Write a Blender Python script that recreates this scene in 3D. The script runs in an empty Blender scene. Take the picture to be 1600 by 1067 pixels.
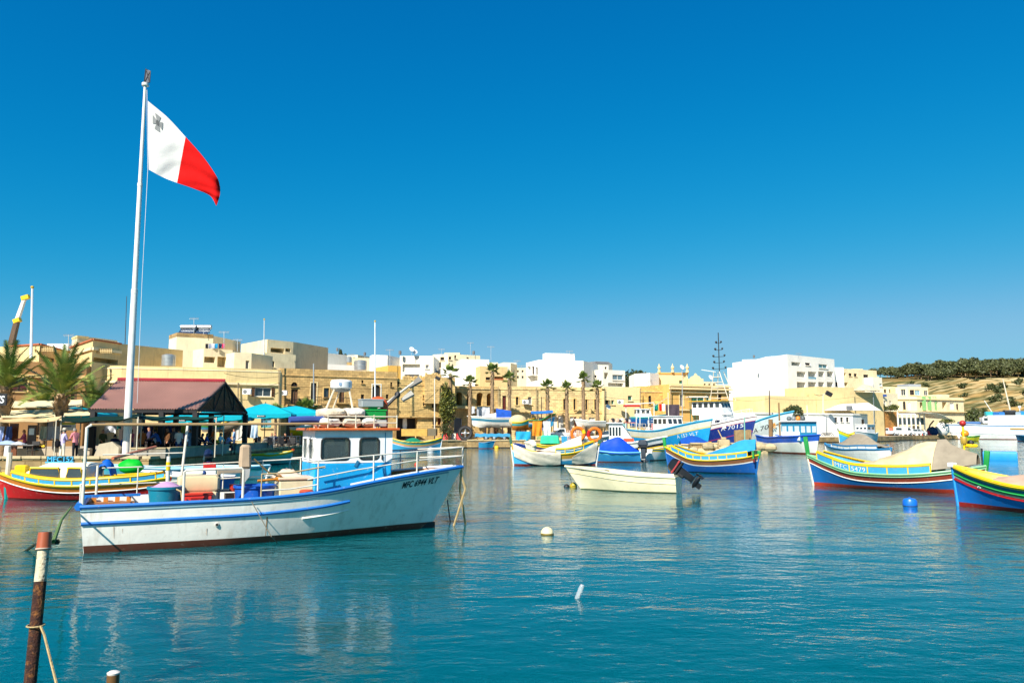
import bpy, math, random
from math import sin, cos, pi, atan, atan2, hypot, sqrt, radians as R
from mathutils import Vector as V, Matrix
random.seed(11)
SC = bpy.context.scene
COL = SC.collection
# ------------------------------------------------------------------ camera, sky, sun, exposure
FPX, CAMZ, HORIZ = 1200.0, 2.7, 668.0
PITCH = atan((HORIZ - 533.5) / FPX)
cd = bpy.data.cameras.new('camera'); cam = bpy.data.objects.new('camera', cd); COL.objects.link(cam)
cam.location = (0, 0, CAMZ); cam.rotation_euler = (pi / 2 + PITCH, 0, 0)
cd.sensor_width = 36; cd.lens = 27.0; cd.clip_end = 4000; cd.clip_start = 0.1
SC.camera = cam
SUN_AZ, SUN_EL = R(208), R(41)          # direction towards the sun: behind the camera, to its left
W = bpy.data.worlds.new('World'); SC.world = W; W.use_nodes = True
wn = W.node_tree.nodes; wl = W.node_tree.links
bg = wn['Background']
sky = wn.new('ShaderNodeTexSky'); sky.sky_type = 'NISHITA'; sky.sun_disc = False
sky.sun_elevation = SUN_EL; sky.sun_rotation = SUN_AZ
sky.air_density = 1.0; sky.dust_density = 0.3; sky.ozone_density = 3.0; sky.altitude = 0
# film-like response of the clear sky, per channel: K * (1 - exp(-g * x ** p))
EXPO = 0.85
sepc = wn.new('ShaderNodeSeparateColor'); comb = wn.new('ShaderNodeCombineColor'); wl.new(sky.outputs[0], sepc.inputs[0])
def mth(op, a, v=None, w=None):
    n = wn.new('ShaderNodeMath'); n.operation = op
    for i, q in enumerate((a, v)):
        if q is None: continue
        if isinstance(q, (int, float)): n.inputs[i].default_value = q
        else: wl.new(q, n.inputs[i])
    return n.outputs[0]
SKYS = 0.1
for ch, (K, g, p) in enumerate(((0.24, 110.0, 4.8), (0.74, 1.95, 1.15), (0.88, 2.5, 1.0))):
    x = mth('MULTIPLY', sepc.outputs[ch], 0.1)
    e = mth('EXPONENT', mth('MULTIPLY', mth('POWER', x, p), -g))
    wl.new(mth('MULTIPLY', mth('SUBTRACT', 1.0, e), K / SKYS / 2 ** EXPO), comb.inputs[ch])
wl.new(comb.outputs[0], bg.inputs['Color']); bg.inputs['Strength'].default_value = SKYS
sl = bpy.data.lights.new('sun', 'SUN'); so = bpy.data.objects.new('sun', sl); COL.objects.link(so)
sl.energy = 4.6; sl.angle = R(0.5); sl.color = (1.0, 0.945, 0.85)
sd = V((sin(SUN_AZ) * cos(SUN_EL), cos(SUN_AZ) * cos(SUN_EL), sin(SUN_EL)))
so.rotation_euler = sd.to_track_quat('Z', 'Y').to_euler()
SC.view_settings.view_transform = 'Standard'; SC.view_settings.look = 'None'
SC.view_settings.exposure = EXPO; SC.view_settings.gamma = 1.0; SC.view_settings.use_curve_mapping = False
try:
    SC.cycles.max_bounces = 6; SC.cycles.transparent_max_bounces = 12; SC.cycles.use_denoising = True
except Exception: pass

# ------------------------------------------------------------------ surveying helpers (photo pixel -> place in the world)
def ray(px, py):
    dx = (px - 800) / FPX; dy = -(py - 533.5) / FPX
    return V((dx, cos(PITCH) - dy * sin(PITCH), sin(PITCH) + dy * cos(PITCH)))
def A(px, py, Y):
    d = ray(px, py); t = Y / d.y
    return V((d.x * t, Y, CAMZ + d.z * t))
def G(px, py, z=0.0):
    d = ray(px, py); t = (z - CAMZ) / d.z
    return V((d.x * t, d.y * t, z))
def Xat(px, Y, z=1.0):
    # X of the point at depth Y, height z that shows at column px
    d = V((0, Y * cos(PITCH) + (z - CAMZ) * sin(PITCH)))
    return (px - 800) / FPX * d.y

# ------------------------------------------------------------------ materials
def lin(h):
    if not isinstance(h, str): return h
    h = h.lstrip('#'); o = []
    for i in (0, 2, 4):
        c = int(h[i:i + 2], 16) / 255
        o.append(c / 12.92 if c <= 0.04045 else ((c + 0.055) / 1.055) ** 2.4)
    return tuple(o)
_mc = {}
def mat(name, col, rough=0.6, var=0.12, scale=2.0, bump=0.15, bscale=25.0, metal=0.0, spec=0.5, stain=0.0, stc=(0.10, 0.07, 0.04),
        brick=None, streak=0.0, trans=0.0, chips=0.0, chipc=(0.5, 0.42, 0.3), wave=None, coat=0.0, chipsc=9.0, stsc=0.55):
    key = name
    if key in _mc: return _mc[key]
    m = bpy.data.materials.new(name); m.use_nodes = True; _mc[key] = m
    N = m.node_tree.nodes; L = m.node_tree.links
    b = N['Principled BSDF']; col = lin(col)
    b.inputs['Roughness'].default_value = rough; b.inputs['Metallic'].default_value = metal
    b.inputs['Specular IOR Level'].default_value = spec
    if coat: b.inputs['Coat Weight'].default_value = coat
    if trans: b.inputs['Transmission Weight'].default_value = trans
    tc = N.new('ShaderNodeTexCoord')
    def noise(sc, det=4, rough_=0.55, vec=None, dist=0.0):
        n = N.new('ShaderNodeTexNoise'); n.inputs['Scale'].default_value = sc; n.inputs['Detail'].default_value = det
        n.inputs['Roughness'].default_value = rough_; n.inputs['Distortion'].default_value = dist
        L.new(vec or tc.outputs['Object'], n.inputs['Vector']); return n
    def mix(a, bb, f, mode='MIX'):
        x = N.new('ShaderNodeMix'); x.data_type = 'RGBA'; x.blend_type = mode
        for s, v in ((6, a), (7, bb)):
            if isinstance(v, tuple): x.inputs[s].default_value = (*v[:3], 1)
            else: L.new(v, x.inputs[s])
        if isinstance(f, float): x.inputs[0].default_value = f
        else: L.new(f, x.inputs[0])
        return x.outputs[2]
    def ramp(v, a, bb):
        r = N.new('ShaderNodeMapRange'); r.inputs[1].default_value = a; r.inputs[2].default_value = bb; r.clamp = True
        L.new(v, r.inputs[0]); return r.outputs[0]
    lo = tuple(c * (1 - var) for c in col); hi = tuple(min(1, c * (1 + var)) for c in col)
    n1 = noise(scale, 5)
    c = mix(lo, hi, ramp(n1.outputs['Fac'], 0.3, 0.7))
    hgt = None
    if brick:
        bw, bh, mort, bvar = brick
        sep = N.new('ShaderNodeSeparateXYZ'); L.new(tc.outputs['Object'], sep.inputs[0])
        ad = N.new('ShaderNodeMath'); ad.operation = 'ADD'; L.new(sep.outputs[0], ad.inputs[0]); L.new(sep.outputs[1], ad.inputs[1])
        cb = N.new('ShaderNodeCombineXYZ'); L.new(ad.outputs[0], cb.inputs[0]); L.new(sep.outputs[2], cb.inputs[1])
        bt = N.new('ShaderNodeTexBrick'); bt.inputs['Scale'].default_value = 1.0
        bt.inputs['Brick Width'].default_value = bw; bt.inputs['Row Height'].default_value = bh
        bt.inputs['Mortar Size'].default_value = mort; bt.inputs['Mortar Smooth'].default_value = 0.3
        L.new(cb.outputs[0], bt.inputs['Vector'])
        bt.inputs['Color1'].default_value = (1 - bvar, 1 - bvar, 1 - bvar, 1); bt.inputs['Color2'].default_value = (1 + bvar, 1 + bvar * 0.9, 1 + bvar * 0.7, 1)
        bt.inputs['Mortar'].default_value = (0.55, 0.5, 0.45, 1)
        c = mix(c, bt.outputs['Color'], 1.0, 'MULTIPLY'); hgt = bt.outputs['Fac']
    if wave:
        wv = N.new('ShaderNodeTexWave'); wv.inputs['Scale'].default_value = wave[0]; wv.inputs['Distortion'].default_value = wave[1]
        wv.bands_direction = wave[3] if len(wave) > 3 else 'X'
        L.new(tc.outputs['Object'], wv.inputs['Vector'])
        c = mix(c, tuple(x * 0.55 for x in col), N_mul(N, L, wv.outputs['Fac'], wave[2]))
    if stain:
        n2 = noise(stsc, 8, 0.68, None, 0.6)
        c = mix(c, stc, N_mul(N, L, ramp(n2.outputs['Fac'], 0.5, 0.72), stain))
    if streak:
        mp = N.new('ShaderNodeMapping'); mp.inputs['Scale'].default_value = (3.2, 3.2, 0.35); L.new(tc.outputs['Object'], mp.inputs['Vector'])
        n3 = noise(1.6, 6, 0.6, mp.outputs[0])
        c = mix(c, stc, N_mul(N, L, ramp(n3.outputs['Fac'], 0.52, 0.74), streak))
    if chips:
        n4 = noise(chipsc, 6, 0.7)
        c = mix(c, chipc, N_mul(N, L, ramp(n4.outputs['Fac'], 0.60, 0.64), chips))
    L.new(c, b.inputs['Base Color'])
    if bump:
        nb = noise(bscale, 4)
        bp = N.new('ShaderNodeBump'); bp.inputs['Strength'].default_value = bump; bp.inputs['Distance'].default_value = 0.03
        L.new(nb.outputs['Fac'], bp.inputs['Height'])
        if hgt:
            bp2 = N.new('ShaderNodeBump'); bp2.inputs['Strength'].default_value = 0.7; bp2.inputs['Distance'].default_value = 0.02; bp2.invert = True
            L.new(hgt, bp2.inputs['Height']); L.new(bp.outputs[0], bp2.inputs['Normal']); bp = bp2
        L.new(bp.outputs[0], b.inputs['Normal'])
    rr = N.new('ShaderNodeMapRange'); rr.inputs[3].default_value = max(0.03, rough - 0.1); rr.inputs[4].default_value = min(1, rough + 0.12)
    L.new(n1.outputs['Fac'], rr.inputs[0]); L.new(rr.outputs[0], b.inputs['Roughness'])
    return m
def N_mul(N, L, o, k):
    x = N.new('ShaderNodeMath'); x.operation = 'MULTIPLY'; L.new(o, x.inputs[0]); x.inputs[1].default_value = k; return x.outputs[0]
def paint(h, **k): return mat('paint ' + str(h), h, **{**dict(rough=0.42, var=0.10, scale=1.3, bump=0.06, bscale=14, streak=0.16, stain=0.10, chips=0.25), **k})
def cloth(h, **k): return mat('cloth ' + str(h), h, **{**dict(rough=0.9, var=0.15, scale=2.5, bump=0.35, bscale=5, spec=0.15), **k})
def stucco(h, **k): return mat('stucco ' + str(h), h, **{**dict(rough=0.9, var=0.07, scale=0.5, bump=0.12, bscale=9, spec=0.2, stain=0.30, streak=0.32, stc=(0.22, 0.155, 0.095)), **k})
def stone(h, **k): return mat('stone ' + str(h), h, **{**dict(rough=0.92, var=0.22, scale=0.45, bump=0.4, bscale=6, spec=0.2, stain=0.55, streak=0.35, stc=(0.13, 0.085, 0.045), brick=(0.62, 0.29, 0.014, 0.20)), **k})
def metal(h, **k): return mat('metal ' + str(h), h, **{**dict(rough=0.4, var=0.12, bump=0.05, spec=0.5, metal=0.3), **k})
def leafm(h, **k): return mat('leaf ' + str(h), h, **{**dict(rough=0.55, var=0.45, scale=1.2, bump=0.0, spec=0.35), **k})
WHITE = paint('e6e4dc'); WHITEB = paint('ecebe6', rough=0.5)
BLACK = mat('black rubber', (0.012, 0.012, 0.013), rough=0.55, var=0.3)
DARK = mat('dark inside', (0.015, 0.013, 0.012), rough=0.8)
GLASS = mat('window glass', (0.035, 0.045, 0.05), rough=0.08, var=0.3, scale=0.8, bump=0.03, bscale=2, spec=0.9)
GLASSB = mat('pale glass', '7fa7b8', rough=0.1, var=0.2, bump=0.02, spec=0.8)
WOOD = mat('weathered wood', '8a6a45', rough=0.8, var=0.3, scale=4, wave=(3, 4, 0.5), bump=0.3)
DWOOD = mat('dark wood', '3a2417', rough=0.75, var=0.3, scale=4, wave=(4, 4, 0.5))
ROPE = mat('rope fibre', 'b39a6a', rough=0.95, var=0.25, scale=12, bump=0.5, bscale=60)
GALV = metal('b9bcbd', metal=0.6)
CREAMPOLE = paint('d8cbb2', streak=0.5, stc=(0.25, 0.10, 0.03))

# ------------------------------------------------------------------ mesh builder
WM = {}
def wmat(o):
    M = Matrix.Identity(4)
    while o is not None:
        M = WM.get(o.name, Matrix.Identity(4)) @ M
        o = o.parent
    return M
def euler(rx=0, ry=0, rz=0):
    return Matrix.Rotation(rz, 4, 'Z') @ Matrix.Rotation(ry, 4, 'Y') @ Matrix.Rotation(rx, 4, 'X')
class MB:
    def __init__(s): s.v = []; s.f = []; s.m = []; s.mats = []
    def mi(s, m):
        if m not in s.mats: s.mats.append(m)
        return s.mats.index(m)
    def add(s, vs, fs, m, M=None):
        b = len(s.v)
        s.v += [tuple(M @ V(p)) if M else tuple(p) for p in vs]
        k = s.mi(m)
        for q in fs: s.f.append(tuple(i + b for i in q)); s.m.append(k)
        return s
    def box(s, c, d, m, rz=0, rx=0, ry=0, tx=1.0, ty=1.0, ch=0.0):
        x, y, z = d[0] / 2, d[1] / 2, d[2] / 2
        M = Matrix.Translation(V(c)) @ euler(rx, ry, rz)
        if ch <= 0:
            vs = [(-x, -y, -z), (x, -y, -z), (x, y, -z), (-x, y, -z), (-x * tx, -y * ty, z), (x * tx, -y * ty, z), (x * tx, y * ty, z), (-x * tx, y * ty, z)]
            fs = [(3, 2, 1, 0), (4, 5, 6, 7), (0, 1, 5, 4), (1, 2, 6, 5), (2, 3, 7, 6), (3, 0, 4, 7)]
            return s.add(vs, fs, m, M)
        def ring(k, zz, f=1.0):
            X, Y = x * k, y * k
            a = min(ch, X * .9, Y * .9)
            return [(-X + a, -Y, zz), (X - a, -Y, zz), (X, -Y + a, zz), (X, Y - a, zz), (X - a, Y, zz), (-X + a, Y, zz), (-X, Y - a, zz), (-X, -Y + a, zz)]
        kk = 1 - ch / max(x, y, .001)
        vs = ring(kk, -z) + ring(1, -z + ch) + [(p[0] * tx, p[1] * ty, p[2]) for p in ring(1, z - ch)] + [(p[0] * tx, p[1] * ty, p[2]) for p in ring(kk, z)]
        fs = [tuple(range(7, -1, -1)), tuple(range(24, 32))]
        for r in range(3):
            for i in range(8): fs.append((r * 8 + i, r * 8 + (i + 1) % 8, r * 8 + 8 + (i + 1) % 8, r * 8 + 8 + i))
        return s.add(vs, fs, m, M)
    def tube(s, pts, r, m, n=6, cap=True, closed=False):
        pts = [V(p) for p in pts]; k = len(pts); vs = []; fs = []
        rs = r if isinstance(r, (list, tuple)) else [r] * k
        up = None
        for i, p in enumerate(pts):
            a = pts[i - 1] if (i > 0 or closed) else pts[i]; b = pts[(i + 1) % k] if (i < k - 1 or closed) else pts[i]
            d = (b - a)
            if d.length < 1e-9: d = V((0, 0, 1))
            d.normalize()
            if up is None:
                up = V((0, 0, 1)) if abs(d.z) < 0.9 else V((1, 0, 0))
            u = up - d * up.dot(d)
            if u.length < 1e-5: u = V((1, 0, 0)) - d * d.x
            u.normalize(); w = d.cross(u); up = u
            for j in range(n):
                t = 2 * pi * (j + 0.5) / n
                vs.append(p + (u * cos(t) + w * sin(t)) * rs[i])
        for i in range(k if closed else k - 1):
            for j in range(n):
                a = i * n; b = ((i + 1) % k) * n
                fs.append((a + j, a + (j + 1) % n, b + (j + 1) % n, b + j))
        if cap and not closed: fs += [tuple(range(n - 1, -1, -1)), tuple(range((k - 1) * n, k * n))]
        return s.add(vs, fs, m)
    def lathe(s, prof, m, n=14, M=None, c=None):
        if c is not None: M = Matrix.Translation(V(c)) @ (M or Matrix.Identity(4))
        vs = []; fs = []
        for r, z in prof:
            for j in range(n): vs.append((r * cos(2 * pi * j / n), r * sin(2 * pi * j / n), z))
        for i in range(len(prof) - 1):
            for j in range(n): fs.append((i * n + j, i * n + (j + 1) % n, (i + 1) * n + (j + 1) % n, (i + 1) * n + j))
        if prof[0][0] > 1e-4: fs.append(tuple(range(n - 1, -1, -1)))
        if prof[-1][0] > 1e-4: fs.append(tuple(range((len(prof) - 1) * n, len(prof) * n)))
        return s.add(vs, fs, m, M)
    def prism(s, poly, h, m, M=None):
        n = len(poly)
        vs = [(p[0], p[1], 0) for p in poly] + [(p[0], p[1], h) for p in poly]
        fs = [tuple(range(n - 1, -1, -1)), tuple(range(n, 2 * n))] + [(i, (i + 1) % n, n + (i + 1) % n, n + i) for i in range(n)]
        return s.add(vs, fs, m, M)
    def grid(s, fn, nu, nv, m, thick=0.0, mfn=None):
        P = [[V(fn(i / nu, j / nv)) for i in range(nu + 1)] for j in range(nv + 1)]
        vs = [p for r in P for p in r]; w = nu + 1; fs = []
        for j in range(nv):
            for i in range(nu): fs.append((j * w + i, j * w + i + 1, (j + 1) * w + i + 1, (j + 1) * w + i))
        if thick:
            n0 = len(vs); nor = [V((0, 0, 0)) for _ in vs]
            for q in fs:
                nn = (vs[q[1]] - vs[q[0]]).cross(vs[q[3]] - vs[q[0]])
                for a in q: nor[a] += nn
            vs = vs + [p - (q.normalized() if q.length > 1e-9 else V((0, 0, 1))) * thick for p, q in zip(vs, nor)]
            top = list(fs)
            fs = fs + [tuple(a + n0 for a in reversed(q)) for q in top]
            rim = [i for i in range(w)] + [j * w + nu for j in range(1, nv + 1)] + [nv * w + i for i in range(nu - 1, -1, -1)] + [j * w for j in range(nv - 1, 0, -1)]
            for a, b in zip(rim, rim[1:] + rim[:1]): fs.append((b, a, a + n0, b + n0))
        if mfn is None: return s.add(vs, fs, m)
        b = len(s.v); s.v += [tuple(p) for p in vs]
        for k, q in enumerate(fs):
            cpt = sum((V(vs[a]) for a in q), V((0, 0, 0))) / len(q)
            s.f.append(tuple(a + b for a in q)); s.m.append(s.mi(mfn(k, nu, nv, cpt)))
        return s
    def ball(s, c, r, m, n=10, k=6, sc=(1, 1, 1)):
        prof = [(max(0.0, r * sin(pi * i / k)), -r * cos(pi * i / k)) for i in range(k + 1)]
        prof[0] = (0.00001, -r); prof[-1] = (0.00001, r)
        return s.lathe(prof, m, n, Matrix.Translation(V(c)) @ Matrix.Diagonal((*sc, 1)))
    def mesh(s, name, smooth=True, ang=35, jitter=0):
        me = bpy.data.meshes.new(name)
        me.from_pydata(s.v, [], s.f)
        for m in s.mats: me.materials.append(m)
        me.polygons.foreach_set('material_index', s.m)
        if smooth:
            me.polygons.foreach_set('use_smooth', [True] * len(s.f))
            me.update(); me.set_sharp_from_angle(angle=R(ang))
        me.update()
        return me
    def build(s, name, parent=None, smooth=True, world=False, ang=35, kind=None, label=None):
        if world:
            I = wmat(parent).inverted(); s.v = [tuple(I @ V(p)) for p in s.v]
        o = bpy.data.objects.new(name, s.mesh(name, smooth, ang)); COL.objects.link(o)
        if parent is not None: o.parent = parent
        if kind: o['kind'] = kind
        if label: o['label'] = label
        return o
def tag(o, label, cat, group=None, kind=None):
    if label: o['label'] = label
    if cat: o['category'] = cat
    if group: o['group'] = group
    if kind: o['kind'] = kind
    elif label: o['kind'] = 'thing'
    return o
def thing(name, label, cat, loc=(0, 0, 0), rz=0.0, group=None):
    o = bpy.data.objects.new(name, None); COL.objects.link(o)
    o.empty_display_size = 0.2
    o.location = V(loc); o.rotation_euler = (0, 0, rz)
    WM[o.name] = Matrix.Translation(V(loc)) @ Matrix.Rotation(rz, 4, 'Z')
    return tag(o, label, cat, group)
def solo(name, mb, label, cat, loc=(0, 0, 0), rz=0.0, group=None, world=False, smooth=True):
    M = Matrix.Translation(V(loc)) @ Matrix.Rotation(rz, 4, 'Z')
    if world:
        I = M.inverted(); mb.v = [tuple(I @ V(p)) for p in mb.v]
    o = mb.build(name, None, smooth); o.location = V(loc); o.rotation_euler = (0, 0, rz); WM[o.name] = M
    return tag(o, label, cat, group)
def struct(name, mb, smooth=False, world=True):
    o = mb.build(name, None, smooth); o['kind'] = 'structure'; return o
def copy_tree(o, parent=None):
    c = o.copy(); COL.objects.link(c)
    if parent is not None: c.parent = parent
    for ch in o.children: copy_tree(ch, c)
    return c
def dup(root, loc, rz=0.0, label=None, scale=None, group=None):
    kids = list(root.children)
    c = root.copy(); COL.objects.link(c); c.location = V(loc); c.rotation_euler = (0, 0, rz)
    if scale: c.scale = (scale,) * 3 if not isinstance(scale, tuple) else scale
    if label: c['label'] = label
    if group: c['group'] = group
    WM[c.name] = Matrix.Translation(V(loc)) @ Matrix.Rotation(rz, 4, 'Z')
    for k in kids: copy_tree(k, c)
    return c
def lerp(a, b, t): return a + (b - a) * t
def interp(tab, t):
    if t <= tab[0][0]: return tab[0][1]
    for (a, x), (b, y) in zip(tab, tab[1:]):
        if t <= b:
            k = (t - a) / (b - a); return x + (y - x) * k
    return tab[-1][1]
def spl(tab, t):
    # smooth interpolation through table points
    n = len(tab)
    if t <= tab[0][0]: return tab[0][1]
    if t >= tab[-1][0]: return tab[-1][1]
    for i in range(n - 1):
        if t <= tab[i + 1][0]:
            x0, y0 = tab[i]; x1, y1 = tab[i + 1]; h = x1 - x0; k = (t - x0) / h
            m0 = (y1 - tab[i - 1][1]) / (x1 - tab[i - 1][0]) if i > 0 else (y1 - y0) / h
            m1 = (tab[i + 2][1] - y0) / (tab[i + 2][0] - x0) if i < n - 2 else (y1 - y0) / h
            return (2 * k**3 - 3 * k**2 + 1) * y0 + (k**3 - 2 * k**2 + k) * h * m0 + (-2 * k**3 + 3 * k**2) * y1 + (k**3 - k**2) * h * m1
def text_mesh(txt, size, extr=0.0, shear=0.0, spacing=1.0, bold=0.0):
    c = bpy.data.curves.new('lettering', 'FONT'); c.body = txt; c.size = size; c.extrude = extr; c.shear = shear
    c.space_character = spacing; c.offset = bold; c.resolution_u = 3
    o = bpy.data.objects.new('lettering', c)
    me = bpy.data.meshes.new_from_object(o)
    vs = [v.co.copy() for v in me.vertices]; fs = [tuple(p.vertices) for p in me.polygons]
    bpy.data.objects.remove(o); bpy.data.curves.remove(c); bpy.data.meshes.remove(me)
    return vs, fs
# ------------------------------------------------------------------ water
def water_material():
    m = bpy.data.materials.new('harbour water'); m.use_nodes = True
    N = m.node_tree.nodes; L = m.node_tree.links; b = N['Principled BSDF']
    b.inputs['Roughness'].default_value = 0.035; b.inputs['IOR'].default_value = 1.33; b.inputs['Specular IOR Level'].default_value = 0.38
    m.displacement_method = 'BUMP'; b.subsurface_method = 'BURLEY'
    b.inputs['Subsurface Weight'].default_value = 1.0; b.inputs['Subsurface Radius'].default_value = (0.6, 1.0, 1.0); b.inputs['Subsurface Scale'].default_value = 1.6
    tc = N.new('ShaderNodeTexCoord')
    def noise(sc, sx, sy, det, rot=0.0, rough=0.5, dist=0.0):
        mp = N.new('ShaderNodeMapping'); mp.inputs['Scale'].default_value = (sx, sy, 1); mp.inputs['Rotation'].default_value = (0, 0, rot)
        L.new(tc.outputs['Object'], mp.inputs[0])
        n = N.new('ShaderNodeTexNoise'); n.inputs['Scale'].default_value = sc; n.inputs['Detail'].default_value = det
        n.inputs['Roughness'].default_value = rough; n.inputs['Distortion'].default_value = dist
        L.new(mp.outputs[0], n.inputs['Vector']); return n.outputs['Fac']
    big = noise(0.05, 1, 1, 3)
    r = N.new('ShaderNodeMapRange'); r.inputs[1].default_value = 0.3; r.inputs[2].default_value = 0.7; L.new(big, r.inputs[0])
    mx = N.new('ShaderNodeMix'); mx.data_type = 'RGBA'
    mx.inputs[6].default_value = (0.0003, 0.066, 0.080, 1); mx.inputs[7].default_value = (0.0006, 0.108, 0.120, 1)
    L.new(r.outputs[0], mx.inputs[0]); L.new(mx.outputs[2], b.inputs['Base Color'])
    prev = None
    patch = noise(0.16, 0.6, 1.0, 3, 0.3)          # calm and ruffled patches
    pr = N.new('ShaderNodeMapRange'); pr.inputs[1].default_value = 0.35; pr.inputs[2].default_value = 0.65; pr.inputs[3].default_value = 0.30; pr.inputs[4].default_value = 1.0
    L.new(patch, pr.inputs[0])
    for sc, sx, sy, det, rot, dist, st in ((0.55, 0.7, 1.3, 2, 0.30, 0.075, 1.0), (2.1, 0.75, 1.4, 2, 0.15, 0.026, 1.0), (5.5, 0.8, 1.3, 3, -0.3, 0.011, 1.0), (14.0, 0.9, 1.2, 2, 0.5, 0.0035, 1.0)):
        n = noise(sc, sx, sy, det, rot, 0.5, 0.35)
        bp = N.new('ShaderNodeBump'); bp.inputs['Distance'].default_value = dist; L.new(n, bp.inputs['Height'])
        k = N.new('ShaderNodeMath'); k.operation = 'MULTIPLY'; k.inputs[1].default_value = st; L.new(pr.outputs[0], k.inputs[0]); L.new(k.outputs[0], bp.inputs['Strength'])
        if prev: L.new(prev, bp.inputs['Normal'])
        prev = bp.outputs[0]
    L.new(prev, b.inputs['Normal'])
    return m
mb = MB(); mb.grid(lambda u, v: (lerp(-600, 900, u), lerp(-40, 900, v), 0), 2, 2, water_material()); struct('water', mb)

# ------------------------------------------------------------------ quays
CONC = mat('quay concrete', 'b0a18a', rough=0.9, var=0.16, scale=0.8, bump=0.3, bscale=10, stain=0.45, spec=0.2)
QSTONE = mat('quay stone', 'a58c62', rough=0.9, var=0.3, scale=0.8, bump=0.6, bscale=5, stain=0.6, spec=0.2, brick=(0.9, 0.42, 0.03, 0.25))
COPE = mat('coping stone', 'b9a680', rough=0.9, var=0.2, scale=0.9, bump=0.35, bscale=9, stain=0.35, spec=0.2)
WEED = mat('wet weedy stone', '2c2418', rough=0.7, var=0.5, scale=2.0, bump=0.6, bscale=6)
def quay(name, poly, ztop, edge, step=1.1):
    mb = MB(); n = len(poly)
    mb.add([(p[0], p[1], ztop) for p in poly], [tuple(range(n))], CONC)
    for a, b in zip(poly, poly[1:]):
        a = V((*a, 0)); b = V((*b, 0))
        mb.add([(a.x, a.y, 0.14), (b.x, b.y, 0.14), (b.x, b.y, ztop), (a.x, a.y, ztop)], [(0, 1, 2, 3)], QSTONE)
        mb.add([(a.x, a.y, -1.2), (b.x, b.y, -1.2), (b.x, b.y, 0.14), (a.x, a.y, 0.14)], [(0, 1, 2, 3)], WEED)
    q = struct(name, mb)
    base = MB(); base.box((0, 0, 0), (step - 0.03, 0.5, 0.16), COPE, ch=0.02); me = base.mesh('coping_stone')
    rnd = random.Random(3)
    for a, b in edge:
        a = V((*a, 0)); b = V((*b, 0)); L_ = (b - a).length; k = int(L_ / step); d = (b - a).normalized(); nn = V((-d.y, d.x, 0))
        for i in range(k):
            o = bpy.data.objects.new('coping_stone', me); COL.objects.link(o); o.parent = q
            c = a + d * (step * (i + 0.5)) + nn * (0.16 + rnd.uniform(-0.03, 0.03))
            o.location = (c.x, c.y, ztop + 0.085 + rnd.uniform(-0.012, 0.012)); o.rotation_euler = (rnd.uniform(-.01, .01), rnd.uniform(-.01, .01), atan2(d.y, d.x) + rnd.uniform(-.01, .01))
    return q
QZ = 0.95
QP = [(-140, 43.4), (-20.3, 43.4), (-19.3, 55), (-19.2, 71), (-22.5, 74), (-22.5, 93), (-14, 97.5), (-6, 103), (12.5, 103), (14, 109.5), (27, 110.5), (37, 114), (38, 128), (43, 134), (54, 141), (67, 147), (78, 158), (88, 170), (104, 182), (240, 186)]
quay('quay', QP + [(240, 214), (20, 214), (20, 150), (-140, 150)], QZ, [(QP[0 + 0], QP[1])][:0] + [((-34, 43.4), QP[1]), (QP[1], QP[2]), (QP[2], QP[3]), (QP[6], QP[7]), (QP[7], QP[8])])

quay("jetty", [(19, 86), (19, 82.5), (27.2, 82.5), (27.2, 86)], QZ, [((19, 82.5), (27.2, 82.5))])
# ------------------------------------------------------------------ terrain behind the town, terraced hill at the right
def terrain_material():
    m = mat('terraced hillside', (0.34, 0.215, 0.075), rough=0.95, var=0.3, scale=0.06, bump=0.5, bscale=1.2, spec=0.1)
    N = m.node_tree.nodes; L = m.node_tree.links; b = N['Principled BSDF']
    src = b.inputs['Base Color'].links[0].from_socket
    tc = N.new('ShaderNodeTexCoord'); mp = N.new('ShaderNodeMapping'); mp.inputs['Scale'].default_value = (0.6, 1.6, 1); L.new(tc.outputs['Object'], mp.inputs[0])
    n = N.new('ShaderNodeTexNoise'); n.inputs['Scale'].default_value = 0.06; n.inputs['Detail'].default_value = 8; n.inputs['Roughness'].default_value = 0.7; L.new(mp.outputs[0], n.inputs['Vector'])
    r = N.new('ShaderNodeMapRange'); r.inputs[1].default_value = 0.42; r.inputs[2].default_value = 0.54; L.new(n.outputs['Fac'], r.inputs[0])
    mx = N.new('ShaderNodeMix'); mx.data_type = 'RGBA'; L.new(src, mx.inputs[6]); mx.inputs[7].default_value = (0.085, 0.085, 0.028, 1); L.new(r.outputs[0], mx.inputs[0])
    g = N.new('ShaderNodeNewGeometry'); sp = N.new('ShaderNodeSeparateXYZ'); L.new(g.outputs['True Normal'], sp.inputs[0])
    r2 = N.new('ShaderNodeMapRange'); r2.inputs[1].default_value = 0.86; r2.inputs[2].default_value = 0.70; L.new(sp.outputs[2], r2.inputs[0])
    mx2 = N.new('ShaderNodeMix'); mx2.data_type = 'RGBA'; L.new(mx.outputs[2], mx2.inputs[6]); mx2.inputs[7].default_value = (0.50, 0.38, 0.20, 1); L.new(r2.outputs[0], mx2.inputs[0])
    L.new(mx2.outputs[2], b.inputs['Base Color'])
    return m
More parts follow.
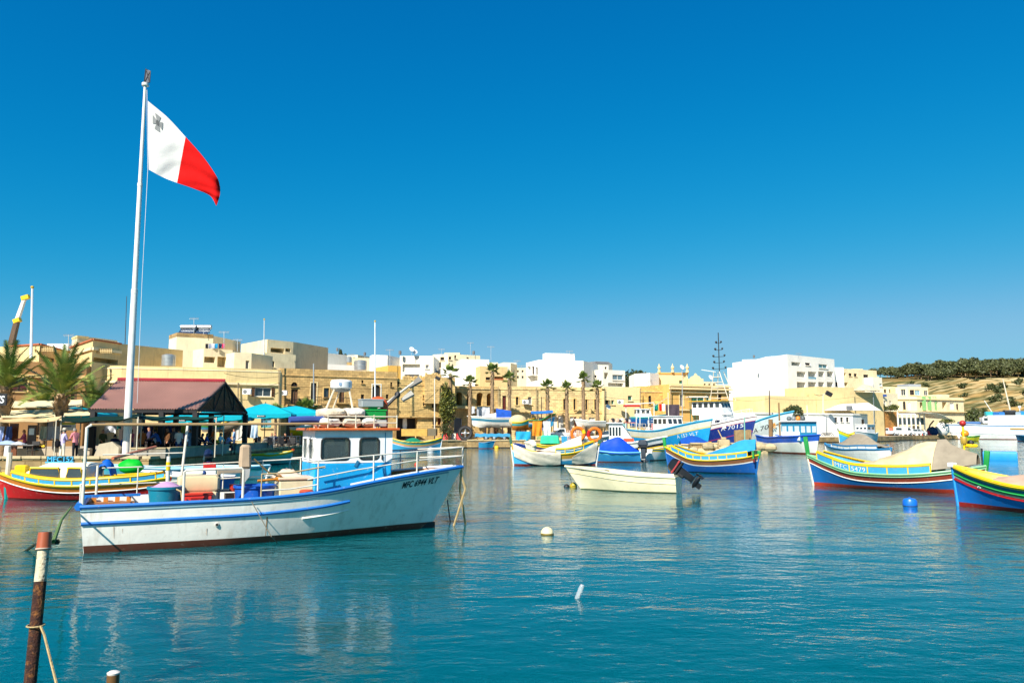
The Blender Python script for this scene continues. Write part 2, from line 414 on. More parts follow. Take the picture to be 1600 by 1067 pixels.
def hill_h(x, y):
    if x > 20 and y < 205: return -3.0
    base = interp(((150, 0.9), (215, 2.2), (245, 6.5), (330, 17.5), (420, 31), (470, 37.5), (600, 39), (1600, 20)), y)
    k = interp(((-300, 0.35), (80, 0.42), (150, 0.72), (215, 0.90), (280, 1.0), (420, 1.06)), x)
    h = 0.9 + (base - 0.9) * k
    if y > 235:
        h += (0.9 * sin(x * 0.031 + y * 0.02) + 0.6 * sin(x * 0.083 - y * 0.031)) * min(1, (y - 235) / 60)
        if y < 425:
            s = 1.75; q = h / s; f = q - math.floor(q)
            h = s * (math.floor(q) + 0.20 * f + (0.80 * min(1.0, max(0.0, (f - 0.72) / 0.12)) if f > 0.72 else 0) )
    return h
TER = terrain_material()
mb = MB()
xs = [-700, -300, -100, 0, 19, 21, 60] + [60 + 5 * i for i in range(1, 90)] + [600, 800, 1500]
ys = [150, 175, 195, 204, 206, 215, 225] + [226 + 1.25 * i for i in range(0, 170)] + [445, 470, 500, 600, 900, 1800]
vs = [(x, y, hill_h(x, y)) for y in ys for x in xs]; w = len(xs)
mb.add(vs, [(j * w + i, j * w + i + 1, (j + 1) * w + i + 1, (j + 1) * w + i) for j in range(len(ys) - 1) for i in range(w - 1)], TER)
struct('terrain', mb, smooth=False)
# ------------------------------------------------------------------ buildings
SHG = paint('1f5c45', rough=0.6); SHB = paint('5c3115', rough=0.65); DOORB = paint('6b4a2e', rough=0.7); DGREY = paint('6d6e70', rough=0.6)
FRW = paint('d9d6cc', rough=0.6); FRB = paint('4a3a2c', rough=0.7); IRON = paint('2b2722', rough=0.6)
STYLES = {  # frame, pane
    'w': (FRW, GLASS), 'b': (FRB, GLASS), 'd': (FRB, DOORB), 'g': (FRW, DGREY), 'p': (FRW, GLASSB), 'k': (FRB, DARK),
    'wd': (FRW, paint('dedbd2')), 'bl': (FRW, paint('2457a0')), 'rd': (FRW, paint('9c1f1a')), 'gs': (FRW, SHG), 'yl': (FRW, paint('c99a2a'))}
ARCHN = 8
def bld(name, label, pts, ytop, depth, wall, wins=(), zb=0.5, par=0.6, cornice=None, group=None, cat='building', base=None, back=None, trim=None, rec=0.22, capm=None):
    """pts: front polyline [(px, Y), ...] left to right; ytop: pixel row of the roof line at the first point; wins: (px0, py0, px1, py1, kind[, opts])"""
    P = []
    z1 = A(pts[0][0], ytop, pts[0][1]).z
    for px, Y in pts:
        zz = (zb + z1) / 2
        P.append(V((Xat(px, Y, zz), Y, 0)))
    o0 = V((P[0].x, P[0].y, zb)); d0 = P[-1] - P[0]; rz = atan2(d0.y, d0.x)
    root = thing(name, label, cat, o0, rz, group)
    I = WM[root.name].inverted()
    wm = MB(); H = z1 - zb
    openings = []
    for si, (a, b) in enumerate(zip(P, P[1:])):
        d = (b - a); Ls = d.length; d.normalize(); nrm = V((d.y, -d.x, 0))       # outwards, towards the camera
        M = I @ Matrix.Translation(V((a.x, a.y, zb))) @ Matrix.Rotation(atan2(d.y, d.x), 4, 'Z')
        holes = []
        for wdef in wins:
            cx = (wdef[0] + wdef[2]) / 2
            if not (pts[si][0] <= cx < pts[si + 1][0]): continue
            uz = []
            for px, py in ((wdef[0], wdef[1]), (wdef[2], wdef[3])):
                r = ray(px, py); t = (a - V((0, 0, 0))).dot(nrm) / r.dot(nrm); q = V((0, 0, CAMZ)) + r * t
                uz.append(((q - a).dot(d), q.z - zb))
            u0, u1 = sorted((uz[0][0], uz[1][0])); v0, v1 = sorted((uz[0][1], uz[1][1]))
            u0 = max(0.08, u0); u1 = min(Ls - 0.08, u1); v0 = max(0.05, v0); v1 = min(H - 0.05, v1)
            if u1 - u0 < 0.05 or v1 - v0 < 0.05: continue
            k = wdef[4]; op = wdef[5] if len(wdef) > 5 else {}
            holes.append((u0, u1, v0, v1, k, op))
        us = sorted({0, Ls} | {h[0] for h in holes} | {h[1] for h in holes}); zs = sorted({0, H} | {h[2] for h in holes} | {h[3] for h in holes})
        vs = []; fs = []
        for i in range(len(us) - 1):
            for j in range(len(zs) - 1):
                cu, cz = (us[i] + us[i + 1]) / 2, (zs[j] + zs[j + 1]) / 2
                if any(h[0] < cu < h[1] and h[2] < cz < h[3] for h in holes): continue
                q = len(vs); vs += [(us[i], 0, zs[j]), (us[i + 1], 0, zs[j]), (us[i + 1], 0, zs[j + 1]), (us[i], 0, zs[j + 1])]; fs.append((q, q + 1, q + 2, q + 3))
        wm.add(vs, fs, wall, M)
        for (u0, u1, v0, v1, k, op) in holes:
            dp = op.get('dp', rec if not k.startswith('o') else 1.6)
            rm = op.get('rm', wall)
            wm.add([(u0, 0, v0), (u1, 0, v0), (u1, 0, v1), (u0, 0, v1), (u0, dp, v0), (u1, dp, v0), (u1, dp, v1), (u0, dp, v1)],
                   [(0, 4, 5, 1), (1, 5, 6, 2), (2, 6, 7, 3), (3, 7, 4, 0)] + ([(4, 7, 6, 5)] if k.startswith('o') else []), rm, M)
            arch = op.get('arch')
            w2 = (u1 - u0) / 2
            if arch:
                rise = min(w2 * arch, v1 - v0 - .05); zc = v1 - rise
                for sgn in (-1, 1):
                    c = (u0 if sgn < 0 else u1, 0, v1)
                    ar = [(u0 + w2 + sgn * w2 * cos(t * pi / 2 / ARCHN), 0, zc + rise * sin(t * pi / 2 / ARCHN)) for t in range(ARCHN + 1)]
                    vv = [c] + ar; ff = [(0, i, i + 1) if sgn > 0 else (0, i + 1, i) for i in range(1, ARCHN + 1)]
                    n0 = len(vv); vv += [(p[0], dp, p[2]) for p in ar]; ff += [(i, n0 + i - 1, n0 + i, i + 1) for i in range(1, ARCHN + 1)]
                    wm.add(vv, ff, rm, M)
            openings.append((M, u0, u1, v0, v1, k, op, dp))
    # other walls and roof
    bp = []
    if back: bp = [V((Xat(px, Y, zb), Y, 0)) for px, Y in back]
    else:
        dd = (P[-1] - P[0]).normalized(); nn = V((-dd.y, dd.x, 0)); bp = [P[-1] + nn * depth, P[0] + nn * depth]
    ring = P + bp
    if not back and (bp[0] - bp[1]).length < 0.1: ring = P + bp[:1]
    for a, b in list(zip(ring, ring[1:] + ring[:1]))[len(P) - 1:]:
        wm.add([I @ V((a.x, a.y, zb)), I @ V((b.x, b.y, zb)), I @ V((b.x, b.y, z1)), I @ V((a.x, a.y, z1))], [(0, 1, 2, 3)], wall)
    wm.add([I @ V((p.x, p.y, z1 - par)) for p in ring], [tuple(range(len(ring)))], capm or wall)
    # parapet inside faces + top, so the roof edge has thickness
    cen = sum(ring, V((0, 0, 0))) / len(ring)
    inn = [p + (cen - p).normalized() * min(0.35, (cen - p).length * .3) for p in ring]
    for i in range(len(ring)):
        a, b, c, d_ = ring[i], ring[(i + 1) % len(ring)], inn[(i + 1) % len(ring)], inn[i]
        wm.add([I @ V((a.x, a.y, z1)), I @ V((b.x, b.y, z1)), I @ V((c.x, c.y, z1)), I @ V((d_.x, d_.y, z1)), I @ V((c.x, c.y, z1 - par)), I @ V((d_.x, d_.y, z1 - par))], [(0, 1, 2, 3), (3, 2, 4, 5)], capm or wall)
    wm.build('wall', root, smooth=False)
    if cornice:
        for (py, hh, pr, cm) in cornice:
            zc = A(pts[0][0], py, pts[0][1]).z
            for a, b in zip(P, P[1:]):
                d = b - a; c = (a + b) / 2; n_ = V((d.y, -d.x, 0)).normalized()
                m2 = MB(); cc = I @ V((c.x + n_.x * pr / 2, c.y + n_.y * pr / 2, zc))
                m2.box(cc, (d.length + 2 * pr * .4, pr, hh), cm, rz=atan2(d.y, d.x) - rz)
                m2.build('cornice', root, smooth=False)
    for (M, u0, u1, v0, v1, k, op, dp) in openings:
        if k.startswith('o') and not op.get('rail'): continue
        cu = (u0 + u1) / 2; w2 = (u1 - u0) / 2; hh = v1 - v0
        if op.get('rail'):
            rm = MB(); m_ = op.get('railm', IRON); rh = min(1.0, hh * .33); pr = op.get('proj', 0.0)
            if pr:
                s_ = MB(); s_.box((cu, -pr / 2, v0 - 0.09), (u1 - u0 + 1.0, pr, 0.16), wall); o_ = s_
                o_.v = [tuple(M @ V(p)) for p in o_.v]; o_.build('balcony_slab', root, smooth=False)
            e = 0.5 if pr else 0
            rm.tube([(u0 - e, -pr + .05, v0 + rh), (u1 + e, -pr + .05, v0 + rh)], 0.035, m_, 5)
            if op.get('solid'): rm.box((cu, -pr + .06, v0 + rh / 2), (u1 - u0 + 2 * e - .1, 0.05, rh - .08), op['solid'])
            else:
                nb = max(3, int((u1 - u0 + 2 * e) / 0.22))
                for i in range(nb + 1): x = u0 - e + (u1 - u0 + 2 * e) * i / nb; rm.box((x, -pr + .05, v0 + rh / 2), (.03, .03, rh), m_)
            rm.v = [tuple(M @ V(p)) for p in rm.v]; rm.build('railing', root, smooth=False)
            if k.startswith('o'): continue
        fm, pm_ = STYLES[k]
        pm_ = op.get('pm', pm_); fm = op.get('fm', fm)
        fw = min(0.09, w2 * .25); f = MB()
        for (x, z, sx, sz) in ((u0 + fw / 2, (v0 + v1) / 2, fw, hh), (u1 - fw / 2, (v0 + v1) / 2, fw, hh), (cu, v0 + fw / 2, 2 * w2 - 2 * fw, fw), (cu, v1 - fw / 2, 2 * w2 - 2 * fw, fw)):
            f.box((x, dp - .05, z), (sx, .08, sz), fm)
        if op.get('mull', 1) and w2 > .4: f.box((cu, dp - .045, (v0 + v1) / 2), (fw * .8, .06, hh - 2 * fw), fm)
        if hh > 1.7 and op.get('trans'): f.box((cu, dp - .046, v1 - .45), (2 * w2 - 2 * fw, .055, fw * .8), fm)
        f.v = [tuple(M @ V(p)) for p in f.v]; isd = k in ('d', 'wd', 'bl', 'rd', 'g', 'yl') and hh > 1.6
        fo = f.build('door' if isd else 'window', root, smooth=False)
        p = MB(); p.box((cu, dp + .01, (v0 + v1) / 2), (2 * w2, .03, hh), pm_); p.v = [tuple(M @ V(q)) for q in p.v]
        p.build('leaf_panel' if isd else 'pane', fo, smooth=False)
        if op.get('sill', not isd):
            s_ = MB(); s_.box((cu, -.05, v0 - .05), (2 * w2 + .24, .22, .09), op.get('trim', trim or wall)); s_.v = [tuple(M @ V(q)) for q in s_.v]; s_.build('sill', fo, smooth=False)
        if op.get('sur'):
            s_ = MB(); t_ = .14
            for (x, z, sx, sz) in ((u0 - t_ / 2, (v0 + v1) / 2, t_, hh), (u1 + t_ / 2, (v0 + v1) / 2, t_, hh), (cu, v1 + t_ / 2, 2 * w2 + 2 * t_, t_)): s_.box((x, -.02, z), (sx, .07, sz), op['sur'])
            s_.v = [tuple(M @ V(q)) for q in s_.v]; s_.build('surround', fo, smooth=False)
        if op.get('sh'):
            for sg in (-1, 1):
                s_ = MB(); sw = w2 * op.get('shw', .8); cx = cu + sg * (w2 + sw / 2)
                for i in range(6): s_.box((cx, -.03, v0 + hh * (i + .5) / 6), (sw - .08, .025, hh / 6 * .8), op['sh'], rx=0.35)
                for x in (cx - sw / 2 + .03, cx + sw / 2 - .03): s_.box((x, -.035, (v0 + v1) / 2), (.06, .045, hh), op['sh'])
                s_.v = [tuple(M @ V(q)) for q in s_.v]; s_.build('shutter', fo, smooth=False)
    return root, M, z1

CREAM = stucco('ead7ac'); CREAM2 = stucco('dec48c'); YEL = stucco('e0b25a'); YEL2 = stucco('e6cd97', stain=.22, streak=.25); OCHRE = stucco('dcae62', stain=.25)
WHT = stucco('f0ece2', stain=.10, streak=.16, stc=(.42, .37, .30)); WHT2 = stucco('ded8c8', stain=.12, streak=.14); TAN = stucco('d6b985'); TANL = stucco('ebdab4', stain=.2, streak=.25); BROWN = stucco('9b7348', stain=.45, streak=.4)
STN = stone('c6a46c', stain=.45); STN2 = stone('d2b278', stain=.3); STN3 = stone('dcc28c', stain=.18, streak=.2); STNY = stone('dfbd7c', stain=.3); ORST = stone('c98c4a', stain=.3)
SAND = stucco('dcb877', stain=.25, streak=.3)
TERRA = paint('b4623c', rough=.8)

# --- left: houses behind the palms and market
bld('brown_house', 'brown stone-fronted house behind the two date palms with a dark red window', [(-60, 70), (132, 74)], 562, 9, BROWN,
    [(14, 591, 42, 612, 'k', dict(pm=paint('4a1410'), sur=SAND)), (112, 596, 119, 636, 'd'), (60, 640, 84, 680, 'k'), (-30, 590, -8, 612, 'k')], zb=.9, cornice=[(585, .3, .25, SAND)], trim=SAND)
bld('roof_apartment', 'cream upper flat with a terracotta-capped balustrade left of the main palm', [(12, 78), (60, 76), (106, 84)], 541, 8, CREAM2, [(70, 557, 84, 575, 'k', dict(pm=paint('c98a2c')))], zb=6.5, cornice=[(541, .14, .15, TERRA)])
bld('roof_apartment', 'cream flat with balustraded terrace between the main palm and the flagpole', [(108, 86), (143, 78), (186, 82)], 543, 8, CREAM2,
    [(145, 560, 156, 571, 'k'), (165, 561, 176, 571, 'k'), (146, 558, 184, 570, 'oa', dict(dp=1.2))][2:], zb=6.5, cornice=[(543, .14, .15, TERRA), (556, .3, .2, CREAM)])
bld('roof_penthouse', 'small cream stair tower with dark cap above the left palm', [(111, 90), (119, 88), (136, 89)], 528, 4, CREAM, zb=9, cornice=[(529, .25, .06, CREAM2)], cat='rooftop room')
bld('roof_penthouse', 'low white rooftop room with flat canopy left of the flagpole', [(150, 92), (184, 93)], 533, 5, WHT2, [(158, 541, 172, 550, 'k')], zb=9, cat='rooftop room')
bld('roof_penthouse', 'long low white rooftop room behind the left balustrade', [(72, 93), (105, 93)], 537, 5, WHT, zb=9, cat='rooftop room')
bld('white_gable_house', 'white house wall sloping behind the flagpole beside the water tanks', [(204, 98), (247, 96)], 548, 6, WHT, zb=7)
lng, _, _ = bld('long_cream_house', 'long cream house with plain parapet band and brown shutters behind the red-roofed shed', [(132, 80), (187, 79.3), (253, 80.5), (352, 82.5), (436, 85)], 572, 9, CREAM2,
    [(398, 605, 424, 620, 'w', dict(sh=SHB, shw=.35, mull=1)), (140, 600, 160, 640, 'k'), (366, 655, 380, 688, 'wd'), (436 - 28, 652, 436 - 12, 668, 'p', dict(fm=paint('48a5a8')))], cornice=[(597, .22, .22, CREAM), (576, .12, .05, CREAM)], zb=.9)
bld('tall_cream_house', 'tall cream house carrying solar water heaters on its roof', [(262, 100), (274, 97), (331, 99)], 526, 7, TANL, [], zb=6, par=.3, cornice=[(527, .5, .03, stone('a58a60'))])
bld('cream_house', 'cream house with sheltered balcony and hung washing right of the solar heaters', [(300, 90), (317, 88), (362, 90)], 547, 8, TANL,
    [(319, 557, 336, 567, 'oa', dict(dp=1.4)), (340, 557, 353, 574, 'oa', dict(dp=1.4)), (328, 563, 333, 567, 'k')][:2], zb=6)
bld('cream_house', 'little cream stair room with a grey door beside the hung washing', [(352, 87), (365, 85), (392, 86)], 553, 4, TANL, [(384, 563, 389, 577, 'g')], zb=6)
bld('cream_house', 'cream house with an open roof loggia behind the thin mast', [(375, 104), (416, 98), (457, 101)], 538, 8, CREAM,
    [(423, 543, 444, 552, 'oa', dict(dp=2)), (446, 544, 454, 550, 'oa', dict(dp=1))], zb=6)
bld('cream_house', 'low cream roof wall with an arched niche left of the brown stone house', [(410, 96), (461, 99)], 551, 6, CREAM, [(421, 563, 429, 574, 'b', dict(arch=1))], zb=6)
bld('cream_house', 'pale roof room with grey-green shutters above the brown stone house', [(440, 108), (470, 107), (496, 110)], 559, 6, TANL, [(459, 566, 466, 576, 'gs'), (468, 571, 481, 576, 'k')], zb=7)
bld('white_house', 'white house with a stepped roof behind the brown stone house', [(470, 118), (496, 116)], 552, 6, WHT2, zb=6)
bld('white_house', 'long low white roof wall above the brown stone house', [(490, 112), (566, 116)], 568, 5, WHT, zb=7)
bld('distant_house', 'cream house with dark loggia on the skyline left of the cypress trees', [(496, 150), (520, 149)], 560, 6, TANL, [(508, 560.5, 518, 567, 'k')], zb=5)
bld('distant_house', 'stone-coloured house with a flat terrace behind the cypress trees', [(518, 160), (558, 158)], 556, 8, TANL, [(522, 558, 527, 564, 'k'), (540, 560, 548, 565, 'k'), (551, 558, 555, 562, 'k')], zb=5)
bld('distant_house', 'cream house with small window between the cypress trees and the white tower house', [(550, 140), (585, 141)], 559, 8, CREAM, [(566, 564, 571, 568, 'k'), (553, 565, 558, 569, 'k')], zb=5)
bld('white_house', 'plain white tower house left of the second mast', [(577, 122), (582, 120), (605, 121)], 556, 7, WHT, zb=6)

# --- the brown stone palace on the quay
bld('stone_house', 'weathered brown stone house with arched balcony doors behind the radar dome', [(436, 97), (620, 104)], 575, 10, STN, [
    (455, 608, 465, 632, 'd', dict(rail=1, proj=.8)), (455, 597, 465, 604, 'k', dict(arch=1)), (486, 598, 494, 631, 'k', dict(arch=.8, rail=1, proj=.7, sur=YEL2)),
    (506, 606, 514, 621, 'b', dict(sur=SAND)), (530, 607, 538, 629, 'd', dict(rail=1, proj=.9, sur=SAND)), (564, 616, 569, 623, 'k'), (582, 601, 594, 632, 'k', dict(arch=1, rail=1, sur=WHT2)),
    (565, 594, 568, 599, 'k'), (610, 597, 613, 604, 'k'), (603, 616, 607, 623, 'k'), (448, 650, 460, 690, 'd'), (500, 655, 512, 690, 'k', dict(arch=.8)), (470, 655, 480, 668, 'p', dict(fm=paint('48a5a8')))],
    cornice=[(586, .12, .1, STN2), (634, .2, .12, STN2)], zb=.9)
bld('ruined_wall', 'ruined yellow stone house front with crumbling top right of the orange vent pipe', [(614, 104), (692, 108)], 592, 6, STNY,
    [(661, 617, 664, 622, 'k'), (661, 628, 664, 634, 'k'), (675, 628, 679, 637, 'k'), (612 + 8, 596, 624, 604, 'k'), (676, 655, 682, 664, 'k', dict(pm=paint('7a3a22'))), (684, 652, 689, 664, 'k', dict(pm=paint('7a3a22'))), (619, 653, 652, 690, 'k', dict(dp=.8))],
    cornice=[(601, .1, .05, STN2), (651, .2, .3, STN2)], zb=.9)
# crumbling top course
rw = MB(); rr = random.Random(5)
for i in range(34):
    px = 630 + i * 1.75; Y = lerp(104.4, 108, (px - 614) / 78); top = 591 - rr.uniform(0, 3.5) - (4.5 if px > 664 else 0)
    a = A(px, 593, Y); b = A(px, top, Y); rw.box(((a.x), Y + .5, (a.z + b.z) / 2), (rr.uniform(.18, .3), .7, b.z - a.z + .2), STN2)
solo('broken_wall_top', rw, 'broken stone courses along the top of the ruined yellow house front', 'wall', A(630, 593, 104.4), 0, world=True, smooth=False)
bld('stone_block', 'taller rough stone stub of the ruined front beside the lamp post', [(664, 106), (711, 107.5)], 589, 3, STN2, zb=6, cat='wall')
bld('yellow_house', 'narrow yellow house squeezed behind the ruined stone front', [(606, 112), (626, 113)], 571, 6, YEL, [(618, 582, 621, 590, 'k')], zb=6)
bld('white_house', 'white modern house with pale blue terrace doors behind the ruined front', [(624, 122), (677, 122)], 556, 10, WHT2,
    [(629, 569, 656, 581, 'oa', dict(dp=.5)), (632, 585, 655, 598, 'g', dict(mull=0)), (665, 570, 670, 576, 'g'), (659, 592, 666, 600, 'p')], zb=6)
bld('cream_apartments', 'cream apartment house with open roof terrace left of the big blank white wall', [(677, 135), (700, 134), (750, 137)], 554, 9, TANL,
    [(688, 558, 694, 563, 'k'), (699, 557, 705, 562, 'k'), (710, 555, 713, 560, 'k'), (729, 558, 733, 561, 'w'), (716, 568, 720, 573, 'k'), (683, 566, 689, 575, 'k'), (699, 567, 703, 574, 'b')], zb=6)
bld('white_house', 'big blank white side wall above the arcaded stone house', [(692, 120), (749, 118), (796, 122)], 573, 9, WHT, [], zb=6)
bld('white_house', 'white stepped gable rising behind the blank white wall', [(720, 127), (764, 128)], 561, 6, WHT2, zb=6)
bld('tan_house', 'tan house with a red balcony left of the tall palm', [(750, 116), (793, 117.5)], 572, 7, TAN, [(759, 589, 766, 594, 'k'), (772, 588, 787, 594, 'oa', dict(rail=1, railm=TERRA, solid=TERRA, dp=1.2))], zb=6)
bld('cream_apartments', 'cream flat with rooftop windows between the tall palm and the white cube house', [(775, 126), (798, 124), (808, 127)], 569, 8, CREAM, [(783, 574, 788, 578, 'k'), (801, 577, 804, 590, 'g')], zb=6)
bld('arcade_house', 'stone house with upper arcade and grey arched door behind the boat trailer', [(686, 109), (779, 113)], 602, 9, STN2, [
    (713, 612, 722, 633, 'oa', dict(arch=1, dp=2)), (729, 613, 738, 633, 'oa', dict(arch=1, dp=2)), (744.5, 613, 755, 634, 'oa', dict(arch=1, dp=2)), (760.5, 614, 769.5, 634, 'oa', dict(arch=1, dp=2)),
    (709.5, 652, 722, 676, 'g', dict(arch=.5, mull=0)), (689, 622, 695, 646, 'k', dict(arch=.8)), (676 + 14, 656, 696, 672, 'k'), (768, 655, 778, 680, 'd')], cornice=[(606, .12, .12, STN3), (636, .35, .7, STN3)], zb=.9)
qh = [(806, 620, 810, 633, 'k', dict(sur=SAND)), (825, 620, 831, 632, 'g'), (852.5, 622, 856, 637, 'k', dict(sur=SAND)), (880, 623, 883.5, 640, 'k', dict(sur=SAND)), (896, 623, 899.5, 640, 'k', dict(sur=SAND)), (914.5, 624, 918, 640, 'k', dict(sur=SAND)), (928.5, 624, 932, 640, 'k', dict(sur=SAND)),
      (785, 618, 791, 640, 'k', dict(pm=paint('5a1e14'))), (864, 648, 871, 676, 'wd'), (868 + 4, 649, 881, 676, 'wd'), (883, 649, 888, 676, 'yl'), (890, 651, 897, 678, 'wd'), (897.5, 651, 901, 678, 'rd'), (905, 651, 915, 678, 'wd'), (920, 652, 930, 678, 'wd'), (842, 652, 850, 676, 'bl'), (812, 655, 822, 676, 'd')]
bld('quay_terrace', 'long low sand-stone terrace with tall narrow windows behind four slim palms', [(779, 113), (945, 117)], 603, 9, STN3, qh, cornice=[(608, .1, .08, STN3), (644, .14, .1, SAND)], zb=.9)
aw = thing('door_canopies', 'row of small pointed stone hoods over the white doors of the long terrace', 'hood', A(870, 646, 115), 0)
for px in (861, 876, 892, 907, 922):
    m_ = MB(); c = A(px, 646, 114.6); m_.prism([(-.75, 0), (.75, 0), (0, .75)], .5, SAND, Matrix.Translation(c) @ euler(rx=pi / 2)); m_.build('hood', aw, False, world=True)
bld('white_house', 'white cube house, the tallest plain white block above the slim palms', [(822, 128), (842, 122), (912, 124)], 567, 9, WHT,
    [(824, 573, 829, 584, 'oa', dict(dp=.8)), (831, 573, 834.5, 585, 'k'), (837, 574, 840, 586, 'k'), (824, 588, 840, 598, 'oa', dict(dp=1.2, rail=1, solid=WHT))], zb=6)
bld('roof_penthouse', 'white roof block on the white cube house above the slim palms', [(848, 126), (852, 124.5), (898, 125.5)], 553, 6, WHT, [(850, 560, 851.6, 564, 'k')], zb=12, cat='rooftop room')
bld('white_house', 'white and tan house with a blue-grey window band right of the white cube house', [(916, 130), (942, 128), (977, 130)], 579, 8, WHT2, [(944, 582, 950, 592, 'oa', dict(dp=.8)), (957, 585, 974, 594, 'w', dict(pm=paint('56707c'))), (950, 598, 974, 604, 'oa', dict(dp=1)), (921, 586, 927, 591, 'k'), (929, 586, 932, 590, 'k')], zb=6)
bld('roof_penthouse', 'small white roof room with grey slanted cap right of the white cube house', [(916, 133), (931, 131), (951, 132)], 566, 5, WHT2, [(945, 573, 948, 577, 'k')], zb=10, cat='rooftop room', cornice=[(568, .4, .1, DGREY)])
bld('yellow_house', 'yellow plastered house with green shutters right of the slim palms', [(945, 116), (1001, 118)], 604, 8, YEL2, [(946.5, 625, 952, 632, 'k', dict(sh=SHG, shw=.5)), (955, 625, 960, 632, 'gs'), (981, 618, 988, 626, 'gs'), (962, 655, 970, 680, 'd')], zb=.9)
bld('white_house', 'low white roof room between the green trees and the ornate yellow building', [(992, 124), (1016, 122), (1030, 124)], 584, 6, WHT, zb=6)
bld('stone_house', 'yellowed stone house with two narrow windows beside the ornate yellow building', [(1000, 118), (1049, 119)], 603, 8, stone('dab066', stain=.45), [(1013, 618, 1018, 632, 'k', dict(arch=1)), (1034, 618, 1038, 628, 'gs'), (1021, 650, 1030, 678, 'd')], zb=.9, cornice=[(612, .12, .1, STN3)])
pol, _, _ = bld('ornate_building', 'ornate ochre building with pointed-arch windows and a green glazed porch', [(1048, 117), (1140, 122)], 600, 10, OCHRE, [
    (1062, 616, 1068, 635, 'g', dict(arch=1.6, sur=YEL2)), (1103.5, 616, 1109.5, 635, 'gs', dict(arch=1.6, sur=YEL2)), (1080, 619, 1101, 637, 'gs', dict(mull=1)), (1122, 616, 1128, 634, 'k')],
    zb=.9, cornice=[(602, .25, .4, YEL2), (606.5, .3, .6, YEL2), (612, .18, .3, YEL2), (640, .25, .25, YEL2)])
bld('ornate_upper_storey', 'ochre upper storey with finials set back on the ornate building', [(1029, 125), (1075, 125.5)], 582, 8, YEL2, [(1061, 594, 1067, 600, 'gs')], zb=7, cornice=[(583, .25, .15, OCHRE)])
fin = MB()
for px in (1030, 1051, 1074):
    c = A(px, 582, 125); fin.lathe([(.25, 0), (.25, .3), (.1, .4), (.3, .8), (.12, 1.1), (0.01, 1.5)], YEL2, 8, c=c)
fo = fin.build('finials', None, True); tag(fo, 'three stone finials on the ochre upper storey', 'finial')
pg = MB(); poly = [(1075, 603), (1075, 592), (1079, 591), (1081, 588), (1085, 587), (1087, 583), (1090, 587), (1093, 588), (1095, 591), (1099, 592), (1099, 603)]
c0 = A(1075, 603, 121); pg.prism([(p.x - c0.x, p.z - c0.z) for p in (A(x, y, 121) for x, y in poly)], .6, YEL2, Matrix.Translation(c0 + V((0, .6, 0))) @ euler(rx=pi / 2))
solo('curved_gable', pg, 'curved ochre pediment over the ornate building front', 'gable', c0, 0, world=True, smooth=False)
pc = thing('glazed_porch', 'green glazed porch with white flat roof in front of the ornate building', 'porch', A(1090, 660, 115), 0)
m_ = MB(); a = A(1078, 620, 115); b = A(1103, 620, 115); m_.box(((a.x + b.x) / 2, 115.7, a.z), (b.x - a.x + .6, 1.8, .16), WHT2); m_.build('roof', pc, False, world=True)
for i in range(6):
    x = lerp(a.x, b.x, i / 5); m_ = MB(); m_.box((x, 115, (a.z + .9) / 2), (.1, .1, a.z - .9), SHG); m_.build('post', pc, False, world=True)

# --- right: white apartment block and quayside buildings
WB = WHT
bal = []
for (x0, x1) in ((1245, 1259.5), (1262.5, 1276), (1278.5, 1288.5), (1292, 1302.5)):
    for (y0, y1) in ((580, 593), (596.5, 611)):
        bal.append((x0, y0, x1, y1, 'oa', dict(dp=2.2, rail=1, solid=(GLASSB if x0 == 1262.5 and y0 == 580 else WB), railm=GALV)))
bal += [(1236.5, 565, 1251, 572, 'oa', dict(dp=2)), (1258, 566.5, 1266, 571, 'k'), (1279, 568.5, 1293, 576, 'w', dict(pm=paint('5d8a90')))]
bld('white_apartments', 'big white apartment block with a blank side wall and stacked balconies', [(1146, 186), (1232, 164), (1306, 176)], 567, 10, WB, [b_ for b_ in bal if b_[0] > 1232], zb=2, par=.4, back=[(1306, 196), (1170, 205)])
bld('roof_penthouse', 'low white lift room on the roof of the white apartment block', [(1197, 180), (1213, 178), (1232, 180)], 557.5, 5, WB, zb=15, cat='rooftop room')
bld('roof_penthouse', 'small white roof room at the far edge of the white apartment block', [(1160, 192), (1180, 191)], 562, 5, WB, zb=15, cat='rooftop room')
bld('white_house', 'white side wing at the far left edge of the white apartment block', [(1138, 196), (1150, 194)], 575, 6, WB, zb=3)
bld('white_house', 'white stepped wing right of the stacked balconies', [(1303, 186), (1320, 186)], 574, 8, WB, [(1305, 597, 1309, 604, 'k')], zb=3)
bld('tan_apartments', 'tan flats with a long terrace right of the white apartment block', [(1306, 200), (1311, 192), (1372, 200)], 579, 9, CREAM, [(1309.5, 582, 1322, 589, 'oa', dict(dp=2)), (1326, 583, 1331, 588, 'k'), (1334, 583.5, 1339, 588.5, 'k'), (1349, 585, 1357, 591, 'k'), (1310, 597, 1325, 603, 'oa', dict(dp=2)), (1364, 592, 1375, 598, 'k')], zb=3)
bld('roof_penthouse', 'cream roof room on the tan flats', [(1336, 206), (1349, 207)], 576, 5, CREAM, zb=14, cat='rooftop room')
bld('cream_house', 'pale house with a grey roof box below the hill edge', [(1352, 196), (1366, 194), (1380, 196)], 590, 7, WHT2, [(1374, 599, 1380, 604, 'p')], zb=3)
bld('cream_wall_house', 'plain cream house wall beside the white apartment block above the white shed', [(1196, 150), (1276, 156)], 618, 9, CREAM2, [], zb=1)
bld('cream_wall_house', 'taller plain cream house wall with crossing cables right of the balconies', [(1277, 156), (1336, 160)], 604, 9, CREAM2, [], zb=1)
bld('cream_wall_house', 'low cream house wall with rubble roof left of the blue door sign', [(1336, 162), (1381, 166)], 612, 9, CREAM2, [], zb=1)
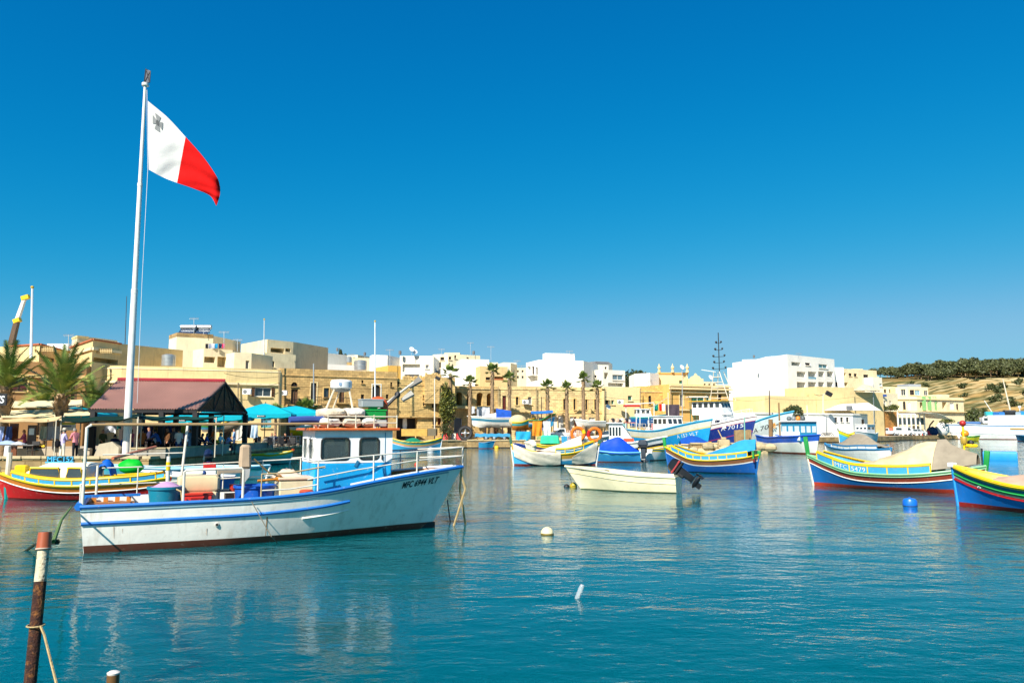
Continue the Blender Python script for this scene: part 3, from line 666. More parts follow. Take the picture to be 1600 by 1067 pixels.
bld('white_shed', 'long low white quayside building with three small square windows', [(1180, 140), (1246, 146), (1333, 152), (1356, 158)], 644, 8, WHT, [(1304, 652, 1308.5, 659.5, 'b'), (1313, 652, 1317.5, 659.5, 'b'), (1322, 652, 1326.5, 659.5, 'b'), (1346, 655, 1351, 668, 'd')], zb=.9, cornice=[(646.5, .15, .12, WHT2)])
sl_ = MB(); a = A(1296, 641, 154); b = A(1356, 641, 158); c = A(1342, 630, 157); d = A(1318, 631, 155.5)
sl_.prism([(0, 0), ((b - a).xy.length, 0), ((c - a).xy.length, c.z - a.z), ((d - a).xy.length, d.z - a.z)], 4, WHT, Matrix.Translation(a + V((0, 4, 0))) @ euler(rx=pi / 2, rz=0))
solo('white_roof_block', sl_, 'white slanted roof block with one grey window on the long white quayside building', 'rooftop room', a, 0, world=True, smooth=False)
wb_ = MB(); c = A(1327, 637, 153.5); wb_.box(c, (1.2, .1, .8), DGREY); solo('roof_window', wb_, 'grey window in the white slanted roof block', 'window', c, 0, world=True)
bld('orange_stone_wall', 'orange stone retaining wall with a hedge on top beside the white pickup', [(1356, 165), (1402, 172)], 642, 3, ORST, zb=.9, cat='wall')
bld('cream_house', 'cream house with two tall blue-grey windows and a blue sign', [(1378, 178), (1404, 182)], 614, 8, TANL, [(1381, 626, 1385, 639, 'w'), (1389.5, 626, 1393.5, 639, 'w')], zb=1)
sg = MB(); c = A(1382, 618, 178.2); sg.box(c, (1.0, .08, .5), paint('2c4a8c')); solo('blue_sign', sg, 'small blue sign high on the cream house at the right', 'sign', c, 0, world=True)
grn = paint('7fae6a')
cols = [(1437, 628, 1444, 641, 'oa', dict(dp=1.5)), (1449, 628, 1455, 641, 'oa', dict(dp=1.5)), (1460, 628, 1466, 641, 'oa', dict(dp=1.5)), (1472, 628, 1480, 642, 'oa', dict(dp=1.5)), (1484, 629, 1491, 640, 'wd'), (1494, 631, 1498, 640, 'k')]
bld('cream_hotel', 'long cream waterfront house with small arches and green draped columns', [(1402, 186), (1434, 185), (1507, 192)], 620, 9, CREAM, [(1410.5, 627, 1415.5, 640, 'k', dict(arch=1)), (1418.5, 628, 1423.5, 640, 'wd', dict(arch=1))] + cols, zb=.9, cornice=[(624, .2, .3, CREAM2), (643, .2, .6, CREAM2)])
for px in (1445, 1457, 1469):
    m_ = MB(); a = A(px, 619, 185.2); b = A(px, 641, 185.2); m_.box(((a.x), 184.8 + (px - 1434) / 73 * 7 * .9, (a.z + b.z) / 2), (.9, .12, a.z - b.z), grn)
    solo('green_drape', m_, {1445: 'green drape on the left column of the cream waterfront house', 1457: 'green drape on the middle column of the cream waterfront house', 1469: 'green drape on the right column of the cream waterfront house'}[px], 'drape', (a.x, 185, b.z), 0, world=True)
bld('roof_penthouse', 'cream roof storey with wide glazed openings on the long waterfront house', [(1400, 194), (1419, 192), (1451, 194)], 605, 7, CREAM, [(1407, 608, 1415, 618, 'w'), (1421.5, 609, 1429, 617, 'k'), (1429.5, 609, 1438, 618, 'p'), (1443.5, 610, 1450, 618, 'w')], zb=6, cat='rooftop room')
bld('grey_roof_shed', 'pale grey roof shelter above the long cream waterfront house', [(1420, 204), (1440, 205)], 600, 4, stucco('a9aeb2'), zb=8, cat='rooftop room')
bld('cream_house', 'flat cream upper house behind the left end of the waterfront house', [(1378, 196), (1400, 197)], 604, 6, CREAM, [(1381, 608, 1385, 614, 'k'), (1389, 608, 1393, 614, 'k')], zb=4)
bld('cream_house', 'low cream roof room at the right end of the waterfront house', [(1465, 198), (1484, 199)], 616, 5, CREAM, zb=6)
rs = thing('restaurant_pavilion', 'white framed restaurant pavilion with dark windows beside the cream waterfront house', 'pavilion', A(1420, 672, 178), 0)
a = A(1401, 647, 178); b = A(1445, 647, 178)
m_ = MB(); m_.box(((a.x + b.x) / 2, 180, a.z + .1), (b.x - a.x, 4.2, .2), WHT); m_.build('roof', rs, False, world=True)
for i in range(7):
    x = lerp(a.x + .2, b.x - .2, i / 6); m_ = MB(); m_.box((x, 178, (a.z + .95) / 2), (.25, .25, a.z - .95), WHT); m_.build('post', rs, False, world=True)
    if i < 6: m_ = MB(); m_.box((x + (b.x - a.x) / 12, 178.15, a.z - 1.6), ((b.x - a.x) / 6 - .3, .05, 1.6), GLASS); m_.build('window', rs, False, world=True)
cn = MB()
a = A(1436, 646, 176); b = A(1486, 654, 172)
cn.grid(lambda u, v: (lerp(a.x, b.x, u), lerp(182, 172, v), lerp(a.z + .5, b.z - .2, u * .75 + v * .25) + .5 * sin(u * pi)), 10, 5, cloth('e9e2d0'), .03)
solo('white_sail_canopy', cn, 'broad white canopy sloping in front of the cream waterfront house', 'canopy', (a.x, 178, 1), 0, world=True)

# --- small houses filling the skyline behind the front rows
rr = random.Random(17)
NM = ('behind the roof room with shutters', 'over the white stepped roof', 'left of the dark loggia house', 'behind the narrow yellow house', 'right of the solar heaters of the white modern house', 'highest above the cream apartment house', 'pale, behind the big blank white wall', 'behind the tan house with the red balcony', 'above the tall slim palm', 'in the gap left of the white cube house', 'right behind the white cube house', 'left of the broad dark tree', 'behind the low white roof room', 'right of the curved ochre pediment', 'at the right roof end of the ornate building', 'whitish, left of the white tower house', 'white, right of the stepped wing of the apartments', 'cream, nearest the hill edge')
for si, (px, w, top, Y, mm) in enumerate(((446, 22, 562, 150, CREAM), (484, 18, 557, 165, WHT2), (512, 20, 563, 140, TANL), (603, 22, 565, 150, CREAM), (668, 16, 560, 165, TANL), (694, 24, 551, 185, CREAM), (722, 18, 557, 190, WHT2), (752, 26, 566, 150, TANL), (787, 20, 566, 165, WHT2), (806, 22, 575, 150, CREAM), (902, 22, 572, 165, WHT), (968, 18, 590, 160, TANL), (1018, 18, 590, 150, WHT2), (1098, 22, 596, 150, CREAM), (1118, 22, 600, 155, WHT2), (556, 16, 561, 170, WHT2), (1330, 18, 583, 215, WHT2), (1355, 20, 588, 220, CREAM))):
    ws = []; hh_ = rr.uniform(3.0, 4.2); k = max(2, int(w / 7))
    for r_ in range(2):
        for i in range(k):
            x0 = px + (i + .22) * w / k; ws.append((x0, top + 3.2 + r_ * 9, x0 + w / k * .42, top + 3.2 + r_ * 9 + hh_, rr.choice(('k', 'w', 'b', 'gs', 'g')), dict(sill=0)))
    bld('distant_house', 'small flat-roofed skyline house ' + NM[si], [(px, Y), (px + w, Y + rr.uniform(-1, 1.5))], top, 6, mm, ws, zb=3, par=.5, group='small skyline houses', rec=.3)
# drain pipes and air-conditioning boxes on the quay fronts
for px, y0, y1, Y, lab in ((778.5, 604, 676, 112.6, 'drain pipe at the left corner of the long terrace'), (838, 606, 650, 114, 'drain pipe on the long terrace right of its small grey window'), (944.5, 606, 676, 115.6, 'drain pipe at the right corner of the long terrace'), (1000.5, 607, 676, 117, 'drain pipe between the yellow house and the yellowed stone house'), (1048, 604, 664, 116.5, 'drain pipe at the left corner of the ornate building'), (436, 578, 660, 84.6, 'dark drain pipe at the right corner of the long cream house'), (690, 606, 676, 107.4, 'drain pipe at the left corner of the arcaded house'), (372, 598, 660, 82.8, 'drain pipe on the long cream house left of its shuttered window')):
    m = MB(); m.tube([A(px, y0, Y), A(px, y1, Y)], .07, paint('8a7a5e'), 5); solo('drain_pipe', m, lab, 'pipe', A(px, y1, Y), 0, world=True)
for px, py, Y, lab in ((821, 628, 113.6, 'white air-conditioning box on the long terrace'), (969, 628, 115.4, 'white air-conditioning box on the yellow house'), (444, 614, 96.5, 'white air-conditioning box at the left end of the brown stone house'), (387, 612, 83, 'white air-conditioning box beside the brown shutters')):
    m = MB(); m.box((0, -.2, 0), (.9, .4, .6), WHITEB, ch=.03); m.lathe([(.22, 0), (.22, .02), (.03, .03)], DGREY, 12, Matrix.Translation((-.15, -.4, 0)) @ euler(rx=pi / 2)); solo('cooling_unit', m, lab, 'air conditioner', A(px, py, Y))
# ------------------------------------------------------------------ boats
class Hull:
    """x along the keel (0 stern .. L bow at the waterline), y to port, z up from the water"""
    def __init__(s, L, beam, sheer, keel=((0, -.35), (1, -.35)), power=((0, .45), (.6, .45), (1, 1.0)), bow=0.5, stern=0.0, nt=28):
        s.L = L; s.beam = beam; s.sheer = sheer; s.keel = keel; s.power = power; s.bow = bow; s.stern = stern; s.nt = nt; s.x0 = 0.0
    def zs(s, t): return spl(s.sheer, t)
    def zk(s, t): return interp(s.keel, t)
    def pt(s, t, w, side=1, off=0.0):
        zk, zs = s.zk(t), s.zs(t); z = lerp(zk, zs, w)
        y = spl(s.beam, t) * max(0.0, w) ** interp(s.power, t)
        x = s.x0 + t * (s.L - s.x0)
        f = max(0.0, z) / max(.2, s.zs(1.0)); kb = max(0, (t - .75) / .25) ** 2; x += s.bow * f * kb
        f2 = max(0.0, z) / max(.2, s.zs(0.0)); ks = max(0, (.25 - t) / .25) ** 2; x -= s.stern * f2 * ks
        return V((x, side * (y + off), z))
    def below(s, d): return lambda t: 1 - d / (s.zs(t) - s.zk(t))
    def atz(s, z): return lambda t: (z - s.zk(t)) / (s.zs(t) - s.zk(t))
    def bands(s, edges, mats, parent, name='hull', sub=2, transom=None, closed=False):
        """edges: list of functions of t from keel (0) to sheer (1)"""
        mb = MB()
        for (e0, e1), m in zip(zip(edges, edges[1:]), mats):
            for side in (-1, 1):
                def fn(u, v, side=side, e0=e0, e1=e1):
                    a = e0(u) if callable(e0) else e0; b = e1(u) if callable(e1) else e1
                    return s.pt(u, min(1, max(0, lerp(a, b, v))), side)
                n0 = len(mb.f); mb.grid(fn, s.nt, sub if m is not mats[0] else 3, m)
                if side == -1: pass
                else:
                    for i in range(n0, len(mb.f)): mb.f[i] = tuple(reversed(mb.f[i]))
        if transom is not None:
            k = 8; pl = [s.pt(0, i / k, -1) for i in range(k + 1)] + [s.pt(0, i / k, 1) for i in range(k, -1, -1)]
            mb.add(pl, [tuple(range(len(pl)))], transom)
        return mb.build(name, parent, True, ang=28)
    def rail(s, t0, t1, w, r, m, off=0.0, n=6, k=22, dz=0.0, name=None, parent=None, sides=(-1, 1), flat=None):
        mb = MB()
        for sd in sides:
            P = []
            for i in range(k + 1):
                t = lerp(t0, t1, i / k); ww = w(t) if callable(w) else w
                p = s.pt(t, ww, sd, off); p.z += dz; P.append(p)
            mb.tube(P, r, m, n)
        return mb.build(name, parent) if name else mb
    def deck(s, t0, t1, down, m, parent, name='deck', k=20):
        mb = MB()
        def fn(u, v):
            t = lerp(t0, t1, u); z = s.zs(t) - (down(t) if callable(down) else down); w = (z - s.zk(t)) / (s.zs(t) - s.zk(t))
            a = s.pt(t, w, -1); b = s.pt(t, w, 1); p = a.lerp(b, v); p.z += .04 * sin(pi * v); return p
        mb.grid(fn, k, 4, m); return mb.build(name, parent)
    def inner(s, t0, t1, down, m, parent, name='inner_side', k=20, th=.05):
        mb = MB()
        for sd in (-1, 1):
            def fn(u, v, sd=sd):
                t = lerp(t0, t1, u); w = 1 - v * down / (s.zs(t) - s.zk(t)); p = s.pt(t, w, sd); p.y -= sd * min(th, abs(p.y)); return p
            mb.grid(fn, k, 2, m)
        return mb.build(name, parent)
    def letter(s, txt, t, zc, size, m, side=-1, shear=0.1, spacing=1.05, name='lettering', parent=None, flip=True, bold=0.0, follow=None, xs=1.0):
        vs, fs = text_mesh(txt, size, 0, shear, spacing, bold)
        if not vs: return
        x0 = min(v.x for v in vs); x1 = max(v.x for v in vs); mb = MB(); out = []
        for v in vs:
            u = (v.x - (x0 + x1) / 2) * xs
            xx = u if side == -1 else -u          # reading direction on the side that is seen
            tt = t + xx / s.L
            z = zc + v.y - size * .35 + (follow(tt) - follow(t) if follow else 0)
            w = (z - s.zk(tt)) / (s.zs(tt) - s.zk(tt)); p = s.pt(min(1, tt), min(1, max(0, w)), side)
            q = s.pt(min(1, tt + .01), min(1, max(0, w)), side) - p; r_ = s.pt(min(1, tt), min(1, max(0, w + .03)), side) - p
            nn = q.cross(r_) * -side
            if nn.length > 1e-9: nn.normalize()
            out.append(p + nn * .012)
        mb.add(out, fs if side == -1 else [tuple(f) for f in fs], m); return mb.build(name, parent, smooth=False)
def place(a, b, z=0.0):
    """stern pixel a, bow pixel b on the waterline -> location, heading, length"""
    p, q = G(*a, z), G(*b, z); d = q - p
    return p, atan2(d.y, d.x), d.length
def cover(parent, fn, m, nu=16, nv=10, name='tarpaulin', thick=.02):
    mb = MB(); mb.grid(fn, nu, nv, m, thick); return mb.build(name, parent)
def rnoise(x, y, k=0): return sin(x * 5.1 + k) * sin(y * 4.3 + 1.7 * k) * .5 + sin(x * 11.3 + 2 * k) * sin(y * 9.7 - k) * .3
def outboard(loc, rz, s=1.0, tilt=0.0, label=None, parent=None, name='outboard_motor', band=None, cowl=None):
    """y axis towards the boat; leg down"""
    cm = cowl or paint('17181c', rough=.3, chips=0); M = Matrix.Translation(V(loc)) @ Matrix.Rotation(rz, 4, 'Z') @ Matrix.Rotation(tilt, 4, 'X') @ Matrix.Scale(s, 4)
    root = parent
    def part(nm, mb, par): 
        mb.v = [tuple(M @ V(p)) for p in mb.v]; return mb.build(nm, par)
    c = MB(); c.box((0, -.12, .38), (.30, .52, .34), cm, ch=.09, tx=.86, ty=.86); co = part('cowling', c, root)
    c = MB(); c.box((0, -.12, .19), (.29, .50, .07), BLACK, ch=.03)
    if band: c.box((0, -.12, .30), (.305, .525, .06), band, ch=.02)
    part('cowling_band', c, root)
    c = MB(); c.box((0, -.10, -.12), (.13, .22, .6), cm, ch=.04, ty=1.2); c.box((0, .02, .02), (.16, .12, .26), BLACK, ch=.03); part('drive_leg', c, root)
    c = MB(); c.box((0, -.16, -.40), (.2, .42, .03), cm, ch=.01); c.lathe([(.02, -.25), (.075, -.15), (.075, .12), (.03, .2)], cm, 8, Matrix.Translation((0, -.12, -.52)) @ euler(rx=pi / 2)); c.box((0, -.04, -.66), (.025, .18, .16), cm); part('gearcase', c, root)
    c = MB()
    for i in range(3):
        c.box((.085 * cos(2.1 * i), -.34, -.52 + .085 * sin(2.1 * i)), (.13, .025, .09), BLACK, ry=-2.1 * i, rx=.5)
    c.ball((0, -.36, -.52), .035, BLACK, 6, 4); part('propeller', c, root)
    return root
def luzzu(label, a, b, beam, spec, name='fishing_boat', group='painted wooden harbour boats', nt=26):
    loc, rz, L = place(a, b, spec.get('z', 0)); g = spec
    root = thing(name, label, 'boat', loc, rz, group)
    mid = g['mid']; ends = g['ends']
    sheer = ((0, ends[0]), (.12, lerp(mid, ends[0], .52)), (.3, mid + .06), (.5, mid), (.7, mid + .07), (.88, lerp(mid, ends[1], .55)), (1, ends[1]))
    hb = beam / 2
    H = Hull(L, ((0, .04), (.08, hb * .42), (.25, hb * .84), (.5, hb), (.72, hb * .86), (.9, hb * .42), (1, .03)), sheer, ((0, -.25), (1, -.25)), ((0, .8), (.2, .5), (.5, .38), (.8, .5), (1, .9)), g.get('bow', .25), g.get('sternr', .2), nt)
    ms = g['mats']     # list of (metres below the sheer of the lower edge, material), from the top down
    edges = [1.0]; mm = []
    for d, m in ms: edges.append(H.below(d * 1.0)); mm.append(m)
    wl = g.get('wl', .07)
    lower = g['low']
    last = edges[-1]
    fl = g.get('foot')
    e_w = H.atz(wl)
    edges = [0.0, e_w] + list(reversed([e for e in edges[1:]])) + [1.0]
    mats = [g['anti'], lower] + list(reversed(mm))
    H.bands(edges, mats, root)
    tk = g.get('rubw', [])
    for d, r, m in tk: H.rail(0.0, 1.0, H.below(d), r, m, .01, 5, 26, name='rubbing_strake', parent=root)
    H.rail(0, 1, 1.0, g.get('gr', .05), g['gun'], .0, 6, 26, name='gunwale', parent=root)
    H.inner(.05, .95, .4, g.get('inm', g['gun']), root)
    H.deck(.04, .96, g.get('dk', .38), g.get('deckm', WOOD), root)
    # stem posts
    for t, hgt, dx in ((1, g.get('post', (.5, .6))[1], 1), (0, g.get('post', (.5, .6))[0], -1)):
        p = H.pt(t, 1, 1); m_ = MB()
        if hgt > 0:
            m_.box((p.x + dx * .02, 0, p.z + hgt / 2 - .1), (.17, .10, hgt + .2), g.get('postm', SHG), ry=dx * .12, ch=.02, tx=1.25); m_.build('stem_post', root)
        st = MB(); st.tube([H.pt(t, w, 1) * 1 + V((dx * .02, -H.pt(t, w, 1).y, 0)) for w in (0, .2, .4, .6, .8, 1.0)], .055, g.get('stemm', WHITE), 6); st.build('stem', root)
    # washboard: painted panels in a frame, standing above the gunwale
    wbd = g.get('wash')
    if wbd:
        t0, t1, h, pm, fm, n = wbd
        tiltf = g.get('washlean', .04)
        for sd in (-1, 1):
            def wp(t, v, sd=sd, off=0.0):
                p = H.pt(t, 1, sd, -.01 + off); p.z += h * v; p.y += sd * tiltf * v; return p
            for i in range(n):
                a0, a1 = lerp(t0, t1, i / n), lerp(t0, t1, (i + 1) / n)
                m_ = MB(); m_.grid(lambda u, v: wp(lerp(a0, a1, u), v), 4, 1, pm, .03); m_.build('washboard_panel', root)
            fr = MB()
            for i in range(n + 1):
                t = lerp(t0, t1, i / n); fr.tube([wp(t, 0, off=.02), wp(t, 1, off=.02)], .035, fm, 4)
            fr.tube([wp(lerp(t0, t1, i / 24), 1, off=.005) for i in range(25)], .05, fm, 6)
            fr.tube([wp(lerp(t0, t1, i / 24), .03, off=.02) for i in range(25)], .03, fm, 5)
            fr.build('washboard_frame', root)
            cp = MB(); cw = g.get('capw', .19)
            def cfn(u, v):
                p = wp(lerp(t0, t1, u), 1, off=.05 - cw * v); p.z += .045; return p
            cp.grid(cfn, 24, 1, fm, .03 * (1 if sd > 0 else -1)); cp.build('washboard_cap', root)
            for txt, ii, sz in g.get('wtext', ()):
                if sd != g.get('tside', -1): continue
                a0, a1 = lerp(t0, t1, ii / n), lerp(t0, t1, (ii + 1) / n)
                vs, fs = text_mesh(txt, sz, 0, 0, 1.1); x0 = min(v.x for v in vs); x1 = max(v.x for v in vs)
                m_ = MB(); out = []
                for v in vs:
                    u = (v.x - x0) / (x1 - x0); u = u if sd == -1 else 1 - u
                    out.append(wp(lerp(a0, a1, .12 + .76 * u), .5 + (v.y - sz * .36) / h, off=.05))
                m_.add(out, fs, g.get('tm', WHITE)); m_.build('lettering', root, False)
    return root, H
YP = paint('eec20c', chipc=(.6, .5, .3)); BLP = paint('1560a2'); BLP2 = paint('2a8ec4'); GRP = paint('1c8a3c'); REDP = paint('b51616'); MARP = paint('6e1d16'); RUST = paint('8e3a1e'); ANTI = paint('7a2a1c', streak=.4)
LBL = paint('3fa3cf'); ORP = paint('c8741f'); TEALP = paint('2f9fa0'); MINT = paint('7fd0b8')
TARPW = cloth('d6cdb9', stain=.25); TARPC = cloth('cbb88f', stain=.3); TARPG = cloth('8f8472'); TARPB = cloth('1d5fbd', rough=.6); TARPT = cloth('2f8fc0', stain=.15); PINKT = cloth('bd9f87', stain=.2)

# --- the big white and blue working boat in front (letters on its bow)
def main_boat():
    L = 8.35; ang = R(25); loc = V((-9.81, 17.79, 0))
    root = thing('fishing_boat', 'white working boat with sky-blue wheelhouse and radar, moored in front', 'boat', loc, ang)
    BW = paint('f3eddf', chips=.22, streak=.34, stc=(.34, .22, .11), var=.06, bump=.16, bscale=7); BBLU = paint('1f6fbf'); BOOT = paint('6b3a2a', streak=.5); CAB = paint('12a0dc', chips=.35, chipc=(.6, .75, .8))
    sheer = ((0, 1.04), (.2, 1.06), (.45, 1.10), (.62, 1.20), (.75, 1.36), (.88, 1.52), (1, 1.66))
    H = Hull(L, ((0, 1.12), (.15, 1.2), (.4, 1.28), (.62, 1.26), (.78, 1.14), (.87, .88), (.94, .55), (1, .06)), sheer, ((0, -.3), (.9, -.35), (1, -.3)), ((0, .12), (.35, .16), (.6, .34), (.8, .75), (.9, 1.05), (1, 1.3)), .95, .12, 40); H.x0 = .17
    H.bands([0, H.atz(.16), H.below(.42), H.below(.33), H.below(.12), 1], [BOOT, BW, BW, BW, BW], root, transom=BW)
    H.rail(0, .70, H.below(.40), .045, BBLU, .0, 6, 30, name='rubbing_strake', parent=root)
    H.rail(.56, .70, H.below(.62), .03, BW, .0, 5, 8, name='spray_rail', parent=root)
    H.rail(0, 1, H.below(.04), .048, BBLU, .0, 6, 36, name='gunwale', parent=root)
    H.rail(0, .97, H.below(.13), .022, paint('7fa0a8'), .0, 5, 36, name='gunwale_strip', parent=root)
    H.inner(0.0, .97, .55, WHITE, root); H.deck(0.01, .62, .48, paint('9a8f7c'), root); H.deck(.62, .985, .40, paint('b8722c'), root, 'foredeck'); H.inner(.80, .985, .36, paint('b06a24'), root, 'inner_planking', 12, .075); H.rail(.70, .985, .985, .035, WHITEB, -.07, 5, 14, dz=.03, name='bulwark_cap', parent=root)
    # inboard bow bulwark, brown planks seen beyond the wheelhouse
    m = MB(); m.tube([H.pt(0, 1, -1) + V((-.02, 0, -.03)), H.pt(0, 1, 1) + V((-.02, 0, -.03))], .09, BBLU, 6); m.build('stern_rail', root)
    m = MB(); p = H.pt(.985, .9, 1); m.box((L + .66, 0, 1.60), (.4, .2, .06), BBLU, ch=.02, ry=-.12); m.build('bow_plate', root)
    H.letter('MFC 6944 VLT', .905, 1.27, .23, mat('black lettering', (.012, .012, .014), rough=.5), -1, .12, 1.05, parent=root, bold=.006, xs=.52, follow=lambda t: spl(sheer, t) * .85)
    m = MB(); q = H.pt(.325, H.atz(.5)(.325), -1, .0)
    m.lathe([(.045, 0), (.05, .02), (.04, .03)], paint('c9c4b8'), 10, Matrix.Translation(q) @ euler(rx=pi / 2)); m.lathe([(.03, .02), (.03, .034)], DARK, 8, Matrix.Translation(q) @ euler(rx=pi / 2)); m.build('bilge_outlet', root)
    m = MB(); m.box((L * .985 + .02, 0, -.02), (.5, .07, .35), BLACK, ry=.0); m.build('keel_shoe', root)
    RST = mat('rust streak', (.38, .19, .07), rough=.9, var=.5, scale=20)
    for t, za, zb_, w in ((.46, .62, .16, .030), (.072, .56, .30, .010), (.092, .50, .40, .007), (.30, .42, .26, .012)):
        m = MB(); m.grid(lambda u, v: H.pt(t + (u - .5) * w / 8 * (1 - .6 * v), H.atz(lerp(za, zb_, v))(t), -1, .005), 2, 6, RST); m.build('rust_streak', root)
    # wheelhouse
    x0, x1, hw = 5.05, 7.02, .86; zb, zm, zt = .62, 1.82, 2.62
    wh = MB(); wh.box(((x0 + x1) / 2, 0, (zb + zm) / 2), (x1 - x0, 2 * hw, zm - zb), CAB, ch=.03)
    wh.v = [(p[0], p[1] * (0.86 if (p[2] < 1.0 and p[0] > 6) else 1), p[2] + (0.35 if p[2] < 1.0 and p[0] > 6 else 0)) for p in wh.v]; who = wh.build('wheelhouse', root)
    up = MB(); fs_ = WHITEB
    def pill(px0, px1, y): up.box(((px0 + px1) / 2, y, (zm + zt) / 2), (px1 - px0, .07, zt - zm - .001), fs_)
    # side panels with two window openings, real holes
    wz0, wz1 = 1.90, 2.44
    for sd in (-1, 1):
        y = sd * (hw - .035)
        for a0, a1 in ((x0, x0 + .16), (x0 + .86, x0 + 1.12), (x0 + 1.62, x1)): pill(a0, a1, y)
        for a0, a1 in ((x0 + .16, x0 + .86), (x0 + 1.12, x0 + 1.62)):
            up.box(((a0 + a1) / 2, y, (zm + wz0) / 2), (a1 - a0, .07, wz0 - zm), fs_); up.box(((a0 + a1) / 2, y, (wz1 + zt) / 2), (a1 - a0, .07, zt - wz1), fs_)
    for x in (x0 + .035, x1 - .035):
        for y0, y1 in ((-hw + .071, -hw + .14), (-.08, .08), (hw - .14, hw - .071)): up.box((x, (y0 + y1) / 2, (zm + zt) / 2), (.07, y1 - y0, zt - zm - .002), fs_)
        for y in (-.40, .40): up.box((x, y, (zm + wz0) / 2), (.07, .64, wz0 - zm), fs_); up.box((x, y, (wz1 + zt) / 2), (.07, .64, zt - wz1), fs_)
    up.build('wheelhouse_top', root, smooth=False)
    SG = mat('cabin glass', (.36, .46, .45), rough=.03, var=.05, bump=0, spec=.8, trans=.9)
    for sd in (-1, 1):
        for a0, a1 in ((x0 + .16, x0 + .86), (x0 + 1.12, x0 + 1.62)):
            g = MB(); g.box(((a0 + a1) / 2, sd * (hw - .04), (wz0 + wz1) / 2), (a1 - a0, .012, wz1 - wz0), SG)
            go = g.build('window', root, False)
            f = MB(); k = 5; cr = .09
            pts = []
            for cx, cz, s0 in ((a1 - cr, wz1 - cr, 0), (a0 + cr, wz1 - cr, 1), (a0 + cr, wz0 + cr, 2), (a1 - cr, wz0 + cr, 3)):
                for i in range(4): t = (s0 + i / 3) * pi / 2; pts.append((cx + cr * cos(t), sd * (hw - .002), cz + cr * sin(t)))
            f.tube(pts, .022, BLACK, 5, closed=True)
            for cx, cz, s0 in ((a1, wz1, 0), (a0, wz1, 1), (a0, wz0, 2), (a1, wz0, 3)):
                sx, sz = (-1 if cx == a1 else 1), (-1 if cz == wz1 else 1)
                ar = [(cx + sx * cr - sx * cr * cos(i * pi / 6), sd * (hw - .004), cz + sz * cr - sz * cr * sin(i * pi / 6)) for i in range(4)]
                f.add([(cx, sd * (hw - .004), cz)] + ar, [(0, 1, 2), (0, 2, 3), (0, 3, 4)], fs_)
            f.build('window_seal', go)
    for y in (-.4, .4):
        g = MB(); g.box((x0 + .035, y, (wz0 + wz1) / 2), (.012, .62, wz1 - wz0), SG); go = g.build('window', root, False)
        f = MB(); f.tube([(x0 - .01, y - .3, wz0 + .01), (x0 - .01, y + .3, wz0 + .01), (x0 - .01, y + .3, wz1 - .01), (x0 - .01, y - .3, wz1 - .01)], .022, WHITEB, 4, closed=True); f.build('window_frame', go)
        g = MB(); g.box((x1 - .035, y, (wz0 + wz1) / 2), (.012, .62, wz1 - wz0), SG); g.build('window', root, False)
    ws = MB(); ws.box((6.3, .1, 1.95), (.5, 1.2, .12), DWOOD); ws.tube([(6.15, .1, 2.0), (6.15, .1, 2.35)], .03, BLACK); ws.box((5.7, .2, 2.0), (.35, .4, .5), paint('33465a')); ws.build('helm_console', root)
    rf = MB(); rf.box(((x0 + x1) / 2 + .0, 0, zt + .035), (x1 - x0 + .34, 2 * hw + .28, .07), paint('c9612a', chips=.5), ch=.02); rf.build('wheelhouse_roof', root)
    dr = MB(); dr.box((x0 + 1.78, -hw - .004, 1.90), (.015, .012, 1.36), paint('2c6f96')); dr.box((x0 + 1.70, -hw - .02, 1.95), (.03, .03, .12), BLACK); dr.build('door_edge', root, False)
    st = MB(); st.box((x0 + .2, -hw - .006, 1.72), (.14, .008, .018), WHITE); st.box((x0 + 1.05, -hw - .012, 1.80), (.07, .03, .16), paint('2b6d92'), ry=.5); st.build('step', root, False)
    # roof rack, ropes, boxes
    RAIL = CREAMPOLE
    rk = MB(); zr = zt + .3
    for z in (zt + .2, zt + .36):
        rk.tube([(x0 + .25, -hw - .03, z), (x1 + .1, -hw - .03, z)], .018, RAIL, 6); rk.tube([(x0 + .25, hw + .03, z), (x1 + .1, hw + .03, z)], .018, RAIL, 6); rk.tube([(x1 + .1, -hw - .03, z), (x1 + .1, hw + .03, z)], .018, RAIL, 6)
    for x in (x0 + .3, x0 + 1.0, x1 - .5, x1 + .1):
        for y in (-hw - .03, hw + .03): rk.tube([(x, y, zt + .06), (x, y, zt + .40)], .018, RAIL, 6)
    rk.build('roof_rack', root)
    # radar on tripod
    zc = 3.80; xr = x0 + .78
    rd = MB(); rd.lathe([(.01, -.11), (.24, -.10), (.275, -.06), (.28, .09), (.25, .135), (.12, .15), (.005, .15)], WHITEB, 24, c=(xr, -.1, zc)); rdo = rd.build('radar_dome', root)
    b2 = MB(); b2.lathe([(.12, -.17), (.2, -.15), (.23, -.115), (.01, -.11)], paint('8b8d8c'), 16, c=(xr, -.1, zc)); b2.build('radar_base', rdo)
    b3 = MB(); b3.add(*[[(xr - .12 + .0, -.1 - .275, zc + .06), (xr - .05, -.1 - .282, zc + .06), (xr - .05, -.1 - .282, zc - .02), (xr - .12, -.1 - .275, zc - .02)], [(3, 2, 1, 0)]], paint('8fa9c4')); b3.build('emblem', rdo, False)
    for (a, b) in (((x0 + .12, -.55, zt + .05), (xr - .2, -.2, zc - .12)), ((x0 + 1.05, -.75, zt + .05), (xr + .18, -.25, zc - .12)), ((x0 + .55, .6, zt + .05), (xr, .05, zc - .12))):
        t_ = MB(); t_.tube([a, b], .025, RAIL, 6); t_.build('tripod_leg', root)
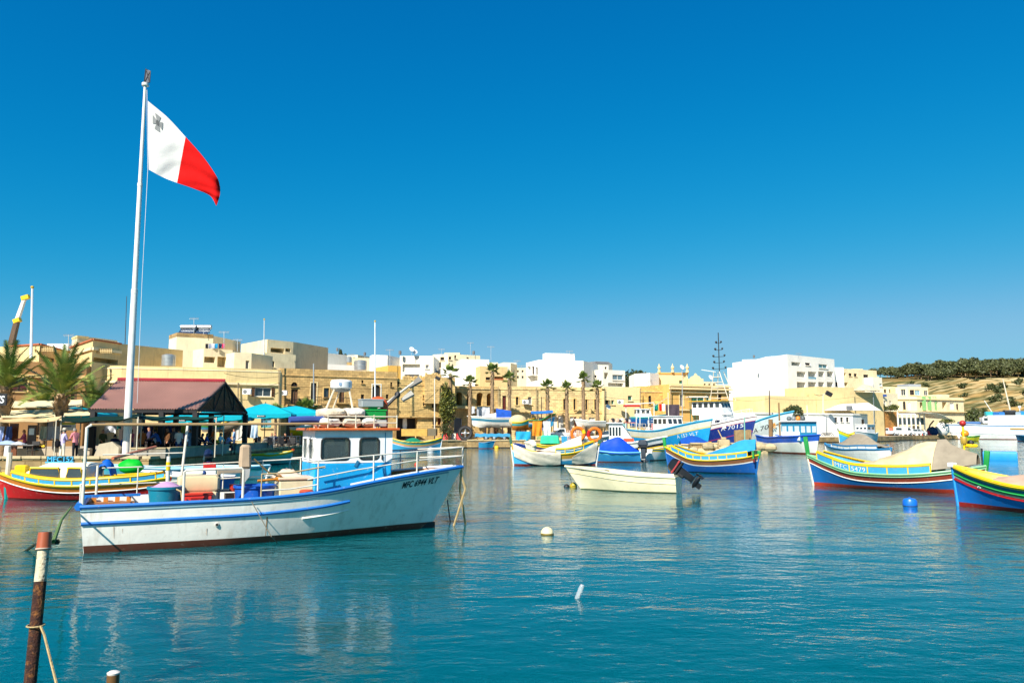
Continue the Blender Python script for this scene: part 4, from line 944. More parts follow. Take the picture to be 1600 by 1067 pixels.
    # exhaust elbow, derrick
    ex = MB(); xe = x1 - .28; ex.tube([(xe - .12 + .36 * .5 + .18 * cos(pi - i * pi / 8) - .02, -.25, zt + .62 + .18 * sin(i * pi / 8)) for i in range(9)], .11, paint('d4541c', chips=0), 10); ex.tube([(xe + .22, -.25, zt + .62), (xe + .22, -.25, zt + .06)], .1, paint('c23f20'), 10); ex.build('vent_pipe', root)
    dk = MB(); a = V((x1 - .15, .1, zt + .55)); b = V((x1 + .85, .1, zt + 1.32)); dk.tube([a, b], .035, paint('b9b5a8'), 6); dk.tube([a + V((.1, -.05, -.02)), a.lerp(b, .55) + V((0, -.05, 0))], .045, BLACK, 6); dk.ball(a.lerp(b, .55), .09, BLACK, 8, 5); dk.build('derrick', root)
    for k, sc in ((1.0, 1), (.62, .9)):
        m = MB(); c = a.lerp(b, k) + V((.05 if k == 1 else .22, 0, -.04 if k == 1 else -.12)); m.prism([(-.2 * sc, -.05), (.18 * sc, -.11), (.22 * sc, .11), (-.2 * sc, .05)], .06, paint('77736a') if k == 1 else paint('9d9a90'), Matrix.Translation(c) @ euler(rx=.6, ry=-.62)); m.build('flood_lamp', root)
    # handrails along the side and bow pulpit
    RL = paint('dcd6c6', streak=.5, stc=(.3, .12, .03))
    side = MB()
    def sp(t, h, off=-.05, sd=-1): p = H.pt(t, 1, sd, off); p.z += h; return p
    side.tube([sp(.57, .72), sp(.72, .66), sp(.88, .55), sp(1.0, .50, 0)], .02, RL, 6); side.tube([sp(.57, .30), sp(.72, .34), sp(.88, .32), sp(1.0, .26, 0)], .018, RL, 6)
    side.tube([sp(.57, .72, sd=1), sp(.72, .66, sd=1), sp(.88, .55, sd=1), sp(1.0, .50, 0, 1)], .02, RL, 6); side.tube([sp(.72, .34, sd=1), sp(.88, .32, sd=1), sp(1.0, .26, 0, 1)], .018, RL, 6)
    for sd in (-1, 1):
        for t, h in ((.60, .72), (.77, .63), (.89, .55), (1.0, .5)): side.tube([sp(t, -.02, sd=sd), sp(t, h, sd=sd)], .02, RL, 6)
    side.build('bow_rail', root)
    s2 = MB(); s2.tube([sp(.44, -.02), sp(.44, .52), sp(.52, .50), sp(.62, .56)], .022, paint('b39a6e', streak=.6, stc=(.2, .09, .03)), 6); s2.tube([sp(.44, .14), sp(.52, .12), sp(.60, .15)], .018, RL, 6); s2.tube([sp(.235, -.02), sp(.235, .64), sp(.24, .68), sp(.385, .68), sp(.39, .64), sp(.39, -.02)], .03, RL, 8); s2.build('side_rail', root)
    s3 = MB()
    for z in (.68, .28): s3.tube([sp(.03, z, sd=1), sp(.2, z, sd=1), sp(.6, z, sd=1)], .018, RL, 6)
    for t in (.12, .24, .36, .48): s3.tube([sp(t, -.02, sd=1), sp(t, .68, sd=1)], .018, RL, 6)
    s3.build('far_rail', root)
    fr = MB()
    pts = [sp(.005, -.05), sp(.005, 1.66), sp(.015, 1.72)]
    fr.tube(pts, .034, RL, 8); fr.tube([sp(.015, 1.72), V((x0 + .3, -hw - .02, 2.80))], .03, paint('a8885c'), 7); fr.tube([sp(.02, 0, sd=1), sp(.02, .75, sd=1)], .03, RL, 8); fr.tube([sp(.03, 1.74, sd=1), V((x0 + .2, hw, 2.8))], .03, paint('a8885c'), 7)
    fr.tube([sp(.015, 1.72), sp(.03, 1.74, sd=1)], .03, RL, 6); fr.tube([sp(.0, .45), sp(.0, .0, -.2)], .03, RL, 6)
    fr.tube([sp(.0, .78), sp(.03, .8, sd=1), ], .02, RL, 6); fr.tube([sp(.245, 1.0, sd=1), sp(.03, 1.0, sd=1)], .018, RL, 5); fr.tube([sp(.235, -.0, sd=1), sp(.25, 1.76, sd=1)], .035, RL, 7)
    fr.build('canopy_frame', root)
    nt_ = MB(); p = V((x0 - .05, -hw * .4, 2.82)); nt_.tube([p + V((-.55, -.3, .06)), p + V((-.1, -.25, .08)), p + V((.5, -.2, .07))], .1, cloth('3c4f8c'), 9); nt_.tube([p + V((.5, -.2, .07)), p + V((.72, -.18, .05))], .085, BLACK, 9); nt_.build('rolled_awning', root)
    w_ = MB()
    w_.box((.55, .75, .78), (1.05, .35, .3), paint('b5702c')); w_.build('net_bin', root, False)
    w_ = MB(); w_.box((.58, .55, 1.1), (1.25, .09, .06), BBLU); w_.build('thwart', root, False)
    rb = MB()
    for i in range(4): rb.box((.2 + .25 * i, .98, .92), (.1, .08, .25), paint('c07a32'))
    rb.build('rib', root, False)
    # yellow hauler and hose
    hl = MB(); yx = 4.3
    hl.tube([(yx, -.62, .7), (yx, -.62, 1.48)], .05, paint('b87516', chips=.7, chipc=(.15, .07, .03)), 7); hl.tube([(yx + .02, -.62, 1.46), (yx - .55, -.6, 1.42)], .035, paint('b87516', chips=.7, chipc=(.15, .07, .03)), 6); hl.ball((yx - .05, -.62, 1.48), .09, paint('b87516', chips=.7, chipc=(.15, .07, .03)), 8, 5)
    hl.build('pot_hauler', root)
    hs_ = MB(); hs_.tube([(yx - .65, -.62, 1.95), (yx - .3, -.66, 1.62), (yx + .2, -.7, 1.42), (yx + .55, -.72, 1.22), (yx + .62, -.72, 1.0), (yx + .42, -.74, .82), (yx + .1, -.72, .78)], .022, paint('6b5a34'), 6); hs_.build('hose', root)
    return root, H, loc, ang
MAIN, MH, MLOC, MANG = main_boat()
MW = WM[MAIN.name]
def on_main(x, y, z): return MW @ V((x, y, z))
# loose gear lying in the boat
def tub(name, label, p, r0, r1, h, m, cat='tub', n=20):
    mb = MB(); mb.lathe([(r0 * .98, 0), (r1 * .97, h * .9), (r1 * 1.05, h * .92), (r1 * 1.05, h), (r1 * .95, h), (r0 * .93, .04), (.001, .04)], m, n)
    return solo(name, mb, label, cat, p)
t_ = tub('plastic_tub', 'teal plastic tub near the stern of the white working boat', on_main(1.72, -.62, .64), .28, .37, .72, paint('147b92', chips=.1))
cl = MB(); cl.grid(lambda u, v: ((u - .5) * .6, (v - .5) * .5, .66 + .12 * sin(pi * u) * sin(pi * v) + .02 * rnoise(u * 2, v * 2, 1)), 10, 8, cloth('b28cb0'), .015)
solo('lilac_cloth', cl, 'lilac cloth draped over the teal tub', 'cloth', on_main(1.75, -.55, .68))
rp = MB(); rp.tube([(0, 0, .65), (.12, -.03, .6), (.16, -.05, .4), (.06, -.05, .28), (.10, -.05, .12), (.2, -.05, .02)], .018, ROPE, 6); solo('rope_end', rp, 'pale rope end hanging down the side of the teal tub', 'rope', on_main(1.95, -.98, .66))
tub('plastic_tub', 'bright blue plastic tub amidships of the white working boat', on_main(3.72, -.45, .62), .44, .48, .70, paint('0d55b4', chips=.1))
bx = thing('fish_box', 'cream insulated fish box with lid behind the red crate', 'box', on_main(2.45, -.1, .60), MANG)
m = MB(); m.box((0, 0, .3), (.86, .6, .6), paint('d9c79e'), ch=.04); m.build('body', bx); m = MB(); m.box((0, 0, .78), (.92, .64, .36), paint('d8c498'), ch=.05); m.build('lid', bx)
m = MB(); m.box((0, 0, .15), (.62, .36, .3), paint('c9281a', chips=.1), ch=.02); m.box((0, -.185, .2), (.3, .02, .05), paint('8a1710')); m.box((0, 0, .31), (.66, .4, .04), paint('d2321f', chips=.1)); solo('red_crate', m, 'red plastic crate in front of the cream fish box', 'crate', on_main(2.42, -.62, .86), MANG)
bc = thing('bait_cabinet', 'open worn wooden frame box left of the bright blue tub', 'cabinet', on_main(3.2, .1, .66), MANG)
for (c, d) in (((-.28, 0, .5), (.06, .5, 1.0)), ((.28, 0, .5), (.06, .5, 1.0)), ((0, 0, .97), (.5, .5, .07)), ((0, .1, .5), (.5, .3, .05))):
    m = MB(); m.box(c, d, paint('9c8d78', chips=.6)); m.build('board', bc, False)
m = MB(); m.box((0.05, 0, .22), (.34, .4, .42), paint('a06f45')); m.build('drawer', bc, False)
m = MB(); m.lathe([(.07, 0), (.08, .16), (.08, .18), (.001, .18)], paint('b22a1c'), 12); solo('red_can', m, 'small red can on the worn wooden frame box', 'can', on_main(3.25, .05, 1.14))
ob = thing('covered_outboard', 'outboard engine under a beige canvas hood on the far rail of the working boat', 'outboard', on_main(3.62, 1.02, 1.62), MANG)
m = MB(); m.box((0, 0, .33), (.30, .34, .62), cloth('b09a80'), ch=.06, tx=.85, ty=.85); m.build('hood', ob)
m = MB(); m.prism([(-.12, 0), (.12, 0), (.1, -.2), (0, -.34), (-.1, -.2)], .1, paint('a9aaa6'), Matrix.Translation((0, -.05, .02)) @ euler(rx=pi / 2)); m.build('drive_leg', ob)
bxx = thing('deck_locker', 'cream deck locker against the aft wall of the sky-blue wheelhouse', 'locker', on_main(4.66, -.3, .66), MANG)
m = MB(); m.box((0, 0, .38), (.82, .9, .76), paint('d8c8a2'), ch=.03); m.build('body', bxx)
m = MB(); m.box((0, 0, .80), (.88, .96, .07), paint('d9b79a'), ch=.02); m.build('lid', bxx)
m = MB(); m.grid(lambda u, v: ((u - .5) * .7, (v - .5) * .5, .02 + .2 * sin(pi * u) * sin(pi * v) + .05 * rnoise(u * 3, v * 3)), 10, 8, cloth('d3b8a2'), .02); solo('net_pile', m, 'pinkish net heap on the cream deck locker', 'net', on_main(4.5, -.2, 1.46), MANG)
m = MB(); m.lathe([(.18, 0), (.21, .1), (.21, .2), (.18, .26), (.14, .26)], paint('cdb894'), 16); m.lathe([(.14, .22), (.18, .3), (.14, .34), (.07, .3)], paint('b5452c'), 14); solo('rope_coil', m, 'cream and red rope coil in a basket by the wheelhouse foot', 'rope coil', on_main(4.86, -.95, .86))
# boxes and net bags on the wheelhouse roof
ZR = 2.70
rr = random.Random(9)
for i, (x, z, w, lab) in enumerate(((5.45, 0, .55, 'lower left white net bag on the wheelhouse roof'), (6.0, 0, .5, 'lower middle white net bag on the wheelhouse roof'), (6.45, 0, .4, 'lower right white net bag on the wheelhouse roof'), (5.55, .24, .6, 'upper left white net bag on the wheelhouse roof'), (6.1, .25, .5, 'upper right white net bag on the wheelhouse roof'))):
    m = MB()
    def bag(u, v, w=w, i=i):
        a, b = 2 * pi * u, pi * v
        def sq(x, e=.4): return math.copysign(abs(x) ** e, x)
        f = 1 + .06 * rnoise(u * 6, v * 4, i)
        k = abs(sin(b)) ** .4
        return (w * .52 * k * sq(cos(a)) * f, .6 * k * sq(sin(a)) * f, .13 - .125 * sq(cos(b), .7) + .03 * rnoise(u * 5, v * 3, i))
    m.grid(bag, 18, 9, cloth('d6c4a8' if i % 2 else 'cfc8bb', bscale=14, bump=.8)); solo('net_bag', m, lab, 'net bag', on_main(x, -.2, ZR + z), MANG)
m = MB(); m.box((0, 0, .11), (.62, .45, .2), paint('138a3a', chips=.1), ch=.02); m.box((0, 0, .23), (.66, .48, .04), paint('17a045', chips=.1), ch=.01); m.box((0, 0, .28), (.2, .2, .05), paint('138a3a', chips=.1)); solo('green_crate', m, 'green plastic crate under the grey box on the wheelhouse roof', 'crate', on_main(6.62, -.35, ZR + .22), MANG)
m = MB(); m.box((0, 0, .1), (.58, .42, .2), paint('8f9696', chips=.1), ch=.02); m.box((0, 0, .2), (.6, .44, .03), paint('9aa1a1', chips=.1)); solo('grey_crate', m, 'grey plastic crate stacked on the green crate on the wheelhouse roof', 'crate', on_main(6.58, -.3, ZR + .53), MANG)
m = MB(); m.box((0, 0, .1), (.6, .42, .19), paint('a6a8a4', chips=.1), ch=.02); solo('grey_crate', m, 'pale grey crate beneath the green crate on the wheelhouse roof', 'crate', on_main(6.66, -.33, ZR + .02), MANG)
# mooring ropes of the working boat
def rope(name, label, pts, r=.02, m=ROPE, sag=0.0, group=None):
    P = []
    for a, b in zip(pts, pts[1:]):
        a, b = V(a), V(b)
        for i in range(8): t = i / 8; p = a.lerp(b, t); p.z -= sag * 4 * t * (1 - t); P.append(p)
    P.append(V(pts[-1])); mb = MB(); mb.tube(P, r, m, 6); return solo(name, mb, label, 'rope', P[0], 0, group, world=True)
GREENROPE = mat('green rope', '5f7a3a', rough=.95, var=.4, scale=10, bump=.6, bscale=60)
b0 = on_main(9.25, 0, 1.55)
for dx, lab in ((-.28, 'left weedy mooring rope hanging from the bow of the working boat'), (.16, 'right weedy mooring rope hanging from the bow of the working boat')):
    p = b0 + V((dx, .3 + dx, 0)); p.z = -.3
    rope('mooring_rope', lab, [b0 + V((dx * .1, -.05, 0)), b0 + V((-dx * .35 + .03, .0, -.55)), p], .032)
a = on_main(3.55, -1.34, 1.0); q = G(440, 856, -.2); rope('mooring_rope', 'thin grey rope slanting down the side of the working boat', [a, G(424, 838, .25) , q], .011, mat('grey rope', '6a6455', rough=.9))
m = MB(); a = G(706, 815, 0); m.tube([a + V((0, 0, -.3)), a + V((-.14, .05, .62))], .018, BLACK, 6); solo('dark_stick', m, 'dark thin stick poking out of the water beside the working boat bow', 'stick', a, 0, world=True)
# ------------------------------------------------------------------ the other boats
def ridge_tent(H, t0, t1, zbase, ridge, m, root, name='tarpaulin', lean=0.0, drop=.05, out=.06, nu=18):
    """cloth over a ridge: ridge is a table t -> height above the sheer"""
    def fn(u, v):
        t = lerp(t0, t1, u); s_ = v * 2 - 1
        e = H.pt(t, 1, 1 if s_ > 0 else -1, out); e.z += zbase; r = spl(ridge, u)
        top = V((e.x + lean * r, 0, H.zs(t) + r)); k = abs(s_)
        p = top.lerp(e, k); p.z -= drop * sin(pi * k) + .04 * rnoise(u * 3, k * 2 + s_, 3) + .022 * sin(u * 31 + k * 3) * k; return p
    return cover(root, fn, m, nu, 14, name)
# red and yellow cabin boat at the left
rb_, RH = luzzu('red-hulled boat with yellow-framed cream cabin and sky-blue panels', (256, 780), (8, 779), 2.1, dict(
    mid=.56, ends=(.82, .98), mats=[(.08, YP), (.24, ORP), (.28, WHITE)], low=REDP, anti=paint('5e1512'), gun=YP, wl=.05, rubw=[(.26, .022, WHITE)],
    wash=(.05, .90, .22, LBL, YP, 8), post=(.0, .25), postm=paint('d9c9a8'), stemm=REDP, inm=YP, deckm=paint('c9a02a'), dk=.3, bow=.35))
xc = RH.L * .66
cab = MB(); CM = paint('ece0be', streak=.1)
def cabfn(u, v):
    x = lerp(-1.35, 1.0, u); b = pi * v; k = abs(cos(b)) ** .45
    hgt = .98 * (1 - .35 * max(0, u - .72) / .28 * 1.0)
    return (xc + x, -math.copysign(.62 * k, cos(b)), .55 + hgt * abs(sin(b)) ** .5 * .84)
cab.grid(cabfn, 10, 16, CM)
for u in (0, 1):
    pl = [cabfn(u, i / 16) for i in range(17)]; cab.add(pl, [tuple(range(17)) if u == 0 else tuple(range(16, -1, -1))], CM)
cab.build('cabin', rb_)
for sd in (-1, 1):
    for x0, x1 in ((-1.25, -.62), (-.38, .82)):
        f = MB(); y = sd * .635; P = [(xc + x0, y, .80), (xc + x1, y, .80), (xc + x1 - .06, y * .99, 1.20), (xc + x0 + .06, y * .99, 1.20)]
        f.tube(P, .045, YP, 6, closed=True); fo = f.build('window_frame', rb_)
        g = MB(); g.add(P if sd < 0 else P[::-1], [(0, 1, 2, 3)], GLASS); g.build('pane', fo, False)
vs, fs = text_mesh('MFC152', .30, .03); sgn = MB()
w_ = max(v.x for v in vs); sgn.add([(xc + .55 - v.x / w_ * 1.05, .02 + v.z, 1.40 + v.y) for v in vs], [tuple(f) for f in fs], LBL); sgn.build('lettering', rb_, False)
m = MB(); m.box((xc + .05, .02, 1.38), (1.1, .06, .05), LBL); m.build('name_board', rb_)
def rw(x, y, z): return WM[rb_.name] @ V((x, y, z))
m = MB(); m.grid(lambda u, v: ((u - .5) * .62 + .03 * rnoise(u * 4, v * 4), (v - .5) * .5, .9 * (sin(pi * min(1, max(0, u * .96 + .02))) ** .35) * (.75 + .25 * sin(pi * v)) + .05 * rnoise(u * 5, v * 5, 2)), 12, 12, cloth('1257b0', rough=.5), .02)
solo('blue_tarpaulin', m, 'bundled blue tarpaulin standing behind the cabin of the red boat', 'tarpaulin', rw(RH.L * .37, 0, .6))
m = MB(); m.ball((0, 0, .2), .55, cloth('11b02c', rough=.45), 18, 10, (1.05, .7, .62)); m.v = [(x * (1 + .12 * rnoise(x * 3, z * 3)), y, z * (1 + .15 * rnoise(x * 2, y * 3, 2))) for x, y, z in m.v]
solo('green_sheet_bundle', m, 'bright green plastic bundle behind the red boat', 'bundle', A(205, 722, 36) + V((0, 0, -.4)))
m = MB(); m.tube([A(176, 716, 33.5), A(243, 698, 37)], .07, paint('c1704a'), 8); solo('brown_spar', m, 'long brown wooden spar above the green bundle', 'spar', A(176, 716, 33.5), 0, world=True)
m = MB(); m.grid(lambda u, v: ((u - .5) * .7, (v - .5) * .6, .1 + .22 * sin(pi * u) * sin(pi * v) + .05 * rnoise(u * 4, v * 4)), 8, 8, cloth('a9a08e'), .02); solo('net_heap', m, 'grey and white net heap on the foredeck of the red boat', 'net', rw(RH.L * .86, 0, .66))
m = MB(); m.box((0, 0, .28), (.42, .34, .56), YP, ch=.04); solo('yellow_box', m, 'yellow box on the foredeck of the red boat', 'box', rw(RH.L * .90, .05, .72), .2)
m = MB(); m.tube([(0, 0, 0), (.02, 0, .8), (0, .03, 1.2)], .10, cloth('cfc9b6'), 8); m.tube([(0, 0, -.1), (.05, .02, -.7)], .1, cloth('1c8a86'), 7); solo('bow_wrapping', m, 'cloth and teal rope wrapped round the red boat stem at the left edge', 'wrapping', rw(RH.L * .995, 0, .55))
# blue and teal boats behind the red one
b1, H1 = luzzu('pale blue open boat with a teal inside behind the red boat', (415, 748), (140, 752), 1.9, dict(mid=.62, ends=(.72, .95), mats=[(.10, paint('8cc8e0')), (.26, TEALP)], low=paint('4f9fb4'), anti=paint('3a6a70'), gun=paint('9fd2e6'), wl=.05, post=(0, .2), inm=TEALP, deckm=TEALP, dk=.25))
b2, H2 = luzzu('teal boat with a yellow cap rail moored at the end of the low wall', (372, 727), (452, 724), 1.9, dict(mid=.72, ends=(.8, .95), mats=[(.12, YP), (.3, MINT)], low=paint('63bdae'), anti=paint('20403c'), gun=YP, wl=.06, post=(0, .15), postm=paint('c5471f'), inm=MINT, deckm=MINT))
loc, rz, L = place((352, 762), (226, 756))
t_ = thing('tender', 'small white tender with fenders beyond the fish box of the working boat', 'boat', loc, rz)
Ht = Hull(L, ((0, .6), (.4, .68), (.75, .55), (1, .04)), ((0, .5), (.5, .5), (1, .62)), ((0, -.2), (1, -.2)), ((0, .3), (1, .9)), .35)
Ht.bands([0, Ht.below(.2), 1], [WHITE, WHITE], t_, transom=BLP); Ht.rail(0, 1, 1, .06, paint('d7dadb'), name='gunwale', parent=t_); Ht.deck(.02, .95, .2, paint('cfd3d0'), t_)
m = MB(); m.tube([(0, -.45, 0), (0, -.3, 0), (0, .3, 0), (0, .45, 0)], [.05, .14, .14, .05], paint('e6dfc6'), 12); m.ball((0, -.4, 0), .1, paint('1c3f77'), 8, 6); m.ball((0, .4, 0), .1, paint('1c3f77'), 8, 6); solo('fender', m, 'cream fender with blue ends hanging at the white tender', 'fender', A(303, 739, 31), pi / 2)
m = MB(); m.box((0, 0, .35), (.5, .06, .7), paint('e9e6e0')); m.box((0, -.005, .56), (.5, .062, .28), REDP); solo('red_white_board', m, 'red and white board standing behind the white tender', 'board', A(327, 742, 31.5) + V((0, 0, -.2)), .1)
m = MB(); m.lathe([(.07, -.5), (.07, .7)], paint('d9d5c8'), 10); m.lathe([(.08, .2), (.08, .5)], YP, 10); solo('striped_post', m, 'white and yellow post beside the stern of the red boat', 'post', A(263, 730, 28.5) + V((0, 0, -.3)))
om = thing('outboard_motor', 'navy outboard engine tilted up by the low quay wall', 'outboard', A(325, 726, 40) + V((0, 0, -.1)), .5)
outboard((0, 0, 0), 0, 1.5, -.5, parent=om, cowl=paint('14213f', rough=.3, chips=0))
# luzzu by the far quay behind the working boat's bow
l3, H3 = luzzu('small luzzu with yellow, pink and blue stripes moored by the far quay', (688, 703), (610, 703.5), 2.2, dict(mid=.95, ends=(1.5, 1.55), mats=[(.12, YP), (.30, TEALP), (.42, paint('d9b23a')), (.55, paint('d99a8c')), (.62, WHITE)], low=LBL, anti=BLP, gun=YP, wl=.1, post=(.45, .3), inm=TEALP, deckm=GRP, dk=.35))
ridge_tent(H3, .35, .75, -.0, ((0, .05), (.5, .55), (1, .05)), cloth('1d7a5a'), l3, 'net_cover')
# pink/white luzzu with white tarpaulins, centre
l4, H4 = luzzu('luzzu draped in creased white tarpaulins, blue panels showing near its bow', (803, 727), (931, 727), 2.3, dict(mid=.85, ends=(1.5, 1.5), mats=[(.10, YP), (.38, paint('c8973c')), (.5, WHITE)], low=LBL, anti=MARP, gun=YP, wl=.12, wash=(.5, .95, .34, LBL, YP, 4), post=(.55, .35), inm=YP, deckm=WOOD))
def drape(H, t0, t1, z0, z1, m, root, sd=-1, out=.07, seed=0, name='draped_tarpaulin'):
    def fn(u, v):
        t = lerp(t0, t1, u); za = z0(u) if callable(z0) else z0; zb = z1(u) if callable(z1) else z1; z = lerp(za, zb, v)
        w = min(1, max(0.02, (z - H.zk(t)) / (H.zs(t) - H.zk(t)))); p = H.pt(t, w, sd, out + .05 * rnoise(u * 2 + v * 1.4, v * 1.2, seed) + .03); p.z = max(z, p.z) if w >= 1 else p.z
        if z > H.zs(t): p.z = z; p.y -= sd * (z - H.zs(t)) * .4
        return p
    return cover(root, fn, m, 22, 10, name)
drape(H4, .015, .56, lambda u: .1 + .55 * (1 - u) ** 3 - .08 * sin(pi * u), lambda u: lerp(1.5, .95, min(1, u * 3)) + .05, TARPW, l4, -1, .06, 2)
drape(H4, .70, .985, lambda u: .12 + .4 * (u - .3) ** 2, lambda u: lerp(.6, 1.7, u), TARPW, l4, -1, .07, 5)
ridge_tent(H4, .28, .82, .2, ((0, .15), (.35, .5), (.8, .95), (1, 1.05)), cloth('d9cdb6'), l4)
# blue covered boat beside it
def covered(label, a, b, beam, hz, hullm, covm, ridge, strip=None, t0=.02, t1=.97, sag=.1, name='covered_boat', bow=.4, bands=None, grp=None):
    loc, rz, L = place(a, b); root = thing(name, label, 'boat', loc, rz, grp)
    H = Hull(L, ((0, beam * .36), (.3, beam * .5), (.65, beam * .46), (.88, beam * .24), (1, .03)), ((0, hz), (.5, hz), (1, hz * 1.25)), ((0, -.25), (1, -.25)), ((0, .35), (.6, .4), (1, .9)), bow)
    H.bands([0, H.atz(.07), H.below(.22), H.below(.12), 1], [RUST, hullm, strip or hullm, hullm], root, transom=hullm)
    H.rail(0, 1, 1, .05, strip or hullm, name='gunwale', parent=root); H.deck(.02, .97, .1, WOOD, root)
    if covm:
        ridge_tent(H, t0, t1, -.08, ridge, covm, root, drop=sag)
    return root, H
cb, Hc = covered('blue boat under a glossy bright blue cover beside the tarpaulin-draped luzzu', (1001, 722), (921, 721.5), 2.0, .78, paint('2a84b8'), cloth('1646b4', rough=.35, spec=.5, bump=.2), ((0, .08), (.25, .75), (.42, 1.2), (.6, 1.0), (1, .08)), paint('6fc2d8'))
m = MB(); m.tube([Hc.pt(.45, 1, -1, .08), V((Hc.L * .43, -.4, 1.55)), V((Hc.L * .40, 0, 1.98))], .015, WHITE, 5); m.tube([V((Hc.L * .43, -.4, 1.55)), Hc.pt(.55, 1, -1, .08)], .012, WHITE, 5); m.build('lashing', cb)
# cream dinghy with raised outboard
loc, rz, L = place((1061, 769), (908, 764)); 
dg = thing('dinghy', 'cream open dinghy with a black outboard tilted up at its stern', 'boat', loc, rz)
CD = paint('ece0b8', rough=.25, streak=.08, chips=.05)
Hd = Hull(L, ((0, .74), (.3, .84), (.6, .80), (.82, .55), (1, .03)), ((0, .66), (.4, .72), (.8, .88), (1, 1.0)), ((0, -.2), (.8, -.22), (1, -.1)), ((0, .22), (.5, .25), (.75, .55), (.9, .9), (1, 1.15)), .75, .0, 32)
Hd.bands([0, Hd.atz(.04), Hd.below(.30), Hd.below(.26), Hd.below(.10), 1], [paint('4a5a3c'), CD, CD, CD, CD], dg, transom=CD)
Hd.rail(0, 1, Hd.below(.28), .022, paint('dccd9f'), name='spray_rail', parent=dg); Hd.rail(0, 1, .99, .045, CD, name='gunwale', parent=dg); Hd.rail(0, 1, 1, .02, paint('6b6a58'), dz=.03, name='rubbing_strip', parent=dg)
Hd.inner(.0, .95, .4, CD, dg); Hd.deck(.01, .96, .42, paint('d9cda5'), dg); Hd.deck(.74, .985, .03, CD, dg, 'foredeck')
m = MB(); m.box((L * .5, 0, .52), (.3, 1.3, .05), CD); m.build('thwart', dg)
Hd.letter('TARA', .90, .86, .09, mat('dark lettering', (.05, .05, .05)), 1, 0, 1.1, parent=dg)
om = outboard((-.12, 0, .72), -pi / 2, 1.25, -.95, parent=dg, band=paint('a8383a'))
# blue-covered luzzu, right of centre
l5, H5 = luzzu('luzzu with yellow rails and a large sky-blue canvas cover near the middle', (1181, 740), (1046, 736), 2.2, dict(mid=.76, ends=(1.1, 1.5), mats=[(.06, YP), (.30, paint('8a5a3a')), (.36, WHITE)], low=paint('1656a0'), anti=paint('16354f'), gun=YP, wl=.06, wash=(.08, .93, .29, LBL, YP, 9), post=(.25, .6), postm=GRP, stemm=BLP, inm=YP, deckm=YP))
ridge_tent(H5, .02, .58, .32, ((0, .95), (.2, 1.05), (.6, .68), (1, .32)), TARPT, l5, drop=.02)
m = MB(); m.box((.02, 0, 1.1), (.1, .9, .5), GRP); m.box((-.03, 0, .8), (.1, 1.0, .2), MARP); m.build('stern_board', l5)
# boat 5479 with the cream tent
l6, H6 = luzzu('luzzu with yellow rails, white bow letters and a cream tent cover at the right', (1531, 772), (1272, 758), 2.3, dict(mid=.70, ends=(1.15, 1.42), mats=[(.09, paint('6fae7c')), (.13, WHITE), (.33, paint('96402a')), (.38, WHITE)], low=paint('1664a6'), anti=paint('a8331e'), gun=paint('7fba86'), wl=.16, rubw=[(.35, .022, WHITE), (.10, .03, paint('7fba86'))],
    wash=(.22, .93, .34, LBL, YP, 6), wtext=(('MFC', 4, .26), ('5479', 3, .28)), tside=1, post=(.62, .85), postm=GRP, stemm=paint('d9cdb8'), inm=YP, deckm=YP, sternr=.3))
def tent6(u, v):
    t = lerp(.70, .215, u); s_ = v * 2 - 1; r = spl(((0, .30), (.3, .6), (.62, 1.0), (.8, 1.26), (1, 1.28)), u)
    e = H6.pt(t, 1, 1 if s_ > 0 else -1, .02); e.z += .36 if u < .75 else lerp(.36, .12, (u - .75) * 4); k = abs(s_)
    top = V((e.x, 0, H6.zs(t) + r)); kk = k ** .8; p = top.lerp(e, kk); p.z += (.12 * sin(pi * k) if u > .3 else 0) + .03 * rnoise(u * 3, v * 3, 1); return p
m = MB(); m.grid(tent6, 20, 16, TARPC, .02, mfn=None); m.build('tarpaulin', l6)
def tentg(u, v):
    t = lerp(.212, .03, u); s_ = v * 2 - 1; r = lerp(1.40, .5, u) if u > .35 else 1.33 - .1 * u
    e = H6.pt(t, 1, 1 if s_ > 0 else -1, .05); e.z += .1; k = abs(s_); top = V((e.x, 0, H6.zs(t) + r)); p = top.lerp(e, k ** .8); p.z += .12 * sin(pi * k) + .02; return p
m = MB(); m.grid(tentg, 8, 16, TARPG, .02); m.build('tent_end', l6)
m = MB(); m.box((H6.L * .84, 0, H6.zs(.84) + .02), (.4, 1.1, .06), YP); m.build('thwart', l6)
# rightmost luzzu
l7, H7 = luzzu('blue-hulled luzzu with yellow, green and red stripes cut by the right edge', (1932, 826), (1498, 790), 2.5, dict(mid=.82, ends=(1.3, 1.38), mats=[(.12, YP), (.22, paint('12607a')), (.34, GRP), (.40, paint('9aa090')), (.50, paint('b01a22'))], low=paint('1470c0', chips=.1), anti=paint('8a1d16'), gun=YP, wl=.14, rubw=[(.27, .02, paint('2fae58')), (.46, .03, paint('a3161e')), (.03, .05, YP)], post=(.5, -.1), postm=YP, stemm=paint('1a8ad0'), inm=YP, deckm=YP, bow=.12, dk=.2))
ridge_tent(H7, .05, .80, -.05, ((0, .7), (.5, .6), (.85, .32), (1, .06)), PINKT, l7, drop=-.06, out=-.1)
m = MB(); p = H7.pt(1, 1, 1); m.box((p.x + .02, 0, p.z + .02), (.2, .3, .16), WHITE, ch=.02); m.build('stem_cap', l7)
m = MB(); q = H7.pt(.86, H7.atz(.72)(.86), 1, .01); m.ball(q, .055, WHITE, 10, 6, (1.3, .5, .8)); m.ball(q + V((0, .02, 0)), .03, BLACK, 8, 5, (1, .6, 1)); m.build('painted_eye', l7)
